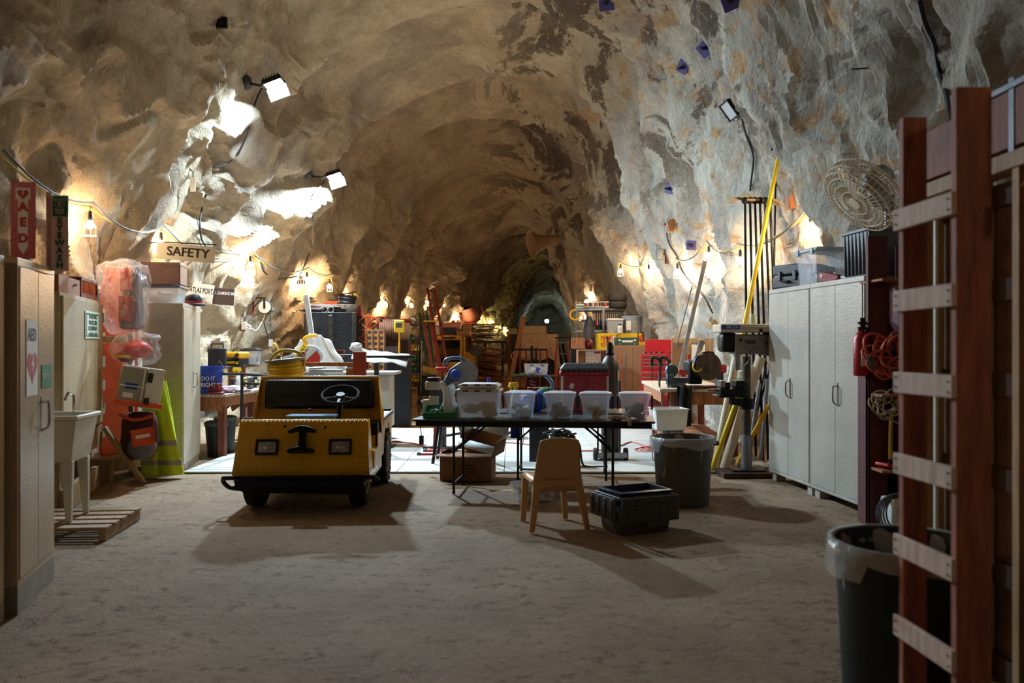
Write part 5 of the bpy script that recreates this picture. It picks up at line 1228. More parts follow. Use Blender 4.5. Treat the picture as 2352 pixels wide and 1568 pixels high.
# gas cylinder on its trolley
t = T('gas_cylinder', 'tall dark brown gas cylinder with a domed cap, behind the near table', 'gas cylinder', (1.235,10.75,.06), 0)
Mb().lathe([(.11,0),(.115,.02),(.115,1.10),(.105,1.17),(.075,1.23),(.05,1.26),(.05,1.27)],32).out('cylinder',mt('cyl_brown','3c3230',.45,.3,var=.15),t)
Mb().lathe([(.046,1.26),(.052,1.27),(.052,1.30),(.046,1.31),(.046,1.38),(.035,1.42),(.015,1.435),(.001,1.436)],24).out('cap',mt('cap_black','17100f',.25,.4),t); Mb().box(.085,.105,-.09,-.075,.95,1.08).out('label','paper',t)
t = T('cylinder_trolley', 'small two-wheeled steel trolley under the brown gas cylinder', 'trolley', (1.235,10.75,0), 0)
B('plate','steel',t,(-.16,.16,-.14,.14,.045,.058),(-.16,.20,-.15,-.13,.05,.12)); m = Mb(); m.cyl((-.14,.13,.06),(-.14,.13,1.0),.012).cyl((.14,.13,.06),(.14,.13,1.0),.012).cyl((-.14,.13,.9),(.14,.13,.9),.01); m.out('frame','dark_metal',t)
for x in (-.19,.19): Mb().cyl((x-.025,-.06,.085),(x+.025,-.06,.085),.085,n=24).cyl((x-.03,-.06,.085),(x+.03,-.06,.085),.03).out('wheel',mt('tyre_brown','3c332c',.8),t,bev=.008)
# welding leads heap on a low black stand
t = T('cable_heap', 'heap of black welding cables on a white drum, behind the tan chair', 'cables', (.58,10.2,0), 0)
Mb().lathe([(.13,0),(.14,.30),(.12,.31)],24).out('drum','white_plastic',t); m = Mb(); cord_hank(m,(0,0,.38),.15,.011,9,4,ax=(0,.3,1)); m.tube(smoothpts([(.12,0,.38),(.22,-.03,.28),(.25,-.05,.08),(.30,-.1,.02),(.5,-.12,.02)],6),.013,6).tube(smoothpts([(.1,.02,.36),(.17,-.03,.2),(.15,-.08,.03),(.32,-.16,.02),(.55,-.1,.02)],6),.013,6); m.out('cable','black_rubber',t)
cable('floor_cable', smoothpts([(.10,9.85,.03),(.3,9.80,.03),(.62,9.9,.03)],5), .012, 'cable_black', 'black cable with plug on the deck left of the welding leads')
cable('floor_cable', smoothpts([(.66,9.75,.03),(.35,9.6,.03),(.12,9.45,.03),(.15,9.2,.02),(.4,9.1,.02)],5), .010, 'cable_grey', 'grey cable curving on the deck behind the tan chair')
# ------------------------------------------------------------------ right side: pale metal cabinets and their load
mt('pale_metal', 'aca69a', .42, .15, var=.10, scale=2.2)
A0 = V(2.80,9.30,0); A2 = V(2.99,7.24,0); rz = rzof(A0, A2); q = V(math.cos(rz), math.sin(rz), 0); nb = V(-math.sin(rz), math.cos(rz), 0)
cabinet('pale grey metal cabinet, the farther of the pair on the right', tuple(A0), rz, 1.03, 2.06, .46, 'pale_metal', base=.09, feet=True, hz=.47)
A1 = A0+q*1.035
cabinet('pale grey metal cabinet, the nearer of the pair on the right', tuple(A1), rz, 1.03, 2.06, .46, 'pale_metal', base=.09, feet=True, hz=.47)
def onc(x, y, z=2.062): v = A0+q*x+nb*y; return (v.x, v.y, z)
t = T('hard_case', 'black hard case with latches on the farther pale cabinet', 'case', onc(.27,.20), rz+.35)
B('shell','black_plastic',t,(-.21,.21,-.15,.15,0,.13),(-.21,.21,-.15,.15,.138,.25), bev=.018, seg=3)
for x in (-.12,.10): B('latch','grey_plastic',t,(x,x+.045,-.165,-.15,.08,.18))
B('handle','black_rubber',t,(-.05,.05,-.185,-.15,.06,.08),bev=.005)
tote('clear tote with blue latches on the pale cabinets, between the black case and grey tote', onc(.86,.20), rz+.05, .40, .34, .33, 'bin_clear', lid=mt('lid_frost','b8c4cc',.4,alpha=.7,var=0,bump=0), clips=mt('clip_blue','5c86b0',.4), fill='fill_white')
t = T('hand_saw', 'red-handled folding saw lying on the nearer pale cabinet', 'saw', onc(1.27,.10), rz+.3)
Mb().prism([(-.16,.0),(.02,.0),(.10,.02),(.10,.06),(.0,.08),(-.14,.11),(-.18,.08)], -.02, .02).out('handle','vise_red',t,bev=.008); B('blade','steel',t,(.06,.34,-.004,.004,.02,.05)); Mb().cyl((-.12,-.022,.065),(-.12,.022,.065),.02).out('grip_hole','paper',t)
tote('dark grey ribbed tote on the nearer pale cabinet, under the fan', onc(1.80,.24), rz, .46, .36, .40, mt('tote_grey','5c6268',.5,var=.08), ribs=7, lid='tote_grey', name='storage_tote')
t = T('carved_board', 'small carved wooden board leaning at the corner of the nearer pale cabinet', 'board', onc(2.06,.06,1.78), rz)
Mb().prism([(0,-.22),(.11,-.24),(.11,.20),(.06,.24),(0,.21)], 0, .025).out('board','orange_wood',t,bev=.004)
m = Mb()
for k in range(6): m.beam((.01,-.003,-.18+.07*k),(.10,-.003,-.14+.07*k),.008,.006,(0,1,0))
m.out('carving','dark_wood',t)
# big fan
fc = P(1983,447,7.0); ax = V(-.70,-.13,-.70).normalized()
t = T('drum_fan', 'large beige wire-caged fan tilted over the grey tote', 'fan', tuple(fc))
M = ax.to_track_quat('Z','X').to_matrix().to_4x4(); mt('fan_cream','e6d8be',.45,.1,var=.05); R0 = .335
m = Mb()
for k in range(44):
    a_ = 2*PI*k/44; c_, s_ = math.cos(a_), math.sin(a_)
    m.tube([M @ V(.05*c_,.05*s_,.10), M @ V(.2*c_,.2*s_,.105), M @ V(R0*.94*c_,R0*.94*s_,.085), M @ V(R0*c_,R0*s_,.03), M @ V(R0*c_,R0*s_,-.05), M @ V(R0*.9*c_,R0*.9*s_,-.09), M @ V(.12*c_,.12*s_,-.13)], .0042, 4, caps=False)
for r, z in ((.05,.10),(.12,.104),(.19,.105),(.26,.098),(R0*.94,.085),(R0,.03),(R0,-.05),(R0*.9,-.09),(.2,-.12),(.12,-.13)): m.torus(M @ V(0,0,z), r, .006, ax, n=40, m=5)
m.out('cage','fan_cream',t)
Mb().cyl(M @ V(0,0,.102), M @ V(0,0,.112), .05, n=24).out('badge','fan_cream',t)
for k in range(3):
    R = M @ Matrix.Rotation(2*PI*k/3,4,'Z'); m = Mb(); m.grid(8,6,lambda u,v: R @ V(.05+.25*u, (-.09+.18*v)*(1-.3*abs(2*u-1)), .03-.05*v)); m.out('blade','steel',t,solid=.003,smooth=180)
Mb().lathe([(.03,-.02),(.085,-.10),(.09,-.12),(.09,-.26),(.08,-.28),(.02,-.285)],28,M).out('motor','steel',t); Mb().lathe([(.091,-.14),(.091,-.16)],28,M,caps=False).out('motor_band','yellow_plastic',t)
B('junction_box','white_plastic',t,(.10,.20,.06,.14,-.02,.08)); m = Mb(); m.beam(M @ V(0,0,-.26), fc*0+V(.33,.32,.02),.05,.03).cyl((.33,.32,.10),(.36,.34,-.62),.022); m.out('stand_arm','galvanised',t)
# red post, shelves, extinguisher and cords next to the cabinets
sx0 = 2.93
t = T('shelf_unit', 'dark red timber shelf unit between the pale cabinets and the wooden ladder', 'shelf', (2.92,6.98,0), 0)
mt('barn_red','5c2424',.7,var=.25)
B('post','barn_red',t,(-.02,.14,-.03,.02,0,2.36),bev=.003); B('upright','barn_red',t,(.22,.26,-.22,.2,0,2.0),(.30,.95,.18,.20,0,2.3)); B('shelf_board','orange_wood',t,(.0,1.0,-.25,.18,1.06,1.08),bev=.002); B('shelf_board','orange_wood',t,(.0,1.0,-.25,.18,.46,.48),bev=.002); B('shelf_board','orange_wood',t,(.0,1.0,-.25,.18,1.98,2.0),bev=.002); B('back_board','barn_red',t,(.0,.3,.17,.185,0,1.7)); B('side_board','barn_red',t,(-.02,.0,-.03,.18,0,1.62))
t = T('fire_extinguisher', 'red fire extinguisher on the corner of the nearer pale cabinet, behind orange cords', 'fire extinguisher', (2.86,6.98,1.22), 0)
Mb().lathe([(.06,0),(.065,.01),(.065,.30),(.04,.35),(.02,.37)],20).out('cylinder','red_paint',t); m=Mb(); m.box(-.03,.05,-.01,.01,.37,.40); m.box(-.03,.07,-.01,.01,.42,.44); m.out('valve_lever','black_metal',t); B('label','paper',t,(-.03,.03,-.067,-.063,.08,.2),bev=0)
t = T('cord_hank', 'tangled hank of orange and red extension cords on the red shelf unit', 'cords', (3.0,6.82,1.40), 0)
m = Mb(); cord_hank(m,(0.02,0,0),.16,.012,7,12,ax=(.1,1,0)); m.out('orange_cord',mt('cord_orange','c25038',.55,var=.1),t); m = Mb(); cord_hank(m,(.12,-.03,-.02),.17,.013,5,31,ax=(.3,1,0)); m.out('red_cord',mt('cord_rust','a8402c',.6,var=.1),t); m = Mb(); cord_hank(m,(.05,0,.02),.13,.009,2,77,ax=(.1,1,.1)); m.out('grey_cord','cable_grey',t)
Mb().cyl((-.16,-.03,-.02),(-.12,-.04,-.12),.022).cyl((.2,-.05,-.12),(.24,-.05,-.2),.022).out('plug','grey_plastic',t)
t = T('cord_hank', 'beige and grey cord hank below the orange cords', 'cords', (2.99,6.80,.98), 0)
m = Mb(); cord_hank(m,(0,0,0),.12,.007,7,5,ax=(.1,1,0)); m.out('cord',mt('cord_beige','a89878',.7,var=.1),t); Mb().sph((.09,-.04,.05),.045,(1,1,.8)).out('tape_wrap','cord_beige',t)
t = T('yellow_hose', 'short yellow hose hanging on the red post', 'hose', (2.99,6.86,.92), 0)
Mb().tube(smoothpts([(.13,0,.06),(.07,-.02,.04),(.05,-.02,-.05),(.045,-.02,-.25),(.045,-.02,-.36)],5),.016,8).out('hose',mt('hose_ochre','c0901c',.5),t); Mb().cyl((.045,-.02,-.36),(.045,-.02,-.43),.02).out('end_fitting','black_metal',t)
t = T('cabled_device', 'white boxy device wrapped in grey cable on the floor of the red shelf unit', 'device', (3.04,6.80,.02), .1)
B('case','white_plastic',t,(-.06,.10,-.10,.10,0,.24),bev=.02,seg=3); m = Mb()
for k in range(5): m.torus((.02,-.04,.12),.13+.01*k,.008,(.15*k-.3,1,.1*k-.1),n=24,m=6)
m.out('cable','cable_grey',t); text('lettering','TARP',.05,'ink_black',t,(.02,-.102,.12),(PI/2,.5,0))
tag(Mb().bx((3.02,6.84,.505),(.16,.14,.03),(0,.2,.4)).out('rag','red_plastic',bev=.01), 'small red rag on the lower board of the red shelf unit', 'rag')

# wooden ladder at the right
t = T('wooden_ladder', 'tall home-made timber ladder with pale nailed rungs, nearest on the right', 'ladder', (1.475,2.85,0), 0)
fr = V(0,0,0); bk_ = V(-.075,.27,0)
wood('stile_wood','a8664c','7c4634'); wood('rung_wood','d4bcac','b09684')
B('stile','stile_wood',t,(.0,.118,-.02,.02,0,2.345),bev=.004); B('stile','stile_wood',t,(-.012,.078,.34,.38,0,2.34),bev=.004)
for k in range(7):
    z = 1.958-.305*k
    m = Mb(); m.beam((-.008,-.022,z+.002),(-.022,.385,z-.002),.019,.078,(0,0,1)); rg = m.out('rung','rung_wood',t,bev=.003)
    m = Mb(); 
    for yy, xx in ((.0,-.020),(.36,-.034)):
        for dz in (-.018,.018): m.sph((xx,yy,z+dz),.004,n=6)
    m.out('nail','dark_metal',rg)
# framed timber partition behind it
t = T('timber_partition', 'timber stud partition with a red top beam at the right edge', 'partition', (2.08,0,0), 0)
B('top_beam','red_wood',t,(0,.05,2.2,4.47,2.31,2.55),bev=.004); B('top_plate','raw_wood',t,(-.01,.10,2.2,4.45,2.22,2.29),bev=.003)
wood('stud_wood','b08a5c','8c6840')
for y in (4.30,3.86,3.50,3.11,2.70,2.34): B('stud','stud_wood',t,(-.0,.10,y,y+.05,0,2.22),bev=.003)
B('sheathing',mt('sheath','80583c',.8,var=.25),t,(.115,.13,2.2,4.38,0,2.21))
for k in range(6): B('batten',mt('batten','4c3424',.8,var=.2),t,(.085,.115,2.2,4.37,.0+.42*k,.10+.42*k))
B('conduit','white_paint',t,(-.02,-.005,4.15,4.175,0,2.2)); B('tarp_edge','dark_metal',t,(-.01,.07,2.9,3.85,2.55,2.58)); B('metal_strap','worn_steel' if 'worn_steel' in MATS else 'dark_metal',t,(-.004,.0,4.36,4.41,2.28,2.56)); B('metal_strap','dark_metal',t,(-.004,.0,3.53,3.57,2.28,2.60)); B('latch','dark_metal',t,(-.02,.0,3.11,3.16,.94,1.15)); B('latch','dark_metal',t,(-.02,.0,3.11,3.16,1.56,1.73))

# ------------------------------------------------------------------ drill press, pipes, rods
t = T('drill_press', 'old floor-standing drill press on a timber base, left of the pale cabinets', 'drill press', (2.62,9.55,0), 0)
B('timber_base','dark_wood',t,(-.30,.32,-.20,.22,0,.055),bev=.004); B('foot','dark_metal',t,(-.18,.20,-.12,.16,.055,.08),bev=.01)
Mb().cyl((.02,.05,.08),(.02,.05,1.33),.045,n=24).out('column',mt('worn_steel','5c5854',.4,.8,var=.4,scale=8),t); Mb().cyl((.02,.05,.08),(.02,.05,.45),.060,n=24).out('column_sleeve','galvanised',t)
B('table','black_metal',t,(-.36,-.02,-.22,.10,.885,.905),bev=.006); m=Mb(); m.beam((-.19,-.05,.84),(.05,.05,.80),.06,.08).cyl((.02,.05,.74),(.02,.05,.86),.075); m.out('table_arm','black_metal',t,bev=.008)
vz = B('table_vise','black_metal',t,(-.33,-.05,-.18,.02,.905,.98),(-.30,-.22,-.18,.02,.98,1.05),(-.16,-.06,-.18,.02,.98,1.07),bev=.006); B('jaw','steel',vz,(-.33,-.28,-.19,.0,1.0,1.07)); Mb().cyl((-.45,-.08,.96),(-.33,-.08,.96),.014).out('screw','steel',vz)
B('head',mt('press_grey','8c887e',.5,.2,var=.2),t,(-.16,.22,-.16,.20,1.36,1.58),bev=.02,seg=3); B('motor','black_metal',t,(.20,.42,-.12,.16,1.34,1.60),bev=.03,seg=3); B('pulley_front','black_metal',t,(-.30,-.12,-.12,.14,1.38,1.60),bev=.05,seg=3)
Mb().lathe([(.02,1.18),(.03,1.20),(.035,1.26),(.03,1.32),(.045,1.37)],16,Matrix.Translation((-.12,-.08,0))).out('chuck','steel',t)
m=Mb()
for a_ in (.5,2.4,4.3): m.cyl((.02,-.17,1.40),(.02+.17*math.cos(a_),-.20,1.40+.17*math.sin(a_)),.007)
fh=m.out('feed_handle','steel',t); m=Mb()
for a_ in (.5,2.4,4.3): m.sph((.02+.175*math.cos(a_),-.20,1.40+.175*math.sin(a_)),.02,n=10)
m.out('knob','black_plastic',fh); B('name_plate',mt('plate_red','5a2a1c',.5),t,(-.07,.06,-.165,-.16,1.47,1.52)); B('switch_box','steel',t,(.20,.25,-.165,-.12,1.42,1.56))
# planer-like cover with the blue badge on top
c_ = B('top_cover',mt('cover_cream','c3b49a',.5,.1,var=.1),t,(-.34,.40,-.22,.16,1.60,1.69),bev=.012)
B('cover_rib','cover_cream',c_,(-.34,.40,-.235,-.22,1.605,1.63),(-.08,.40,-.232,-.22,1.65,1.665)); B('badge','ink_blue',c_,(-.325,-.13,-.226,-.22,1.635,1.68),bev=0); text('lettering','DELTA',.042,'ink_white',c_,(-.215,-.228,1.657),(PI/2,0,0)); Mb().cyl((.10,-.24,1.62),(.10,-.22,1.62),.022).out('knob','black_plastic',c_)
t = T('squeeze_bottle', 'pale yellow-green bottle on top of the drill press', 'bottle', (2.69,9.55,1.692)); Mb().lathe([(.028,0),(.03,.02),(.03,.10),(.02,.12)],14).out('body',mt('bottle_lime','c8d49a',.4),t); Mb().lathe([(.012,.12),(.012,.15),(.004,.16)],10).out('cap','black_plastic',t)
t = T('paper_tag_board', 'white printed card leaning on the rock left of the drill press head', 'card', tuple(P(1643,745,10.6)), rot=(.2,-.85,.3)); B('card','paper',t,(-.03,.03,0,.004,-.12,.12)); text('lettering','BATH\nTUBS',.045,'ink_black',t,(0,-.002,0),(PI/2,PI/2,0))
# rods standing in the wooden rack
h,n = ray(1745,470); dR = 10.4
t = T('rod_rack', 'short timber rack on the right rock holding the black rods', 'rack', tuple(P(1750,457,dR)), .08)
B('front_bar','ply',t,(-.20,.22,-.035,-.005,-.03,.0)); Mb().beam((-.34,.06,.02),(.30,.06,-.06),.03,.03,(0,0,1)).out('rear_bar','ply',t); B('wall_block','orange_wood',t,(.36,.44,.0,.16,-.10,.06)); 
t['label']='short pale timber rack on the right rock holding the black rods'
for k in range(6):
    px = 1711+11.5*k; top = P(px,470,dR); bot = P(px+ (6 if k else 3)+k*1.5, 750+(k%2)*40, dR-.05); d_ = (bot-top); end = top+d_*(top.z-.02)/(top.z-bot.z)
    tk = T('drill_rod', ('leftmost','second','third','fourth','fifth','rightmost')[k]+' of the black rods with balled tops in the timber rack', 'rod', tuple(end), group='black rods in the timber rack')
    Mb().cyl((0,0,0), top-end+V(0,0,.02), .016, n=10).out('shaft','black_metal',tk); Mb().sph(tuple(top-end+V(0,0,.05)), .045, n=12).out('ball_end','black_rubber',tk)
tk = T('drill_rod','lone tall black rod with a ball end rising above the timber rack','rod',tuple(P(1770,600,10.55))); Mb().cyl((0,0,-2.3),P(1783,325,10.75)-P(1770,600,10.55),.014,n=10).out('shaft','black_metal',tk); Mb().sph(tuple(P(1784,324,10.75)-P(1770,600,10.55)),.05).out('ball_end','black_rubber',tk); Mb().bx(tuple(P(1780,343,10.72)-P(1770,600,10.55)),(.09,.03,.03)).out('clamp','black_metal',tk)
a_ = P(1792,342,10.3); b_ = P(1711,745,10.2)
tk = T('yellow_pole','long yellow pole leaning across the black rods, up the right rock','pole',tuple(b_+(b_-a_)*.9*(b_.z/ (a_.z-b_.z))*0)); 
gnd = b_+(b_-a_)*(b_.z/(a_.z-b_.z)); tk.location = tuple(gnd); Mb().cyl((0,0,.02), a_-gnd, .030, .026, n=14).out('shaft',mt('pole_yellow','e4c41a',.4,var=.06),tk); Mb().cyl(a_-gnd, P(1799,316,10.3)-gnd, .018, .006).out('dark_tip','rust',tk)
mt('pvc','d6c8ac',.5,var=.12,scale=5)
def lean(name,label,p1,p0,r,mat,cat_='pole',grp=None,sq_=None):
    t = T(name,label,cat_,tuple(p0),group=grp); 
    m = Mb()
    if sq_: m.beam((0,0,0),Vector(p1)-Vector(p0),sq_[0],sq_[1],(0,1,0))
    else: m.cyl((0,0,0),Vector(p1)-Vector(p0),r,n=16)
    m.out('shaft',mat,t); return t
lean('aluminium_pole','long square aluminium bar leaning up to the caged bulb on the right rock',P(1619,600,12.3),G(1527,1000),0,'galvanised',sq_=(.055,.04))
lean('thin_rod','thin grey rod leaning beside the aluminium bar',P(1590,655,12.6),G(1505,985),.010,'galvanised','rod')
lean('grey_channel','grey steel channel leaning against the bench behind the chop saw',P(1613,780,12.0),G(1545,1020),0,'galvanised',sq_=(.07,.04),cat_='channel')
for k,(tx,ty,td,bx,by,r,mt_,lab) in enumerate([(1698,905,9.75,1632,1085,.028,'pole_yellow','yellow pole foot leaning left of the white pipes'),(1690,820,10.1,1640,1078,.04,'pvc','white plastic pipe, the thinner of the leaning pair'),(1748,820,10.05,1662,1075,.058,'pvc','thick white plastic pipe leaning behind the drill press'),(1766,930,9.95,1690,1072,.026,'tool_yellow','orange-yellow pole leaning behind the drill column'),(1763,870,10.2,1745,1075,.022,'galvanised','bright steel tube standing right of the drill column'),(1745,880,10.3,1715,1072,.022,'galvanised','steel tube behind the drill column'),(1768,850,10.35,1700,1070,.014,'black_metal','thin black bar behind the white pipes'),(1760,830,10.4,1712,1072,.014,'dark_metal','thin dark bar beside the drill column')]):
    lean('leaning_pipe' if k in (1,2,4,5) else 'leaning_pole',lab,P(tx,ty,td),G(bx,by),r,mt_,'pipe' if k in (1,2,4,5) else 'pole')

# timber workbench on the right with saws and vises
wb = (1.98,10.9,0)
t = T('workbench','sturdy timber workbench on the right with the chop saw, left of the drill press','workbench',wb,-.05)
B('bench_top','pale_wood',t,(-.10,.85,-.10,2.2,.86,.90),bev=.003); B('frame','orange_wood',t,(.02,.82,-.08,-.04,.70,.86),(-.08,-.04,-.04,2.1,.72,.86)); 
for x,y in ((.04,-.08),(.04,2.0),(.72,-.08),(.72,2.0)): B('leg','red_wood',t,(x,x+.16 if y<0 else x+.1,y,y+.09,0,.86),bev=.004)
B('lower_shelf','orange_wood',t,(.0,.8,.0,2.1,.22,.25))
def onw(x,y,z=.90): return (wb[0]+x, wb[1]+y, z)
q = P(1625,862,10.95)
t = T('chop_saw','large abrasive chop saw with a dark round wheel on the right bench','saw',(q.x-.02,q.y,.90),.25)
B('base',mt('maroon','4c1c20',.5,.2),t,(-.24,.20,-.14,.14,0,.035),bev=.006); Mb().cyl((.02,-.04,.28),(.02,-.03,.28),.178,n=40).out('wheel',mt('disc_brown','4c3c34',.7,var=.2),t); Mb().cyl((.02,-.05,.28),(.02,-.04,.28),.05,n=24).out('arbor','worn_steel',t)
m = Mb(); pts=[(.02+.20*math.cos(a_),.28+.20*math.sin(a_)) for a_ in [PI*(.35+1.0*i/14) for i in range(15)]]; m.prism(pts,-.03,.05); m.out('guard','black_metal',t,bev=.006); B('arm','black_metal',t,(-.20,-.02,.05,.12,.05,.34),bev=.02,seg=3); B('motor','dark_metal',t,(-.2,.04,.08,.26,.2,.36),bev=.03,seg=3); B('white_label','paper',t,(-.13,.0,-.035,-.03,.42,.45),bev=0); Mb().torus((-.14,-.035,.28),.06,.012,(0,1,0),a0=1.2,a1=4.6,n=14).out('yellow_mark','pole_yellow',t)
t = T('bench_vise','blue-grey bench vise at the left corner of the right workbench','vise',tuple(P(1550,845,11.2)),.3)
b0 = t.location.z-.90; t.location.z=.90
m = Mb(); m.box(-.08,.10,-.06,.08,0,.05).box(-.04,.20,-.05,.05,.05,.13).box(-.11,-.04,-.05,.05,.04,.17).cyl((-.04,-.02,.22),(-.04,.05,.22),.085,n=20); m.out('body',mt('vise_blue','4a6470',.45,.3,var=.2),t,bev=.012); Mb().cyl((-.24,0,.1),(-.08,0,.1),.014).cyl((-.23,0,.02),(-.23,0,.19),.007).out('screw','steel',t)
for k,(x,lab) in enumerate(((1508,'left one'),(1528,'right one'))):
    t = T('bar_clamp','dark steel bar clamp sticking out from the right workbench, '+lab,'clamp',tuple(P(x,835,11.1)+V(0,0,-.0)),.2,'bar clamps on the right workbench')
    m = Mb(); m.tube(smoothpts([(-.07,0,.0),(-.06,0,.07),(-.0,0,.075),(.07,0,.02)],4),.022,6).cyl((.04,0,.03),(.05,0,-.55),.008).cyl((-.06,0,.0),(-.065,0,-.22),.007); m.out('clamp','dark_metal',t); B('pad','worn_steel',t,(-.09,-.03,-.02,.02,-.03,.01))
t = T('black_apron','black leather apron hanging from the right workbench edge','apron',tuple(P(1573,930,10.75)))
m = Mb(); m.grid(12,12,lambda u,v: V((u-.5)*(.20-.05*v), .03*math.sin(u*14+v*2), .25-.52*v)); m.out('apron','black_rubber',t,solid=.008,smooth=60)
t = T('bench_grinder','green and grey bench grinder on the lower shelf of the right bench','grinder',(2.12,10.95,.253),0)
m = Mb(); m.cyl((-.2,0,.14),(-.14,0,.14),.09,n=24).cyl((.0,0,.14),(.06,0,.14),.09,n=24).cyl((-.14,0,.14),(.0,0,.14),.06); m.out('body','worn_steel',t); B('base',mt('machine_green','1c5040',.5,var=.2),t,(-.14,.02,-.08,.08,0,.08),bev=.01)
t = T('green_motor','round green motor behind the drill press column','motor',tuple(P(1703,878,10.4)+V(0,0,0)),0); Mb().cyl((-.05,0,0),(.08,0,0),.07,n=24).out('housing','green_plastic',t,bev=.012); Mb().beam((0,0,0),(0,.1,-.33),.03,.03).out('bracket','dark_metal',t)
t = T('paint_can','white can with a yellow stain on the right bench behind the chop saw','can',tuple(P(1702,870,10.9)),0); t.location.z=.92; Mb().lathe([(.065,0),(.067,.20),(.06,.21)],20).out('can','white_plastic',t); Mb().cyl((.03,0,.2),(.035,0,.30),.018).out('brush','black_plastic',t)
t = T('heat_gun','red corded tool on the right workbench, between the vise and chop saw','power tool',tuple(P(1570,848,11.5)),.3); t.location.z=.90
m = Mb(); m.box(-.03,.03,-.02,.02,0,.16).box(-.08,.08,-.035,.035,.15,.23); m.out('body','red_paint',t,bev=.012)
t = T('angle_grinder','red and black grinder on the right bench behind the chop saw wheel','power tool',tuple(P(1652,830,11.6)),.2); t.location.z=.95; m=Mb(); m.box(-.09,.10,-.035,.035,.12,.24); m.out('body','red_paint',t,bev=.02); B('foot','black_plastic',t,(-.05,.05,-.03,.03,-.05,.12))
# clipboards on a plywood board
t = T('clipboard_board','upright plywood board behind the right workbench','board',tuple(P(1590,835,13.4)),-.15)
B('board','ply',t,(-.32,.34,0,.02,-.62,.40),bev=.003)
for k,(x,lab,pp) in enumerate(((-.20,'brown clipboard without paper on the plywood board',0),(.09,'clipboard holding a white sheet on the plywood board',1))):
    q = t.location+V(x*math.cos(-.15),x*math.sin(-.15),.17)+V(0,-.02,0); c_ = T('clipboard',lab,'clipboard',tuple(q),-.15,'clipboards on the plywood board'); B('board','cardboard',c_,(-.115,.115,-.006,0,-.18,.16)); B('clip','steel',c_,(-.04,.04,-.02,-.006,.13,.17),bev=.004)
    if pp: B('sheet','paper',c_,(-.105,.105,-.009,-.006,-.17,.13))
t = T('spirit_level','small red spirit level hanging on the plywood board','level',tuple(P(1583,828,13.2)),-.15); B('body','red_paint',t,(-.02,.02,-.03,0,-.13,.10)); B('vial','paper',t,(-.012,.012,-.033,-.03,-.02,.01))
# white tub, orange cord
tote('white plastic tub on a stand left of the right workbench', (1.93,10.55,.42), .1, .40, .36, .26, 'white_plastic', name='plastic_tub', cat_='tub')
t = T('wire_stand','small wire basket with coiled black leads under the white tub','basket',(1.93,10.6,.02),0); m = Mb()
for s_ in (-1,1):
    for r_ in (-1,1): m.cyl((s_*.16,r_*.14,0),(s_*.16,r_*.14,.40),.006)
m.torus((0,0,.39),.19,.005); m.torus((0,0,.02),.19,.005); m.out('frame','galvanised',t); m = Mb(); cord_hank(m,(0,0,.14),.10,.007,6,3); m.out('leads','black_rubber',t)
cable('floor_lead', smoothpts([(-2.3,12.9,.03),(-1.4,12.3,.03),(-1.0,11.4,.03),(-.8,12.0,.03),(-.1,12.4,.03),(.3,12.1,.03),(.55,11.6,.03),(1.1,11.5,.03),(1.5,12.0,.03),(1.75,12.5,.03),(1.9,12.0,.03),(2.3,11.9,.03)],6), .009, 'cord_orange', 'orange extension cord running across the pale deck', 'cord')
t = T('cord_coil','loose coil of orange cord on the deck beside the white tub','cord',(1.95,11.6,.03)); m = Mb(); 
for k in range(4): m.torus((.04*k-.06,.05*(k%2),.01*k),.22-.03*k,.008,(.02*k,.03,1),n=30,m=6)
m.out('coil','cord_orange',t)
# items mounted on the right rock
h,n = ray(1541,518); t = T('alarm_bell','small red and white bell lamp on a wooden block in the right rock','lamp',tuple(h+V(0,0,0)+n*.04),.3)
B('block','orange_wood',t,(-.02,.14,-.06,.04,-.10,.10)); Mb().lathe([(.0,0),(.05,.01),(.06,.05),(.055,.06),(.001,.07)],18,Matrix.Translation((-.03,-.06,0))@Euler((0,-PI/2,0)).to_matrix().to_4x4()).out('bell','galvanised',t); Mb().sph((-.10,-.06,0),.03).out('red_lens','red_paint',t)
h,n = ray(1525,583); t = T('junction_box','grey electrical box beside a red bracket on the right rock','electrical box',tuple(h+n*.06),.2)
B('box','galvanised',t,(-.10,.0,-.05,.05,-.09,.10),bev=.006); B('bracket','rust',t,(.06,.10,-.03,.03,-.16,.16)); m=Mb(); m.beam((.08,0,.12),(.22,0,.24),.03,.03); m.cyl((0,0,.0),(.3,0,.04),.01); m.out('conduit','dark_metal',t)
h,n = ray(1990,155); cable('rock_pin', [tuple(h+n*.02+V(-.12,0,-.01)),tuple(h+n*.10+V(.15,0,.03))], .008, 'dark_metal', 'thin metal pin sticking out high on the right rock', 'rod')

h,n = ray(683,632); t = T('cable_junction','cluster of dark connectors and a white box where cables meet on the left rock','electrical box',tuple(h+n*.12)); t.scale=(.6,.6,.6)
B('box','white_plastic',t,(-.07,.05,-.05,.04,-.02,.10),bev=.008); m=Mb()
for k in range(5): m.cyl((-.10+.045*k,-.03,-.03),(-.13+.06*k,-.05,-.16),.018,n=8)
m.out('connector','black_rubber',t)
h,n = ray(1366,662); t = T('wall_tag','small white tag on a bent rod above the grey shelving','tag',tuple(h+n*.12))
Mb().tube([(-.05,.05,.14),(-.02,0,.10),(.08,0,.11)],.008,6).out('rod','dark_metal',t); Mb().bx((-.02,-.01,-.0),(.06,.005,.18)).out('tag_card','paper',t)
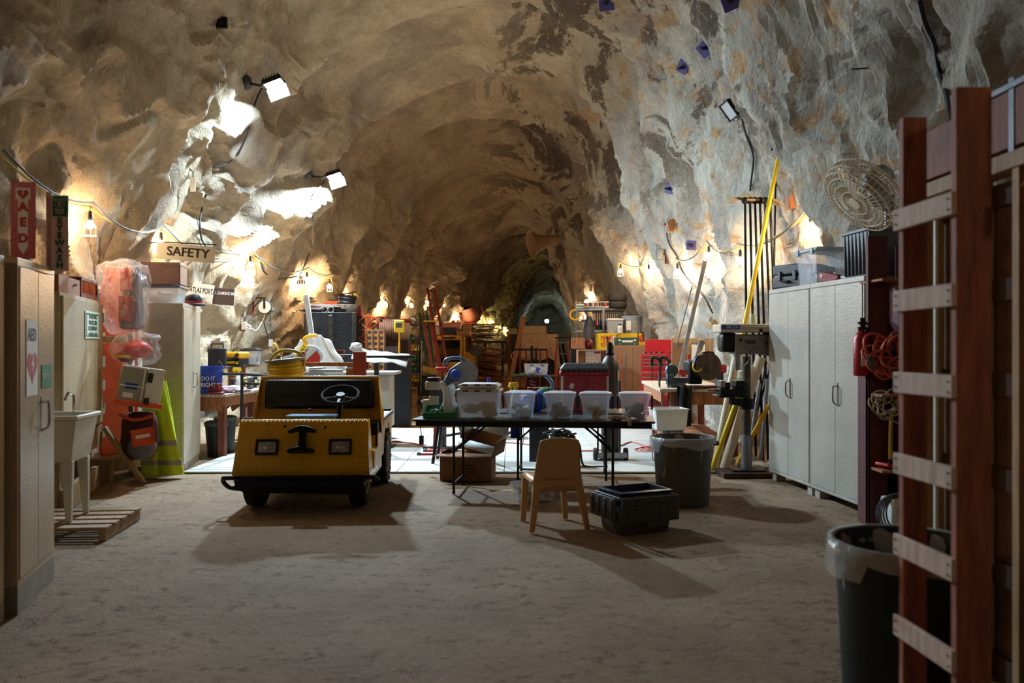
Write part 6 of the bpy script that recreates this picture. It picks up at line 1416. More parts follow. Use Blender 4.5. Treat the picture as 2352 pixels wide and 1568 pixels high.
# loose stones at the foot of the rock behind the drill press
rn = random.Random(40)
for k in range(9):
    x,y = 2.80+.10*rn.uniform(-1,1)+.06*(k%3), 9.75+.14*k*.6
    r = rn.uniform(.05,.11); m = Mb(); m.sph((0,0,r*.7),r,(1.2,1,.8),12)
    for v in m.b.verts: v.co += wob(v.co, r*.5, 9, k)
    tag(m.out('stone', rock, smooth=25), 'loose tan stone in the heap behind the drill press column', 'stone', 'stones behind the drill press').location = (x,y,-.01)
# ------------------------------------------------------------------ middle distance, left: saw table, steel cabinets, rack, shelves
def onf(px, d, z=0.0): return V((px-CX)/F*d, d, z)
def stack(name, mat, parent, boxes, bev=.004): return B(name, mat, parent, *boxes, bev=bev)
# saw table with mitre saw
t = T('saw_table','low cream metal stand behind the yellow cart, under the yellow mitre saw','stand',tuple(onf(705,12.6)),0)
B('top','pale_metal',t,(-.36,1.35,-.3,.35,1.02,1.06)); B('cabinet_base','pale_metal',t,(.35,1.25,-.25,.3,.25,1.02)); B('opening','black_rubber',t,(.5,1.1,-.256,-.25,.62,.95),bev=0)
for x in (-.32,.25): B('leg','dark_metal',t,(x,x+.06,-.28,.3,0,1.02))
q = onf(700,12.4,1.06)
t = T('mitre_saw','yellow and grey mitre saw with a red blade guard on the cream stand','saw',tuple(q),.1)
B('base','steel',t,(-.25,.28,-.18,.18,0,.07),bev=.01); M = Matrix.Translation((.09,-.08,.24))@Euler((0,.0,0)).to_matrix().to_4x4()
Mb().cyl((.09,-.06,.22),(.09,-.05,.22),.15,n=36).out('blade','steel',t)
m=Mb(); m.prism([(.09+.17*math.cos(a_),.22+.17*math.sin(a_)) for a_ in [PI*(-.12+1.1*i/16) for i in range(17)]],-.10,.0); m.out('upper_guard',mt('saw_grey','a8a6a2',.4,.1,var=.1),t,bev=.008)
m=Mb(); m.prism([(.12+.11*math.cos(a_),.20+.11*math.sin(a_)) for a_ in [2*PI*i/24 for i in range(24)]],-.115,-.105); m.out('lower_guard',mt('guard_red','a02018',.35),t)
Mb().bx((.06,-.112,.25),(.30,.012,.085),(0,-.75,0)).out('guard_plate','saw_grey',t,bev=.004); tx_=text('lettering','DEWALT',.055,'ink_black',t,(0,0,0),(0,0,0)); tx_.matrix_local = Matrix.Translation((-.04,-.125,.29)) @ Euler((0,-.95,0)).to_matrix().to_4x4() @ Euler((PI/2,0,0)).to_matrix().to_4x4()
Mb().bx((-.04,-.118,.29),(.26,.01,.075),(0,-.95,0)).out('brand_plate','yellow_plastic',t)
Mb().tube(smoothpts([(.02,0,.40),(.0,-.04,.48),(.08,-.04,.52),(.18,-.04,.53)],5),.028,8).out('handle','tool_yellow',t)
Mb().cyl((-.30,-.04,.14),(-.10,-.02,.20),.075,n=24).cyl((-.34,-.045,.13),(-.30,-.04,.14),.05,n=24).out('motor','black_plastic',t,bev=.01); Mb().torus((-.31,-.04,.138),.062,.014,(1,.1,.2),n=20).out('motor_cap','tool_yellow',t)
t = T('white_shroud','white cloth hood draped behind the yellow mitre saw','cloth',tuple(onf(720,12.95,1.06)),0)
def shr(u,v):
    x=(u-.5)*(.42+.62*(1-v)); z=.56*v*(1-.15*abs(2*u-1)); return V(x+.05*(1-v), .05*math.sin(u*17+v*3)*(1-v*.4)+.12*(v-.5), z+.06*noise.noise(V(u*5,v*4,1)))
Mb().grid(30,16,shr).out('cloth','white_cloth',t,solid=.006,smooth=60)
t = T('leaning_board','long whitewashed board leaning behind the yellow cart up to the caged bulb','board',tuple(onf(750,13.1))); Mb().beam((0,0,0),P(703,678,14.2)-onf(750,13.1),.085,.04,(0,1,0)).out('board',mt('board_white','a8aeb4',.6,var=.15),t,bev=.004)
t = T('saw_rail','pale steel rail lying on the cream stand','rail',tuple(onf(740,12.25,1.06))); B('rail','steel',t,(-.25,.3,-.03,.03,0,.04)); B('stop','white_plastic',t,(-.3,-.18,-.04,.04,.0,.06))
cable('red_strap', [tuple(onf(718,12.7,1.45)),tuple(onf(730,12.75,1.2)),tuple(onf(727,12.6,.9)),tuple(onf(722,12.6,.5))], .018, 'red_plastic', 'red strap hanging beside the leaning white board', 'strap')
# two dark steel cabinets
mt('plate_steel','34363a',.45,.5,var=.35,scale=4)
def steelcab(label, px, d, w_, dep, h_, rz_):
    t = T('steel_cabinet',label,'cabinet',tuple(onf(px,d)),rz_,'dark steel cabinets behind the saw')
    B('body','plate_steel',t,(-w_/2,w_/2,0,dep,.05,h_),bev=.006); B('front_plate','plate_steel',t,(w_/2,w_/2+.012,.03,dep-.03,.1,h_-.04)); B('corner_angle','worn_steel',t,(w_/2-.05,w_/2+.02,-.012,.0,.0,h_),(-w_/2-.01,-w_/2+.04,-.012,0,0,h_)); B('centre_bar','worn_steel',t,(-.04,.03,-.02,.0,.1,h_-.05))
    return t
c1 = steelcab('dark steel cabinet with a red tool rack on its side, the nearer left one', 760, 15.2, .85, .75, 2.02, .30)
steelcab('dark steel cabinet, the right one behind the red tool rack', 808, 16.2, .45, .6, 1.98, .3)
t = T('tool_rack','orange-red tray rack with black tools on the dark steel cabinet','rack',tuple(onf(762,15.0,1.22)),.30)
B('tray','rust',t,(-.38,.22,-.14,-.03,0,.02),(-.38,.22,-.03,-.02,0,.13)); B('end','rust',t,(.20,.22,-.14,-.02,0,.12)); m=Mb(); m.cyl((-.1,-.09,.02),(-.1,-.09,.16),.03).cyl((.05,-.09,.02),(.05,-.09,.13),.025).cyl((.0,-.12,.04),(.42,-.16,.04),.015); m.out('tools','black_metal',t); Mb().beam((-.35,-.13,.02),(-.05,-.14,.05),.05,.04).out('red_tool','red_paint',t)
ctop = 2.02
t = T('tarp_heap','dark brown tarpaulin and straps heaped on the dark steel cabinets','tarp',tuple(onf(738,15.6,ctop))); cloth_blob(Mb(),(0,0,.07),.34,.25,.10,3,.4).out('tarp',mt('tarp_brown','4a3830',.9,var=.3),t,smooth=40); 
Mb().torus((.12,-.26,.05),.05,.012,(0,1,0)).torus((.23,-.26,.05),.05,.012,(0,1,0)).out('ring','steel',t)
t = T('corrugated_bin','black corrugated round bin lying tilted on the dark steel cabinets','bin',tuple(P(796,697,16.0)),rot=(0,0,0))
m=Mb(); M=Euler((0,.12,0)).to_matrix().to_4x4()
m.lathe([(.13,-.12),(.135,.0),(.14,.02),(.135,.03),(.145,.08),(.15,.09),(.145,.10),(.16,.14)],28,M); m.add([(-.16,-.1,.14),(.16,-.1,.2),(.16,.1,.2),(-.16,.1,.14)],[(0,1,2,3)]); m.out('bin','black_plastic',t); t.scale=(1.15,1.15,1.1)
t = T('basket_roll','round brown patterned basket under the black corrugated bin','basket',tuple(onf(790,15.95,ctop)))
Mb().lathe([(.22,0),(.27,.02),(.28,.10),(.27,.16),(.2,.17)],32).out('basket',mt('basket','6a5a44',.85,var=.5,scale=28),t)
t = T('toolbox','small orange-red case behind the tarpaulin on the steel cabinets','toolbox',tuple(onf(762,16.3,ctop))); B('box','orange_plastic',t,(-.13,.13,-.1,.1,0,.16),(-.13,.13,-.1,.1,.17,.24),bev=.01)
t = T('toolbox','red metal toolbox at the right end of the dark steel cabinets','toolbox',tuple(onf(815,16.3,1.98)),.2); B('box','red_paint',t,(-.12,.12,-.12,.12,0,.10),(-.12,.12,-.12,.12,.105,.2),bev=.008); B('latch','steel',t,(-.02,.02,-.125,-.12,.07,.13))
for k,(px,w_,top,lab) in enumerate([(826,.08,2.15,'left'),(838,.10,2.05,'middle'),(848,.08,2.08,'right')]):
    board('upright_plank','orange-brown upright plank right of the steel cabinets, '+lab+' of three',onf(px,17.4,0),onf(px,17.6,top),w_,.04,'orange_wood','plank')
# white cloth on a black stand
t = T('cloth_covered_arm','white cloth folded over a black arm, pointing right behind the yellow cart','cloth',tuple(onf(815,12.0,1.22)),-.06)
def cl(u,v):
    x=.78*u; return V(x-.02, .14-.28*v, .20-.11*u**.7+ -.17*v**1.5*(.75+.2*math.sin(u*5+1))-.05*u*v+.02*noise.noise(V(u*6,v*5,0)))
Mb().grid(30,16,cl).out('cloth','white_cloth',t,solid=.008,smooth=60); m=Mb(); cloth_blob(m,(.02,0,.20),.08,.10,.07,2,.3); m.out('knot','white_cloth',t,smooth=60)
B('arm','black_metal',t,(.05,.86,-.06,.06,.045,.085),bev=.006); B('post','dark_metal',t,(.28,.34,-.03,.03,-1.22,.05)); B('foot','dark_metal',t,(.08,.56,-.15,.15,-1.22,-1.18)); m=Mb(); m.tube([(.13,-.08,.03),(.13,-.09,-.05)],.012,6); m.cyl((.13,-.09,-.05),(.13,-.09,-.12),.02); m.out('clip','pale_blue',t)
bucket('blue bucket with an orange rim beside the rear of the yellow cart', tuple(onf(876,13.2)), .15, .38, 'blue_plastic', lid='white_plastic')
# perforated rack and wire reel
t = T('perforated_rack','orange-tan perforated upright rack with rows of round holes','rack',tuple(onf(862,15.5)),0)
mt('rack_tan','a4703c',.6,var=.25)
for k in range(3):
    m=Mb(); x0=-.155+.108*k; x1=x0+.10; zs=[.25+.105*i for i in range(14)]
    # strip pierced by holes: built cell by cell
    for z in zs:
        c0,c1_=(x0+x1)/2,z+.0525; n=16; out_=[]; inn=[]
        for i in range(n):
            a_=2*PI*i/n+PI/4; u_,v_=math.cos(a_),math.sin(a_); s_=1/max(abs(u_),abs(v_)); out_.append((c0+u_*s_*.05,c1_+v_*s_*.0525)); inn.append((c0+u_*.034,c1_+v_*.034))
        for y in (0,.012):
            A_=[m.b.verts.new((p_[0],y,p_[1])) for p_ in out_]; I_=[m.b.verts.new((p_[0],y,p_[1])) for p_ in inn]
            for i in range(n): m.b.faces.new((A_[i],A_[(i+1)%n],I_[(i+1)%n],I_[i]))
            if y==0: I0=I_
        for i in range(n): m.b.faces.new((I0[i],I0[(i+1)%n],I_[(i+1)%n],I_[i]))
    m.box(x0-.004,x0,-.02,.03,.25,1.72); m.out('strip','rack_tan',t,fix=False,smooth=30)
B('foot','rack_tan',t,(-.17,.18,-.05,.25,0,.25)); B('backing','dark_wood',t,(-.16,.17,.14,.16,.25,1.70))
t = T('wire_reel','large orange-rimmed wire reel lying above the perforated rack','reel',tuple(P(866,757,16.2)),0); t.location.z=1.72
m=Mb()
for y in (0,.45): m.torus((-.15+.15*(y>0),y,0),.26,.014,(.25,1,0),n=32); 
for i in range(10): a_=2*PI*i/10; m.cyl((-.15,0,0),(-.15+.25*math.cos(a_),-.05*math.cos(a_),.25*math.sin(a_)),.008,n=6)
m.out('rim','orange_plastic',t); m=Mb()
for i in range(12): m.torus((.02+.035*i,.1,0),.19,.02,(1,.25,0),n=26,m=6)
m.out('wound_wire',mt('wire_brown','8a5c44',.6,.2,var=.3),t); B('prop','dark_wood',t,(-.1,.4,.0,.3,-1.72,-.22))
t = T('black_hose_loop','black hose loop on top of the orange-rimmed reel','hose',tuple(P(858,735,16.2))); Mb().torus((0,0,-.08),.16,.03,(0,1,.3),a0=.2,a1=3.0,n=16).out('hose','black_rubber',t)
t = T('tan_drum','round tan drum lying on its side right of the wire reel','drum',tuple(P(905,760,17.2)),0); Mb().cyl((-.25,0,0),(.30,.1,-.03),.20,n=32).out('drum','tan_cloth',t,bev=.01); B('cradle','dark_wood',t,(-.25,.3,-.1,.25,-t.location.z,-.18))
t = T('yellow_meter','yellow boxy instrument with a grey screen on a yellow stand','instrument',tuple(P(917,750,15.1)),0)
B('case','yellow_plastic',t,(-.09,.09,-.04,.05,-.10,.12),bev=.025,seg=3); B('screen','grey_plastic',t,(-.055,.055,-.045,-.04,-.02,.07)); Mb().cyl((0,0,-.1),(0,.02,-.55),.015).out('stem','yellow_paint',t); B('base','black_metal',t,(-.2,.2,-.15,.2,-t.location.z,-.55))
# upright boards and planks between the rack and shelves
rn=random.Random(11)
for k in range(10):
    px=884+6.5*k; d=21.2+.15*(k%3); w_=rn.uniform(.055,.11)
    board('upright_plank','dark reddish upright plank standing in the row left of the bin shelves',onf(px,d,0),onf(px+rn.uniform(-6,6),d+.3,1.12+rn.uniform(-.1,.35)),w_,.03,('red_wood','dark_wood','orange_wood')[k%3],'plank',group='upright planks left of the bin shelves')
for k,(x0,x1,zt) in enumerate(((922,893,1.25),(938,902,1.1),(958,912,.8),(966,900,.5))):
    board('leaning_board','dark grey-brown board leaning low behind the cloth-covered arm, '+('first','second','third','lowest')[k],onf(x0,20.2,0.03),onf(x1,20.9,zt),.22 if k<2 else .08,.03,('dark_wood','stile_wood','dark_wood','dark_metal')[k],'board')
t = T('carton_row','brown cardboard carton standing below the tan drum','box',tuple(onf(938,20.0)),.2); B('box','cardboard',t,(-.2,.2,-.15,.15,0,.42)); B('flap','cardboard',t,(-.2,.2,-.28,-.15,.40,.41))
# bin shelves
t = T('bin_shelf','dark metal shelf unit full of green and yellow parts bins','shelf',tuple(onf(943,22.0)),0)
for x in (-.25,.22): 
    for y in (0,.40): B('post','black_metal',t,(x,x+.03,y,y+.03,0,1.93))
for z in (.43,.70,.96,1.23,1.50,1.91): B('shelf_board','dark_metal',t,(-.25,.25,0,.43,z,z+.02))
for zi,z in enumerate((.45,.72,.98,1.25,1.52)):
    cnt = 3 if zi in (0,3) else 6
    for k in range(cnt):
        px_=.46/cnt; col='yellow_plastic' if zi in (0,3) else 'green_plastic'
        if zi==4 and k>3: continue
        bn = T('parts_bin',('yellow' if col[0]=='y' else 'green')+' parts bin in the dark shelf unit, '+('lowest row','second row','third row','fourth row','top row')[zi],'bin',tuple(onf(943,22.0,z)+V(-.23+px_*(k+.5),-.02,.0)),0,'parts bins, '+('lowest','second','third','fourth','top')[zi]+' row of the dark shelves')
        w_=px_-.012; m=Mb(); m.box(-w_/2,w_/2,.0,.25,0,.012).box(-w_/2,w_/2,-.0,.012,0,.08).box(-w_/2,-w_/2+.006,0,.25,0,.16).box(w_/2-.006,w_/2,0,.25,0,.16).box(-w_/2,w_/2,.24,.25,0,.16); m.out('body',col,bn)
        Mb().bx((0,.10,.06),(w_*.7,.12,.08),(0,0,.3)).out('contents','ink_white' if (k+zi)%2 else 'grey_plastic',bn)
t = T('toolbox','red and black toolbox on top of the bin shelves','toolbox',tuple(onf(929,22.0,1.935)),.12); t.scale=(.9,1,1.2); B('tray','black_plastic',t,(-.2,.2,-.1,.12,0,.06)); B('lid','red_paint',t,(-.2,.2,-.1,.12,.065,.12),bev=.01)
t = T('wall_clock','round pale dial leaning on top of the bin shelves','dial',tuple(onf(947,22.2,2.045))); Mb().cyl((0,-.01,0),(0,.01,0),.10,n=24).out('face','paper',t); Mb().torus((0,-.01,0),.10,.01,(0,1,0)).out('rim','dark_metal',t); B('hands','ink_black',t,(-.006,.006,-.014,-.011,0,.06),(0,.05,-.014,-.011,-.006,.006))
for k,(x,lab) in enumerate(((958,'left'),(966,'right'))):
    t = T('long_tool',('dark','silver')[k]+' long-handled tool standing right of the bin shelves','tool',tuple(onf(x,21.4))); Mb().cyl((0,0,0),(.02*k,.1,1.6),.015).out('handle',('dark_metal','steel')[k],t); B('head','dark_metal',t,(-.05,.05,.08,.12,1.45,1.6))
# ladders
def ladder(name,label,p0,p1,w_,col,n,step='steel'):
    p0=Vector(p0);p1=Vector(p1); t=T(name,label,'ladder',tuple(p0)); d=p1-p0; side=V(w_,0.25*w_,0)
    for s_ in (0,1): 
        Mb().beam(side*s_,side*s_+d,.085,.03,(0,1,0)).out('rail',col,t,bev=.003)
    for k in range(n):
        q=d*((k+.7)/n); m=Mb(); m.cyl(q,q+side,.014,n=8); m.out('rung',step,t)
    return t
mt('ladder_red','98281c',.5,var=.12); mt('ladder_green','1c5a3c',.5,var=.12); mt('ladder_orange','c04a24',.5,var=.12)
ladder('extension_ladder','tall red fibreglass ladder leaning on the left rock, its top above all others',onf(1020,27.6),P(982,662,28.6),.22,'ladder_red',11)
ladder('step_ladder','shorter red ladder with a yellow top left of the tall red one',onf(1002,27.0),P(974,738,27.8),.20,'ladder_red',6)
tt=ladder('step_ladder','green fibreglass ladder between the bin shelves and the red ladders',onf(988,28.6),P(963,718,29.4),.24,'ladder_green',7)
B('top_cap','yellow_plastic',bpy.data.objects['step_ladder'],(-.46,-.10,.6,.9,2.13,2.18))
t = T('traffic_cone','orange and white traffic cone left of the far yellow cart','cone',tuple(onf(991,29.2))); t.scale=(1.5,1.5,1.55)
Mb().box(-.15,.15,-.15,.15,0,.025).lathe([(.11,.025),(.085,.2)],24).lathe([(.063,.32),(.045,.42)],24).lathe([(.028,.52),(.018,.60),(.01,.61)],24).out('cone',mt('cone_orange','dc4a2a',.5,var=.08),t); Mb().lathe([(.085,.2),(.063,.32)],24,caps=False).lathe([(.045,.42),(.028,.52)],24,caps=False).out('band','paper',t)
t = T('yellow_lid_box','tilted box with a yellow lid on black crates, front of the far yellow cart','box',tuple(onf(985,23.8,.60)),rot=(0,.25,.1)); B('lid','side_yellow',t,(-.22,.22,-.16,.16,.0,.18),bev=.03,seg=3)
t = T('black_crate','black open crate under the tilted yellow-lidded box','crate',tuple(onf(978,24.0))); B('body','black_plastic',t,(-.3,.28,-.2,.2,0,.52)); B('rim','black_rubber',t,(-.32,.30,-.22,.22,.49,.55),bev=.006)
t = T('carton_box','flat brown carton behind the black crate','box',tuple(onf(954,24.6,.0))); B('box','cardboard',t,(-.2,.2,-.15,.15,0,.5))
for k in range(4):
    board('steel_tube','grey square tube lying on the floor behind the cloth-covered arm, '+('top','upper','lower','bottom')[k]+' of the pile',onf(884+k*4,21.6,.20-.055*k),onf(955,27.5,.24-.05*k),.05,.04,'dark_metal','tube')
# far yellow cart
t = T('cab_cart','far yellow cart with a windscreen cab, parked among the stores','cart',tuple(onf(1028,30)),.02); t.scale=(1.25,1.25,1.25)
def cy(*b): return b
m=Mb(); m.box(-.40,.40,-.02,.04,.20,.62).box(-.40,-.345,-.02,.02,.62,1.30).box(.345,.40,-.02,.02,.62,1.30).box(-.40,.40,-.02,.02,1.24,1.36).box(-.40,.40,0,.9,1.32,1.37); m.out('front_body',yp,t,bev=.02,seg=3)
B('windscreen',mt('dark_glass','1c1c1e',.08,alpha=.55,var=0,bump=0),t,(-.345,.345,-.005,.0,.62,1.24)); B('seat_panel',yp,t,(-.36,.36,.75,.80,.5,1.05)); B('rear_window','black_metal',t,(-.16,.30,.73,.75,1.0,1.22)); B('dash','grey_plastic',t,(-.33,.33,.02,.3,.62,.74))
B('side_body',yp,t,(.36,.80,.35,1.6,.35,.88),(.36,.62,.02,.35,.30,.50),bev=.01); B('roof_post',yp,t,(.36,.40,.80,.86,.8,1.33),(.44,.50,.1,.16,.5,1.33)); B('light_bar','black_metal',t,(-.16,.22,-.05,-.02,1.28,1.33)); B('bumper',yp,t,(-.42,.42,-.10,-.03,.12,.22)); m=Mb(); m.tube([(-.05,-.06,.40),(.02,-.14,.50),(.20,-.14,.50),(.27,-.06,.56)],.015,6); m.out('grab_bar','yellow_paint',t); B('number_plate','black_metal',t,(-.32,-.12,-.035,-.02,.36,.44)); Mb().sph((.36,-.04,.78),.05,(.6,.5,1.2)).out('side_mirror','white_plastic',t)
wheel(t,-.28,.25,.17,.14); wheel(t,.50,.9,.24,.14)
t = T('pedestal_fan','old grey pedestal fan standing right of the far yellow cart','fan',tuple(P(1095,806,27))); t.scale=(1.5,1.2,1); Mb().cyl((0,0,0),(0,.1,0),.155,n=32).out('head',mt('fan_dark','5a544c',.6,.3,var=.3),t,bev=.02); Mb().cyl((0,.06,-.1),(0,.06,-t.location.z+.02),.03).cyl((0,.06,-t.location.z),(0,.06,-t.location.z+.03),.16,n=24).out('pedestal','fan_dark',t); 
m=Mb(); [m.torus((0,-.01,0),r,.004,(0,1,0),n=28,m=5) for r in (.05,.09,.13,.155)]; m.out('guard','dark_metal',t)
# lumber and pallets
rn=random.Random(21)
for k in range(9):
    z=.10+.135*k; d=33+rn.uniform(-.3,.3); x0=rn.uniform(1086,1100); x1=x0+rn.uniform(48,68)
    board('stacked_pallet','reddish pallet slab in the leaning pile left of the tan cloth, '+('lowest','second','third','fourth','fifth','sixth','seventh','eighth','topmost')[k]+' layer',onf(x0,d,z+.12),onf(x1,d,z-.03),1.0,.09,('red_wood','orange_wood','red_wood')[k%3],'pallet',up=(0,0,1))
rn=random.Random(22)
for k in range(16):
    z=1.55+.045*k; d=37+rn.uniform(-.5,.5); x0=rn.uniform(1075,1105); x1=x0+rn.uniform(35,62)
    board('stacked_board','loose board in the tall heap of timber behind the pallets',onf(x0,d,z+rn.uniform(-.03,.03)),onf(x1,d,z+rn.uniform(-.03,.03)),.7,.035,('pale_wood','white_paint','red_wood','raw_wood','dark_wood','pale_wood')[k%6],'board',up=(0,0,1),group='boards in the tall timber heap')
for k in range(6):
    board('floor_board','scrap board lying on the dirt below the pallet pile',onf(1090+rn.uniform(-4,10),30.5+.15*k,.03+.02*k),onf(1150+rn.uniform(-10,12),30.8+.15*k,.04+.02*k),.2,.035,('dark_wood','red_wood','stile_wood')[k%3],'board',up=(0,0,1),group='scrap boards below the pallet pile')
t = T('timber_cradle','dark table-like frame carrying the tall timber heap','frame',tuple(onf(1112,37)),0); B('top','dark_wood',t,(-.75,.95,-.5,.5,1.43,1.52)); 
for x in (-.7,.0,.75): B('leg','dark_wood',t,(x,x+.10,-.5,.5,0,1.43))
# mixer, tank, bin, cartons
t = T('cement_mixer','tilted pink-orange cement mixer drum above the timber heap','mixer',tuple(P(1080,722,40))); t.scale=(1.25,1.25,1)
M=Euler((.5,-.35,0)).to_matrix().to_4x4(); mt('mixer_red','c47c60',.6,var=.25)
Mb().lathe([(.12,-.42),(.30,-.25),(.34,-.1),(.30,.1),(.22,.38),(.24,.40),(.21,.40),(.20,.36),(.001,.1)],32,M).out('drum','mixer_red',t); Mb().lathe([(.20,.37),(.001,.20)],24,M,caps=False).out('mouth','black_rubber',t)
m=Mb(); m.torus((0,0,-.12),.42,.02,(0,1,0),a0=PI,a1=2*PI) if 0 else m.tube([(-.42,0,.05),(-.38,0,-.22),(-.2,0,-.42),(.15,0,-.42),(.36,0,-.25),(.44,0,.1)],.022,8); m.cyl((.40,0,.45),(.62,0,-.35),.02).cyl((0,.1,-.42),(0,.1,-t.location.z),.06); m.out('frame',mt('mixer_frame','b8402a',.5,var=.15),t)
t = T('orange_tank','horizontal salmon-orange tank left of the cement mixer','tank',tuple(P(1037,749,35))); t.scale=(1.5,1.3,1.2); Mb().cyl((-.24,0,0),(.24,.05,0),.14,n=32).out('shell','mixer_red',t,bev=.02); Mb().cyl((.05,0,.12),(.05,0,.2),.05).out('valve','red_paint',t); B('cradle','dark_wood',t,(-.22,.2,-.1,.15,-t.location.z/1.2,-.13))
tote('black lidded tote behind the roof of the far yellow cart', tuple(onf(1029,33,1.70)), 0, .62, .5, .33, 'black_plastic', lid='grey_plastic'); t=T('tote_stand','dark timber stand under the black tote','stand',tuple(onf(1029,33))); B('top','dark_wood',t,(-.4,.4,-.3,.3,1.65,1.70)); B('leg','dark_wood',t,(-.38,-.30,-.2,.2,0,1.65),(.30,.38,-.2,.2,0,1.65))
for k,(px,py,d,w_,h_,lab) in enumerate([(1074,752,34.6,.38,.30,'upper cardboard carton between the tank and the timber heap'),(1064,765,34,.52,.22,'lower flat cardboard carton by the timber heap'),(1180,720,28,.34,.16,'small pale carton on the dark cabinet left of the tan cloth')][:2]):
    p_=P(px,py,d); t=T('carton',lab,'box',tuple(p_),.1*k); B('box','cardboard',t,(-w_/2,w_/2,-.15,.15,-h_/2,h_/2)); B('tape','ply',t,(-w_/2,w_/2,-.153,-.15,-.01,.01),bev=0)
t = T('carton_stand','tall timber stand under the cardboard cartons','stand',tuple(onf(1068,34.3))); B('top','red_wood',t,(-.42,.36,-.4,.45,1.66,1.72)); B('post','dark_wood',t,(-.3,-.2,-.1,.1,0,1.66),(.15,.25,-.1,.1,0,1.66))
t = T('dark_cabinet','dark grey cabinet with a tan end, behind the long leaning timber','cabinet',tuple(onf(1180,38)),0); B('body','dark_metal',t,(-.12,.55,0,.6,0,1.82)); B('end_panel','orange_wood',t,(-.26,-.12,0,.6,0,1.80)); 
t = T('carton','pale carton on the dark grey cabinet','box',tuple(onf(1178,38.2,1.83)),0); B('box','tan_cloth',t,(-.22,.2,-.15,.2,0,.25)); B('flap','tan_cloth',t,(-.22,.2,-.2,-.15,.2,.22))
# tan sheeted machine, orange lift frame, leaning timber, stepladder
t = T('sheeted_machine','tall machine under a tan dust sheet in the middle of the hall','machine',tuple(onf(1240,28)),0); t.scale=(1.6,1.5,1.16)
def sheet(u,v):
    # around three sides, draping down from a stepped top
    a_=(u-.5)*2; x=.36*max(-1,min(1,a_*1.6)); y=-.22 if abs(a_)<.62 else -.22+(abs(a_)-.62)*1.4
    top=1.62+(.16 if a_<.15 else -.02)*0-.0; z=top*(1-v)+ (.70+.25*math.sin(a_*5))*v if 0 else 1.50-(.75+.30*noise.noise(V(a_*2.5,0,4))+.25*(a_>.5))*v
    k=.045*math.sin(a_*26+v*4)*v+.03*noise.noise(V(a_*8,v*5,0)); return V(x*(1+.10*v)+k*.5, y-k-.05*v, z)
m=Mb(); m.grid(60,22,sheet); m.out('skirt','tan_cloth',t,solid=.006,smooth=60)
m=Mb(); m.grid(16,10,lambda u,v: V(-.37+.74*u,-.23+.6*v,1.50+.03*noise.noise(V(u*4,v*4,0))-.02*abs(2*u-1)**4)); m.out('top_sheet','tan_cloth',t,solid=.006,smooth=60)
B('raised_hood','tan_cloth',t,(-.36,.14,.05,.36,1.48,1.74),bev=.04,seg=3); B('machine_body','dark_metal',t,(-.30,.30,-.12,.4,.0,1.46))
t = T('lift_frame','orange-red lifting frame with a black bar in front of the tan sheet','frame',tuple(onf(1222,24.2)),0); t.scale=(1.65,1.5,1.22); mt('frame_orange','a83c1c',.5,.1,var=.15)
for x in (-.22,-.12,.12,.24,.44): B('post','frame_orange',t,(x,x+.03,0,.03,0,1.02 if x<.4 else .62))
B('cross_bar','black_metal',t,(-.30,.26,-.02,.02,1.02,1.06)); B('lower_bar','frame_orange',t,(-.28,.48,0,.04,.12,.17)); B('upright_timber','dark_metal',t,(-.03,.02,-.05,0,.3,1.12),(.05,.09,-.05,0,.3,1.08)); Mb().tube(smoothpts([(-.28,0,1.03),(-.36,0,.9),(-.3,0,.75)],4),.01,6).out('cord','white_cloth',t)
board('leaning_timber','long red-brown timber leaning left of the tan sheeted machine',onf(1167,25.2,0.02),P(1203,728,27.0),.14,.07,'orange_wood','timber')
tl_=T('step_ladder','orange stepladder with grey treads right of the tan sheeted machine','ladder',tuple(onf(1294,22.6))); tl_.scale=(1.25,1.25,1.06)
for s_ in (-1,1):
    Mb().beam((s_*.17,0,0),(s_*.12,.32,1.50),.03,.06,(0,1,0)).out('rail','ladder_orange',tl_); Mb().beam((s_*.18,.75,0),(s_*.12,.36,1.48),.025,.05,(0,1,0)).out('rear_rail','ladder_orange',tl_)
for k in range(5): z=.28*(k+.9); Mb().box(-.155,.155,.06+.05*k,.14+.05*k,z,z+.025).out('tread','galvanised',tl_)
B('top_cap','black_plastic',tl_,(-.16,.16,.27,.42,1.49,1.53),bev=.008)
# rear table with the translucent tote
t = T('work_trolley','grey trolley table in front of the lifting frame carrying the tote with a blue mark','trolley',tuple(onf(1224,18)),0)
B('top','dark_wood',t,(-.48,.48,-.25,.35,.76,.79)); B('leg','dark_metal',t,(-.44,-.40,-.15,.25,0,.76),(.40,.44,-.15,.25,0,.76)); B('lower_shelf','orange_wood',t,(-.3,.3,-.15,.25,.35,.38)); 
tt=tote('translucent white tote with a blue and white 2 mark on the grey trolley table', tuple(onf(1231,18,.79)), 0, .50, .34, .24, 'bin_clear', fill='fill_white'); B('blue_mark','ink_blue',tt,(.0,.09,-.176,-.172,.07,.17),bev=0); text('lettering','2',.13,'ink_white',tt,(.085,-.178,.12),(PI/2,0,0)); B('clips','black_plastic',tt,(-.14,-.06,-.19,-.168,.205,.225),(.08,.16,-.19,-.168,.205,.225))
t = T('green_tray','round green tray and steel file on the grey trolley table','tray',tuple(onf(1192,17.85,.792))); t.scale=(1.4,1.4,1.2); Mb().cyl((0,0,0),(0,0,.02),.11,n=28).out('tray','green_cloth',t); Mb().beam((.02,-.03,.03),(.25,-.04,.05),.05,.012).out('file','steel',t)
t = T('fabric_hardhat','grey hard hat and gloves on the second table behind the bins','hat',tuple(onf(1222,9.75,.735))); Mb().lathe([(.12,0),(.125,.01),(.10,.03),(.09,.09),(.05,.13),(.001,.14)],20).out('shell','grey_plastic',t)
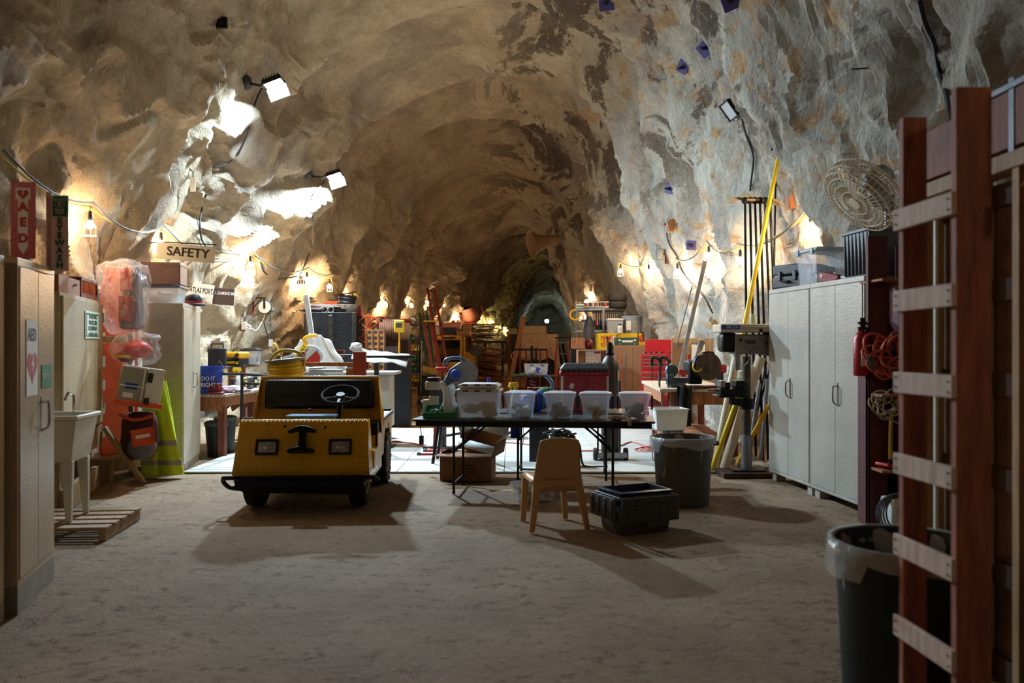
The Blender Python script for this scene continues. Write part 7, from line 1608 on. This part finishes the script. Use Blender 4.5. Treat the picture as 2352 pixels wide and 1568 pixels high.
t = T('box_of_parts','dark cardboard parts box marked PEL behind the foil bundle','box',tuple(onf(1238,10.6,.0))); B('box','dark_wood',t,(-.14,.14,-.1,.1,.70,.93)); text('lettering','PEL',.07,'ink_red',t,(0,-.102,.87),(PI/2,0,0)); B('stand','dark_metal',t,(-.12,.12,-.08,.08,0,.70))
# blue mitre saw on its stand, red support stand, compressor
q=onf(1052,10.5)
t = T('saw_stand','black tripod stand under the blue mitre saw','stand',tuple(q),0); m=Mb()
for x,y in ((-.30,-.15),(.30,-.15),(-.28,.3),(.28,.3)): m.cyl((x*.6,y*.5,.84),(x,y,0),.02)
m.out('leg','black_metal',t); B('platform','dark_metal',t,(-.3,.32,-.12,.22,.84,.875)); 
t = T('mitre_saw','blue and grey sliding mitre saw behind the large clear tote','saw',tuple(q+V(0,0,.876)),.1); mt('saw_blue','4a6078',.4,.1,var=.1)
B('base','dark_metal',t,(-.28,.28,-.16,.16,0,.05),bev=.01); B('fence','steel',t,(-.30,.30,.02,.06,.05,.12)); Mb().cyl((.10,-.04,.24),(.10,-.02,.24),.145,n=36).out('blade_guard',mt('guard_grey','8c8a88',.35,.4,var=.15),t); m=Mb(); m.prism([(-.22,.06),(-.16,.06),(.02,.20),(.12,.36),(.02,.37),(-.10,.28)],-.02,.08); m.out('arm','saw_blue',t,bev=.012); Mb().cyl((-.03,-.14,.22),(-.03,.02,.22),.065,n=24).out('motor','blue_plastic',t,bev=.012); Mb().tube(smoothpts([(-.14,0,.30),(-.15,0,.40),(.02,0,.42),(.14,0,.36)],5),.022,8).out('handle','saw_blue',t); B('red_knob','red_plastic',t,(-.28,-.12,-.06,.0,.26,.31),bev=.015); m=Mb(); m.cyl((.2,0,.09),(.38,0,.10),.012); m.out('rod','steel',t); Mb().cyl((.38,0,.04),(.38,0,.18),.022).out('rod_grip','blue_plastic',t)
Mb().tube(smoothpts([(.1,.05,.38),(.2,.06,.30),(.25,.06,.16),(.22,.1,.02)],5),.008,6).tube(smoothpts([(-.1,0,.38),(-.2,-.05,.2),(-.1,-.1,.05),(.05,-.15,.08)],5),.007,6).out('cord','black_rubber',t)
t = T('roller_stand','red roller support stand with grey end caps under the near table','stand',tuple(onf(1000,11.3)),0)
m=Mb(); m.beam((-.01,0,.03),(.02,0,.74),.05,.03,(0,1,0)).cyl((-.19,-.18,.03),(.20,-.18,.03),.018).cyl((-.14,.16,.03),(.22,.16,.03),.018).cyl((0,-.18,.03),(0,.16,.03),.018); m.out('frame','red_paint',t); m=Mb()
for x,y in ((-.20,-.18),(.21,-.18),(-.15,.16),(.23,.16)): m.sph((x,y,.032),.032,n=10)
m.out('end_cap','grey_plastic',t)
t = T('steel_pedestal','grey steel pedestal on a cross foot beside the red roller stand','pedestal',tuple(onf(1018,11.8)),0); Mb().cyl((0,0,.04),(0,0,.82),.045,n=20).cyl((.22,.1,.3),(.22,.1,.8),.025).out('column','worn_steel',t); m=Mb(); m.beam((-.28,0,.03),(.30,0,.03),.06,.04).beam((0,-.2,.03),(.35,.25,.03),.06,.04).beam((.05,.0,.2),(.34,.1,.24),.05,.03); m.out('foot','dark_metal',t)
t = T('compressor','red floor compressor box with two black wheels behind the cardboard boxes','compressor',tuple(onf(1118,13.2)),0); B('body','red_paint',t,(-.20,.34,-.15,.2,.06,.42),bev=.01); B('paper_label','paper',t,(-.12,-.08,-.153,-.15,.16,.22),bev=0)
for x in (-.26,-.38): Mb().cyl((x,-.1,.13),(x+.05,-.1,.13),.12,n=24).out('wheel','black_rubber',t,bev=.01)
m=Mb(); m.tube([(.05,-.17,.5),(.12,-.17,.1)],.02,6); m.out('handle','black_metal',t)
t = T('hanging_plug','black plug on a cord hanging below the left end of the near table','plug',tuple(P(968,1010,9.9))); Mb().cyl((0,0,-.05),(0,0,.05),.028).out('plug','black_rubber',t); Mb().tube([(0,0,.05),(-.03,0,.3),(-.06,0,.45)],.006,6).out('cord','black_rubber',t)

# ------------------------------------------------------------------ right background: shelving, cabinets, tool chests
D=18.6
t = T('shelving','grey slotted-angle shelving unit with the two tyres on top','shelf',tuple(onf(1380,D+.3)),0)
for x in (-.55,.0,.52): 
    for y in ((0,.6) if x else (-.35,)): B('post','galvanised',t,(x,x+.045,y,y+.04,0,2.26))
for z in (1.15,1.70,2.18): 
    m=Mb(); m.add([(-.55,.0,z),(.0,-.35,z),(.56,0,z),(.56,.6,z),(-.55,.6,z),(-.55,.0,z+.05),(.0,-.35,z+.05),(.56,0,z+.05),(.56,.6,z+.05),(-.55,.6,z+.05)],[(4,3,2,1,0),(5,6,7,8,9),(0,1,6,5),(1,2,7,6),(2,3,8,7),(3,4,9,8),(4,0,5,9)]); m.out('shelf_board','galvanised',t)
mt('tyre','2e2a28',.85,var=.15)
for k,z in enumerate((2.235,2.39)):
    t = T('tyre',('lower','upper')[k]+' of the two small tyres stacked on the grey shelving','tyre',tuple(onf(1418,D+.25,z)),0,'tyres on the shelving')
    Mb().lathe([(.12,.01),(.18,0),(.205,.02),(.212,.05),(.207,.053),(.212,.056),(.212,.075),(.207,.078),(.212,.081),(.212,.10),(.205,.135),(.18,.15),(.12,.14),(.12,.01)],36,caps=False).out('tyre','tyre',t)
t = T('wire_box','wire-sided box of cans on top of the grey shelving','box',tuple(onf(1368,D+.2,2.235)),0); B('tray','steel',t,(-.28,.28,-.12,.12,0,.01),(-.28,.28,-.12,-.115,0,.04),(-.28,.28,-.12,-.115,.12,.14)); m=Mb()
for k in range(14): m.cyl((-.27+.041*k,-.118,0),(-.27+.041*k,-.118,.14),.004,n=5)
m.out('wires','galvanised',t)
for k in range(5):
    c_=T('paint_can',('red','dark','red','dark','red')[k]+' and silver can in the wire box, '+('first','second','third','fourth','fifth')[k]+' from the left','can',tuple(onf(1368,D+.25,2.247)+V(-.22+.11*k,0,0)),0,'cans in the wire box'); Mb().lathe([(.045,0),(.046,.10),(.04,.11)],16).out('can',('red_paint','dark_metal')[k%2],c_)
t = T('green_carton','small green and white carton at the left top of the grey shelving','box',tuple(onf(1333,D+.3,2.235)),0); B('box','white_plastic',t,(-.10,.10,-.08,.08,0,.09)); B('band','ink_green',t,(-.10,.10,-.083,-.08,.03,.06),bev=0)
rn=random.Random(8)
for k in range(12):
    c_=T('bar_clamp',('blue-handled','dark','orange-handled')[k%3]+' clamp hanging in the row on the grey shelving','clamp',tuple(onf(1362+5*k,D-.0,2.15)),0,'clamps hanging on the shelving'); Mb().cyl((0,0,0),(0,0,-.30),.008,n=6).out('bar','steel',c_); B('handle',('blue_plastic','dark_metal','orange_plastic')[k%3],c_,(-.016,.016,-.016,.016,-.30,-.20)); B('jaw','dark_metal',c_,(-.02,.03,-.015,.015,-.04,0))
for k in range(5):
    c_=T('tool_case','black upright tool case on the middle of the grey shelving','case',tuple(onf(1366+8.5*k,D+.15,1.755)),0,'black cases on the shelving'); B('case','black_plastic',c_,(-.035,.035,-.12,.12,0,.21),bev=.01); B('handle','grey_plastic',c_,(-.015,.015,-.13,-.12,.08,.14))
tote('clear tub with a blue lid on the left middle of the grey shelving', tuple(onf(1345,D+.2,1.755)), 0, .15, .2, .2, 'clear_plastic', lid='blue_plastic')
t = T('grey_cloth','dark grey rag hanging down the front post of the grey shelving','cloth',tuple(onf(1353,D-.4,2.04))); Mb().grid(10,14,lambda u,v: V((u-.5)*(.06+.20*math.sin(v*PI)**.8), .04*math.sin(u*9), -.75*v)).out('cloth','grey_plastic',t,solid=.01,smooth=60)
t = T('yellow_hoop','yellow-orange hose looped at the left post of the grey shelving','hose',tuple(onf(1321,D,2.08))); Mb().torus((0,0,0),.11,.02,(0,1,0),a0=.6,a1=5.4,n=20).out('hose','tool_yellow',t)
tote('grey lidded tote on the yellow cabinet, left of the round drum', tuple(onf(1412,D-.55,1.675)), 0, .33, .3, .28, mt('tote_pale','a8aaa8',.5,var=.06), lid='white_plastic')
t = bucket('grey-blue lidded drum on the yellow cabinet', tuple(onf(1452,D-.55,1.675)), .205, .35, mt('drum_blue','8f9aa4',.5,var=.08), lid='drum_blue'); text('lettering','4 x 4',.07,'pole_yellow',t,(.04,-.21,.18),(PI/2,-PI/2,0)); B('label','paper',t,(-.15,-.05,-.2,-.19,.06,.26),bev=0)
t = T('white_jug','small white jug with a blue cap before the grey-blue drum','bottle',tuple(onf(1424,D-.8,1.675))); Mb().lathe([(.06,0),(.06,.12),(.03,.16)],16).out('jug','white_plastic',t); Mb().lathe([(.03,.16),(.03,.19)],12).out('cap','blue_plastic',t)
t = T('flammable_cabinet','yellow flammables cabinet with red lettering below the grey drum','cabinet',tuple(onf(1424,D-.75)),0)
B('body',mt('sign_yellow','e8c20c',.45,var=.05),t,(-.46,.46,0,.55,.2,1.67),bev=.006); B('foot','dark_metal',t,(-.46,.46,0,.5,0,.2)); B('door_gap','ink_black',t,(-.002,.002,-.003,0,.25,1.64),bev=0)
text('lettering','MABLE',.15,'ink_red',t,(-.22,-.004,1.57),(PI/2,0,0),sx=.85); text('lettering','RE AWAY',.12,'ink_red',t,(-.20,-.004,1.43),(PI/2,0,0),sx=.8)
t = T('green_case','dark green metal case with worn white stencilling on the brown cabinet','case',tuple(onf(1439,16.9,1.425)),0); B('body',mt('army_green','30503c',.5,.1,var=.2),t,(-.225,.225,-.1,.12,0,.155),bev=.006); B('stencil','ink_white',t,(-.10,.11,-.103,-.1,.06,.10),bev=0); Mb().prism([(-.15,.12),(-.185,.10),(-.15,.08),(-.115,.10)],-.103,-.1).prism([(.15,.12),(.115,.10),(.15,.08),(.185,.10)],-.103,-.1).out('diamond_mark','ink_white',t)
for x in (-.15,.15): B('latch','steel',t,(x-.015,x+.015,-.11,-.1,.01,.04))
t = T('yellow_level','yellow tool and orange grip beside the green metal case','tool',tuple(onf(1476,16.9,1.425)),0); B('body','yellow_plastic',t,(-.10,.08,-.03,.03,0,.07)); Mb().cyl((-.02,0,.07),(-.05,0,.20),.035).out('grip','orange_plastic',t); Mb().tube([(-.08,.02,.07),(-.09,.02,.24),(.03,.02,.25)],.012,6).out('bow','black_metal',t)
for k in range(5):
    c_=T('hand_tool',('orange','black','red','tan','white')[k]+' tool handle upright left of the green case','tool',tuple(onf(1388+5.5*k,16.9,1.425)),0,'tool handles left of the green case'); Mb().cyl((0,0,0),(rn.uniform(-.02,.02),0,.16),.014).sph((0,0,.16),.02,n=8).out('handle',('orange_plastic','black_plastic','red_plastic','tan_cloth','white_plastic')[k],c_)
t = T('brown_cabinet','tall brown cabinet with rules and tools hung on its doors','cabinet',tuple(onf(1452,16.8)),0); mt('cab_brown','9c7252',.6,var=.12,scale=3)
B('body','cab_brown',t,(-.37,.40,0,.5,0,1.42),bev=.005); B('door','cab_brown',t,(-.35,-.0,-.012,0,.05,1.39),(.004,.38,-.012,0,.05,1.39)); B('steel_rule','steel',t,(-.165,-.13,-.02,-.012,.62,1.27)); B('grey_blade','galvanised',t,(-.32,-.30,-.02,-.012,1.02,1.25),(-.31,-.29,-.02,-.012,.6,.85)); B('orange_marker','orange_plastic',t,(-.24,-.22,-.022,-.012,1.06,1.24),(-.24,-.22,-.022,-.012,.74,.92)); m=Mb(); m.tube([(-.25,-.02,.58),(-.25,-.02,.48),(.02,-.02,.48)],.008,6); m.out('hook','ivory',t)
t = T('calendar_box','brown open-fronted case with a wall calendar inside, left of the brown cabinet','case',tuple(onf(1362,15.4)),0)
B('case','cab_brown',t,(-.28,.28,0,.25,.93,.95),(-.28,.28,0,.25,1.33,1.35),(-.28,-.26,0,.25,.95,1.33),(.26,.28,0,.25,.95,1.33),(-.26,.26,.23,.25,.95,1.33),(-.26,.26,0,.2,1.07,1.08),(-.28,.28,0,.25,0,.93)); B('calendar','paper',t,(-.12,.16,.20,.205,1.085,1.32),bev=0); B('picture','ink_red',t,(.04,.15,.197,.2,1.28,1.31),bev=0); B('yellow_tag','yellow_plastic',t,(-.06,.05,-.01,0,1.05,1.09)); m=Mb()
for r_ in range(4):
    for c_ in range(6): m.box(-.105+.043*c_,-.09+.043*c_,.197,.2,1.12+.04*r_,1.132+.04*r_)
m.out('calendar_dates','ink_black',t); Mb().torus((-.02,.0,1.09),.04,.02,(0,1,0),a0=0,a1=PI).torus((.08,.0,1.09),.04,.02,(0,1,0),a0=0,a1=PI).out('disc','black_rubber',t)
# three-part red roller tool chest
def chest(name,label,loc,rz_,w_,d_,h_,n,lid=False,cat_='tool chest'):
    t = T(name,label,cat_,loc,rz_); B('body','chest_bright' if mt('chest_bright','a81820',.35,.1,var=.08) else 0,t,(-w_/2,w_/2,0,d_,0,h_),bev=.006); dh=(h_-.05)/n
    for k in range(n):
        z=.03+dh*k; dr=B('drawer','chest_bright',t,(-w_/2+.03,w_/2-.05,-.012,0,z+.006,z+dh-.006),bev=.003); B('pull','chrome',dr,(-w_/2+.03,w_/2-.05,-.022,-.012,z+dh-.022,z+dh-.008),bev=.002)
    if lid:
        B('lid','chest_bright',t,(-w_/2,w_/2,d_-.02,d_,h_,h_+.24),bev=.006); B('lid_stay','steel',t,(w_/2-.06,w_/2-.04,.05,d_,h_+.02,h_+.035)); 
    return t
q=onf(1507,14.6,0)
lo_=chest('tool_chest','bottom section of the red tool chest with its top drawer pulled out',tuple(q+V(.0,-.06,0)),-.35,.60,.45,.66,2)
B('pulled_drawer','chest_bright',lo_,(-.28,.24,-.30,-.012,.53,.62),bev=.004); B('pulled_drawer_trim','chrome',lo_,(-.28,.24,-.31,-.30,.60,.62),bev=.002)
chest('tool_chest','middle section of the red tool chest, four drawers',tuple(q+V(.0,.02,.662)),-.35,.52,.40,.33,4)
tc_=chest('tool_chest','top section of the red tool chest with its lid open',tuple(q+V(.0,.05,.994)),-.35,.50,.36,.30,4,True); B('side_handle','steel',tc_,(.25,.27,.10,.22,.16,.20))
rn=random.Random(4)
for k in range(8):
    c_=T('socket',('steel','black')[k%2]+' socket in the open tray of the red tool chest','socket',tuple(q+V(.0,.05,1.295)+V(-.2+.05*k,.10+.02*k,0)),0,'sockets in the open red chest'); Mb().cyl((0,0,0),(0,0,.03),.016,n=12).out('socket',('steel','black_metal')[k%2],c_)
# big flared horn, high on the right
t = T('flared_horn','large beige flared horn projecting from the right rock deep in the tunnel','horn',tuple(P(1256,556,30)))
dirv=(P(1222,560,29.6)-P(1305,545,30)).normalized(); M=Matrix.Translation(P(1308,545,30)-P(1256,556,30))@dirv.to_track_quat('Z','Y').to_matrix().to_4x4()
Mb().lathe([(.14,0),(.15,.25),(.17,.5),(.19,.53),(.19,.58),(.17,.6),(.23,.95),(.34,1.25),(.46,1.42),(.50,1.45),(.49,1.46),(.44,1.42),(.31,1.2),(.15,.8)],40,M).out('horn',mt('horn_tan','a98868',.5,var=.08),t,smooth=60)
Mb().beam(P(1305,548,31)-P(1256,556,30),P(1335,545,32)-P(1256,556,30),.08,.08).out('mount','dark_metal',t)
# steel bars and red cloths left of the shelving
for k,(x0,x1,z1) in enumerate(((1322,1292,1.9),(1318,1300,2.0),(1325,1308,1.85),(1312,1285,1.6))):
    board('leaning_bar','pale steel bar leaning left of the grey shelving, '+('first','second','third','fourth')[k],onf(x0,23.5,0),onf(x1,24.6,z1-.1),.06,.03,'steel','bar')
t = T('wooden_bin','red-brown wooden box with a red helmet at the foot of the grey shelving','box',tuple(onf(1327,16.4,0)),0); B('box','orange_wood',t,(-.12,.13,-.1,.1,1.36,1.57)); Mb().sph((.22,0,1.45),.09).out('red_helmet','vise_red',t); B('stand','black_metal',t,(-.14,.3,-.08,.1,0,1.35))
# dark heaps against the far right wall
rn=random.Random(2)
for k in range(4):
    t=T('dark_machine',('tilted','squat','tall','small')[k]+' dark machine silhouetted at the mouth of the far tunnel','machine',tuple(onf((1262,1300,1318,1288)[k],40+3*k)),rn.random()); B('body','black_metal',t,(-.4,.4,-.3,.3,0,(1.3,1.1,1.5,1.2)[k]),bev=.03); Mb().beam((-.3,0,1.1),(.3,.1,(1.9,1.5,1.8,1.4)[k]),.3,.08).out('boom','black_metal',t)

# ------------------------------------------------------------------ repeated pieces of one kind become parts of their own
def clusters(me):
    n = len(me.vertices); par = list(range(n))
    def find(a):
        while par[a] != a: par[a] = par[par[a]]; a = par[a]
        return a
    for e in me.edges:
        a, b = find(e.vertices[0]), find(e.vertices[1])
        if a != b: par[a] = b
    isl = {}
    for v in me.vertices: isl.setdefault(find(v.index), []).append(v.index)
    boxes = []
    for vs in isl.values():
        co = [me.vertices[i].co for i in vs]
        boxes.append([[min(c[k] for c in co)-.002 for k in range(3)], [max(c[k] for c in co)+.002 for k in range(3)], set(vs)])
    merged = True
    while merged:
        merged = False
        for i in range(len(boxes)):
            for j in range(i+1, len(boxes)):
                a, b = boxes[i], boxes[j]
                if all(a[0][k] <= b[1][k] and b[0][k] <= a[1][k] for k in range(3)):
                    a[0] = [min(p, q) for p, q in zip(a[0], b[0])]; a[1] = [max(p, q) for p, q in zip(a[1], b[1])]; a[2] |= b[2]; boxes.pop(j); merged = True; break
            if merged: break
    return [b[2] for b in boxes]
SINGLE = {'rim':'rim','feet':'foot','stringers':'stringer','deck_boards':'deck_board','hinge':'hinge','brace':'brace','recess':'recess','leg':'leg','post':'post','upright':'upright','latch':'latch','bolt_holes':'bolt_hole','grip_slots':'grip_slot',
          'door':'door','wheel':'wheel','plug':'plug','knob':'knob','end_cap':'end_cap','clip':'clip','clips':'clip','shelf_board':'shelf_board','upright_timber':'upright_timber','stand_foot':'stand_foot','corner_strip':'corner_strip','tray':'tray','jaw':'jaw',
          'rear_rail':'rear_rail','rail':'rail','ring':'ring','tools':'tool','foot':'foot','roof_post':'roof_post','orange_marker':'orange_marker','grey_blade':'grey_blade','diamond_mark':'diamond_mark','disc':'disc','nail':'nail','corner_angle':'corner_angle','band':'band','shelf_support':'shelf_support','frame':'frame','stand_rail':'stand_rail','metal_fitting':'metal_fitting'}
for o in [q for q in bpy.data.objects if q.type == 'MESH' and q.parent is not None]:
    nm = o.name.split('.')[0]
    if nm not in SINGLE or len(o.data.vertices) > 6000 or o.data.users > 1: continue
    cl_ = clusters(o.data)
    if len(cl_) < 2 or len(cl_) > 30: continue
    src = o.data
    for k, keep in enumerate(cl_):
        bm = bmesh.new(); bm.from_mesh(src); bm.verts.ensure_lookup_table()
        bmesh.ops.delete(bm, geom=[v for v in bm.verts if v.index not in keep], context='VERTS')
        me = bpy.data.meshes.new(SINGLE[nm]); bm.to_mesh(me); bm.free(); me.materials.append(src.materials[0])
        if k == 0: o.data = me
        else:
            c_ = o.copy(); c_.data = me; C.objects.link(c_)
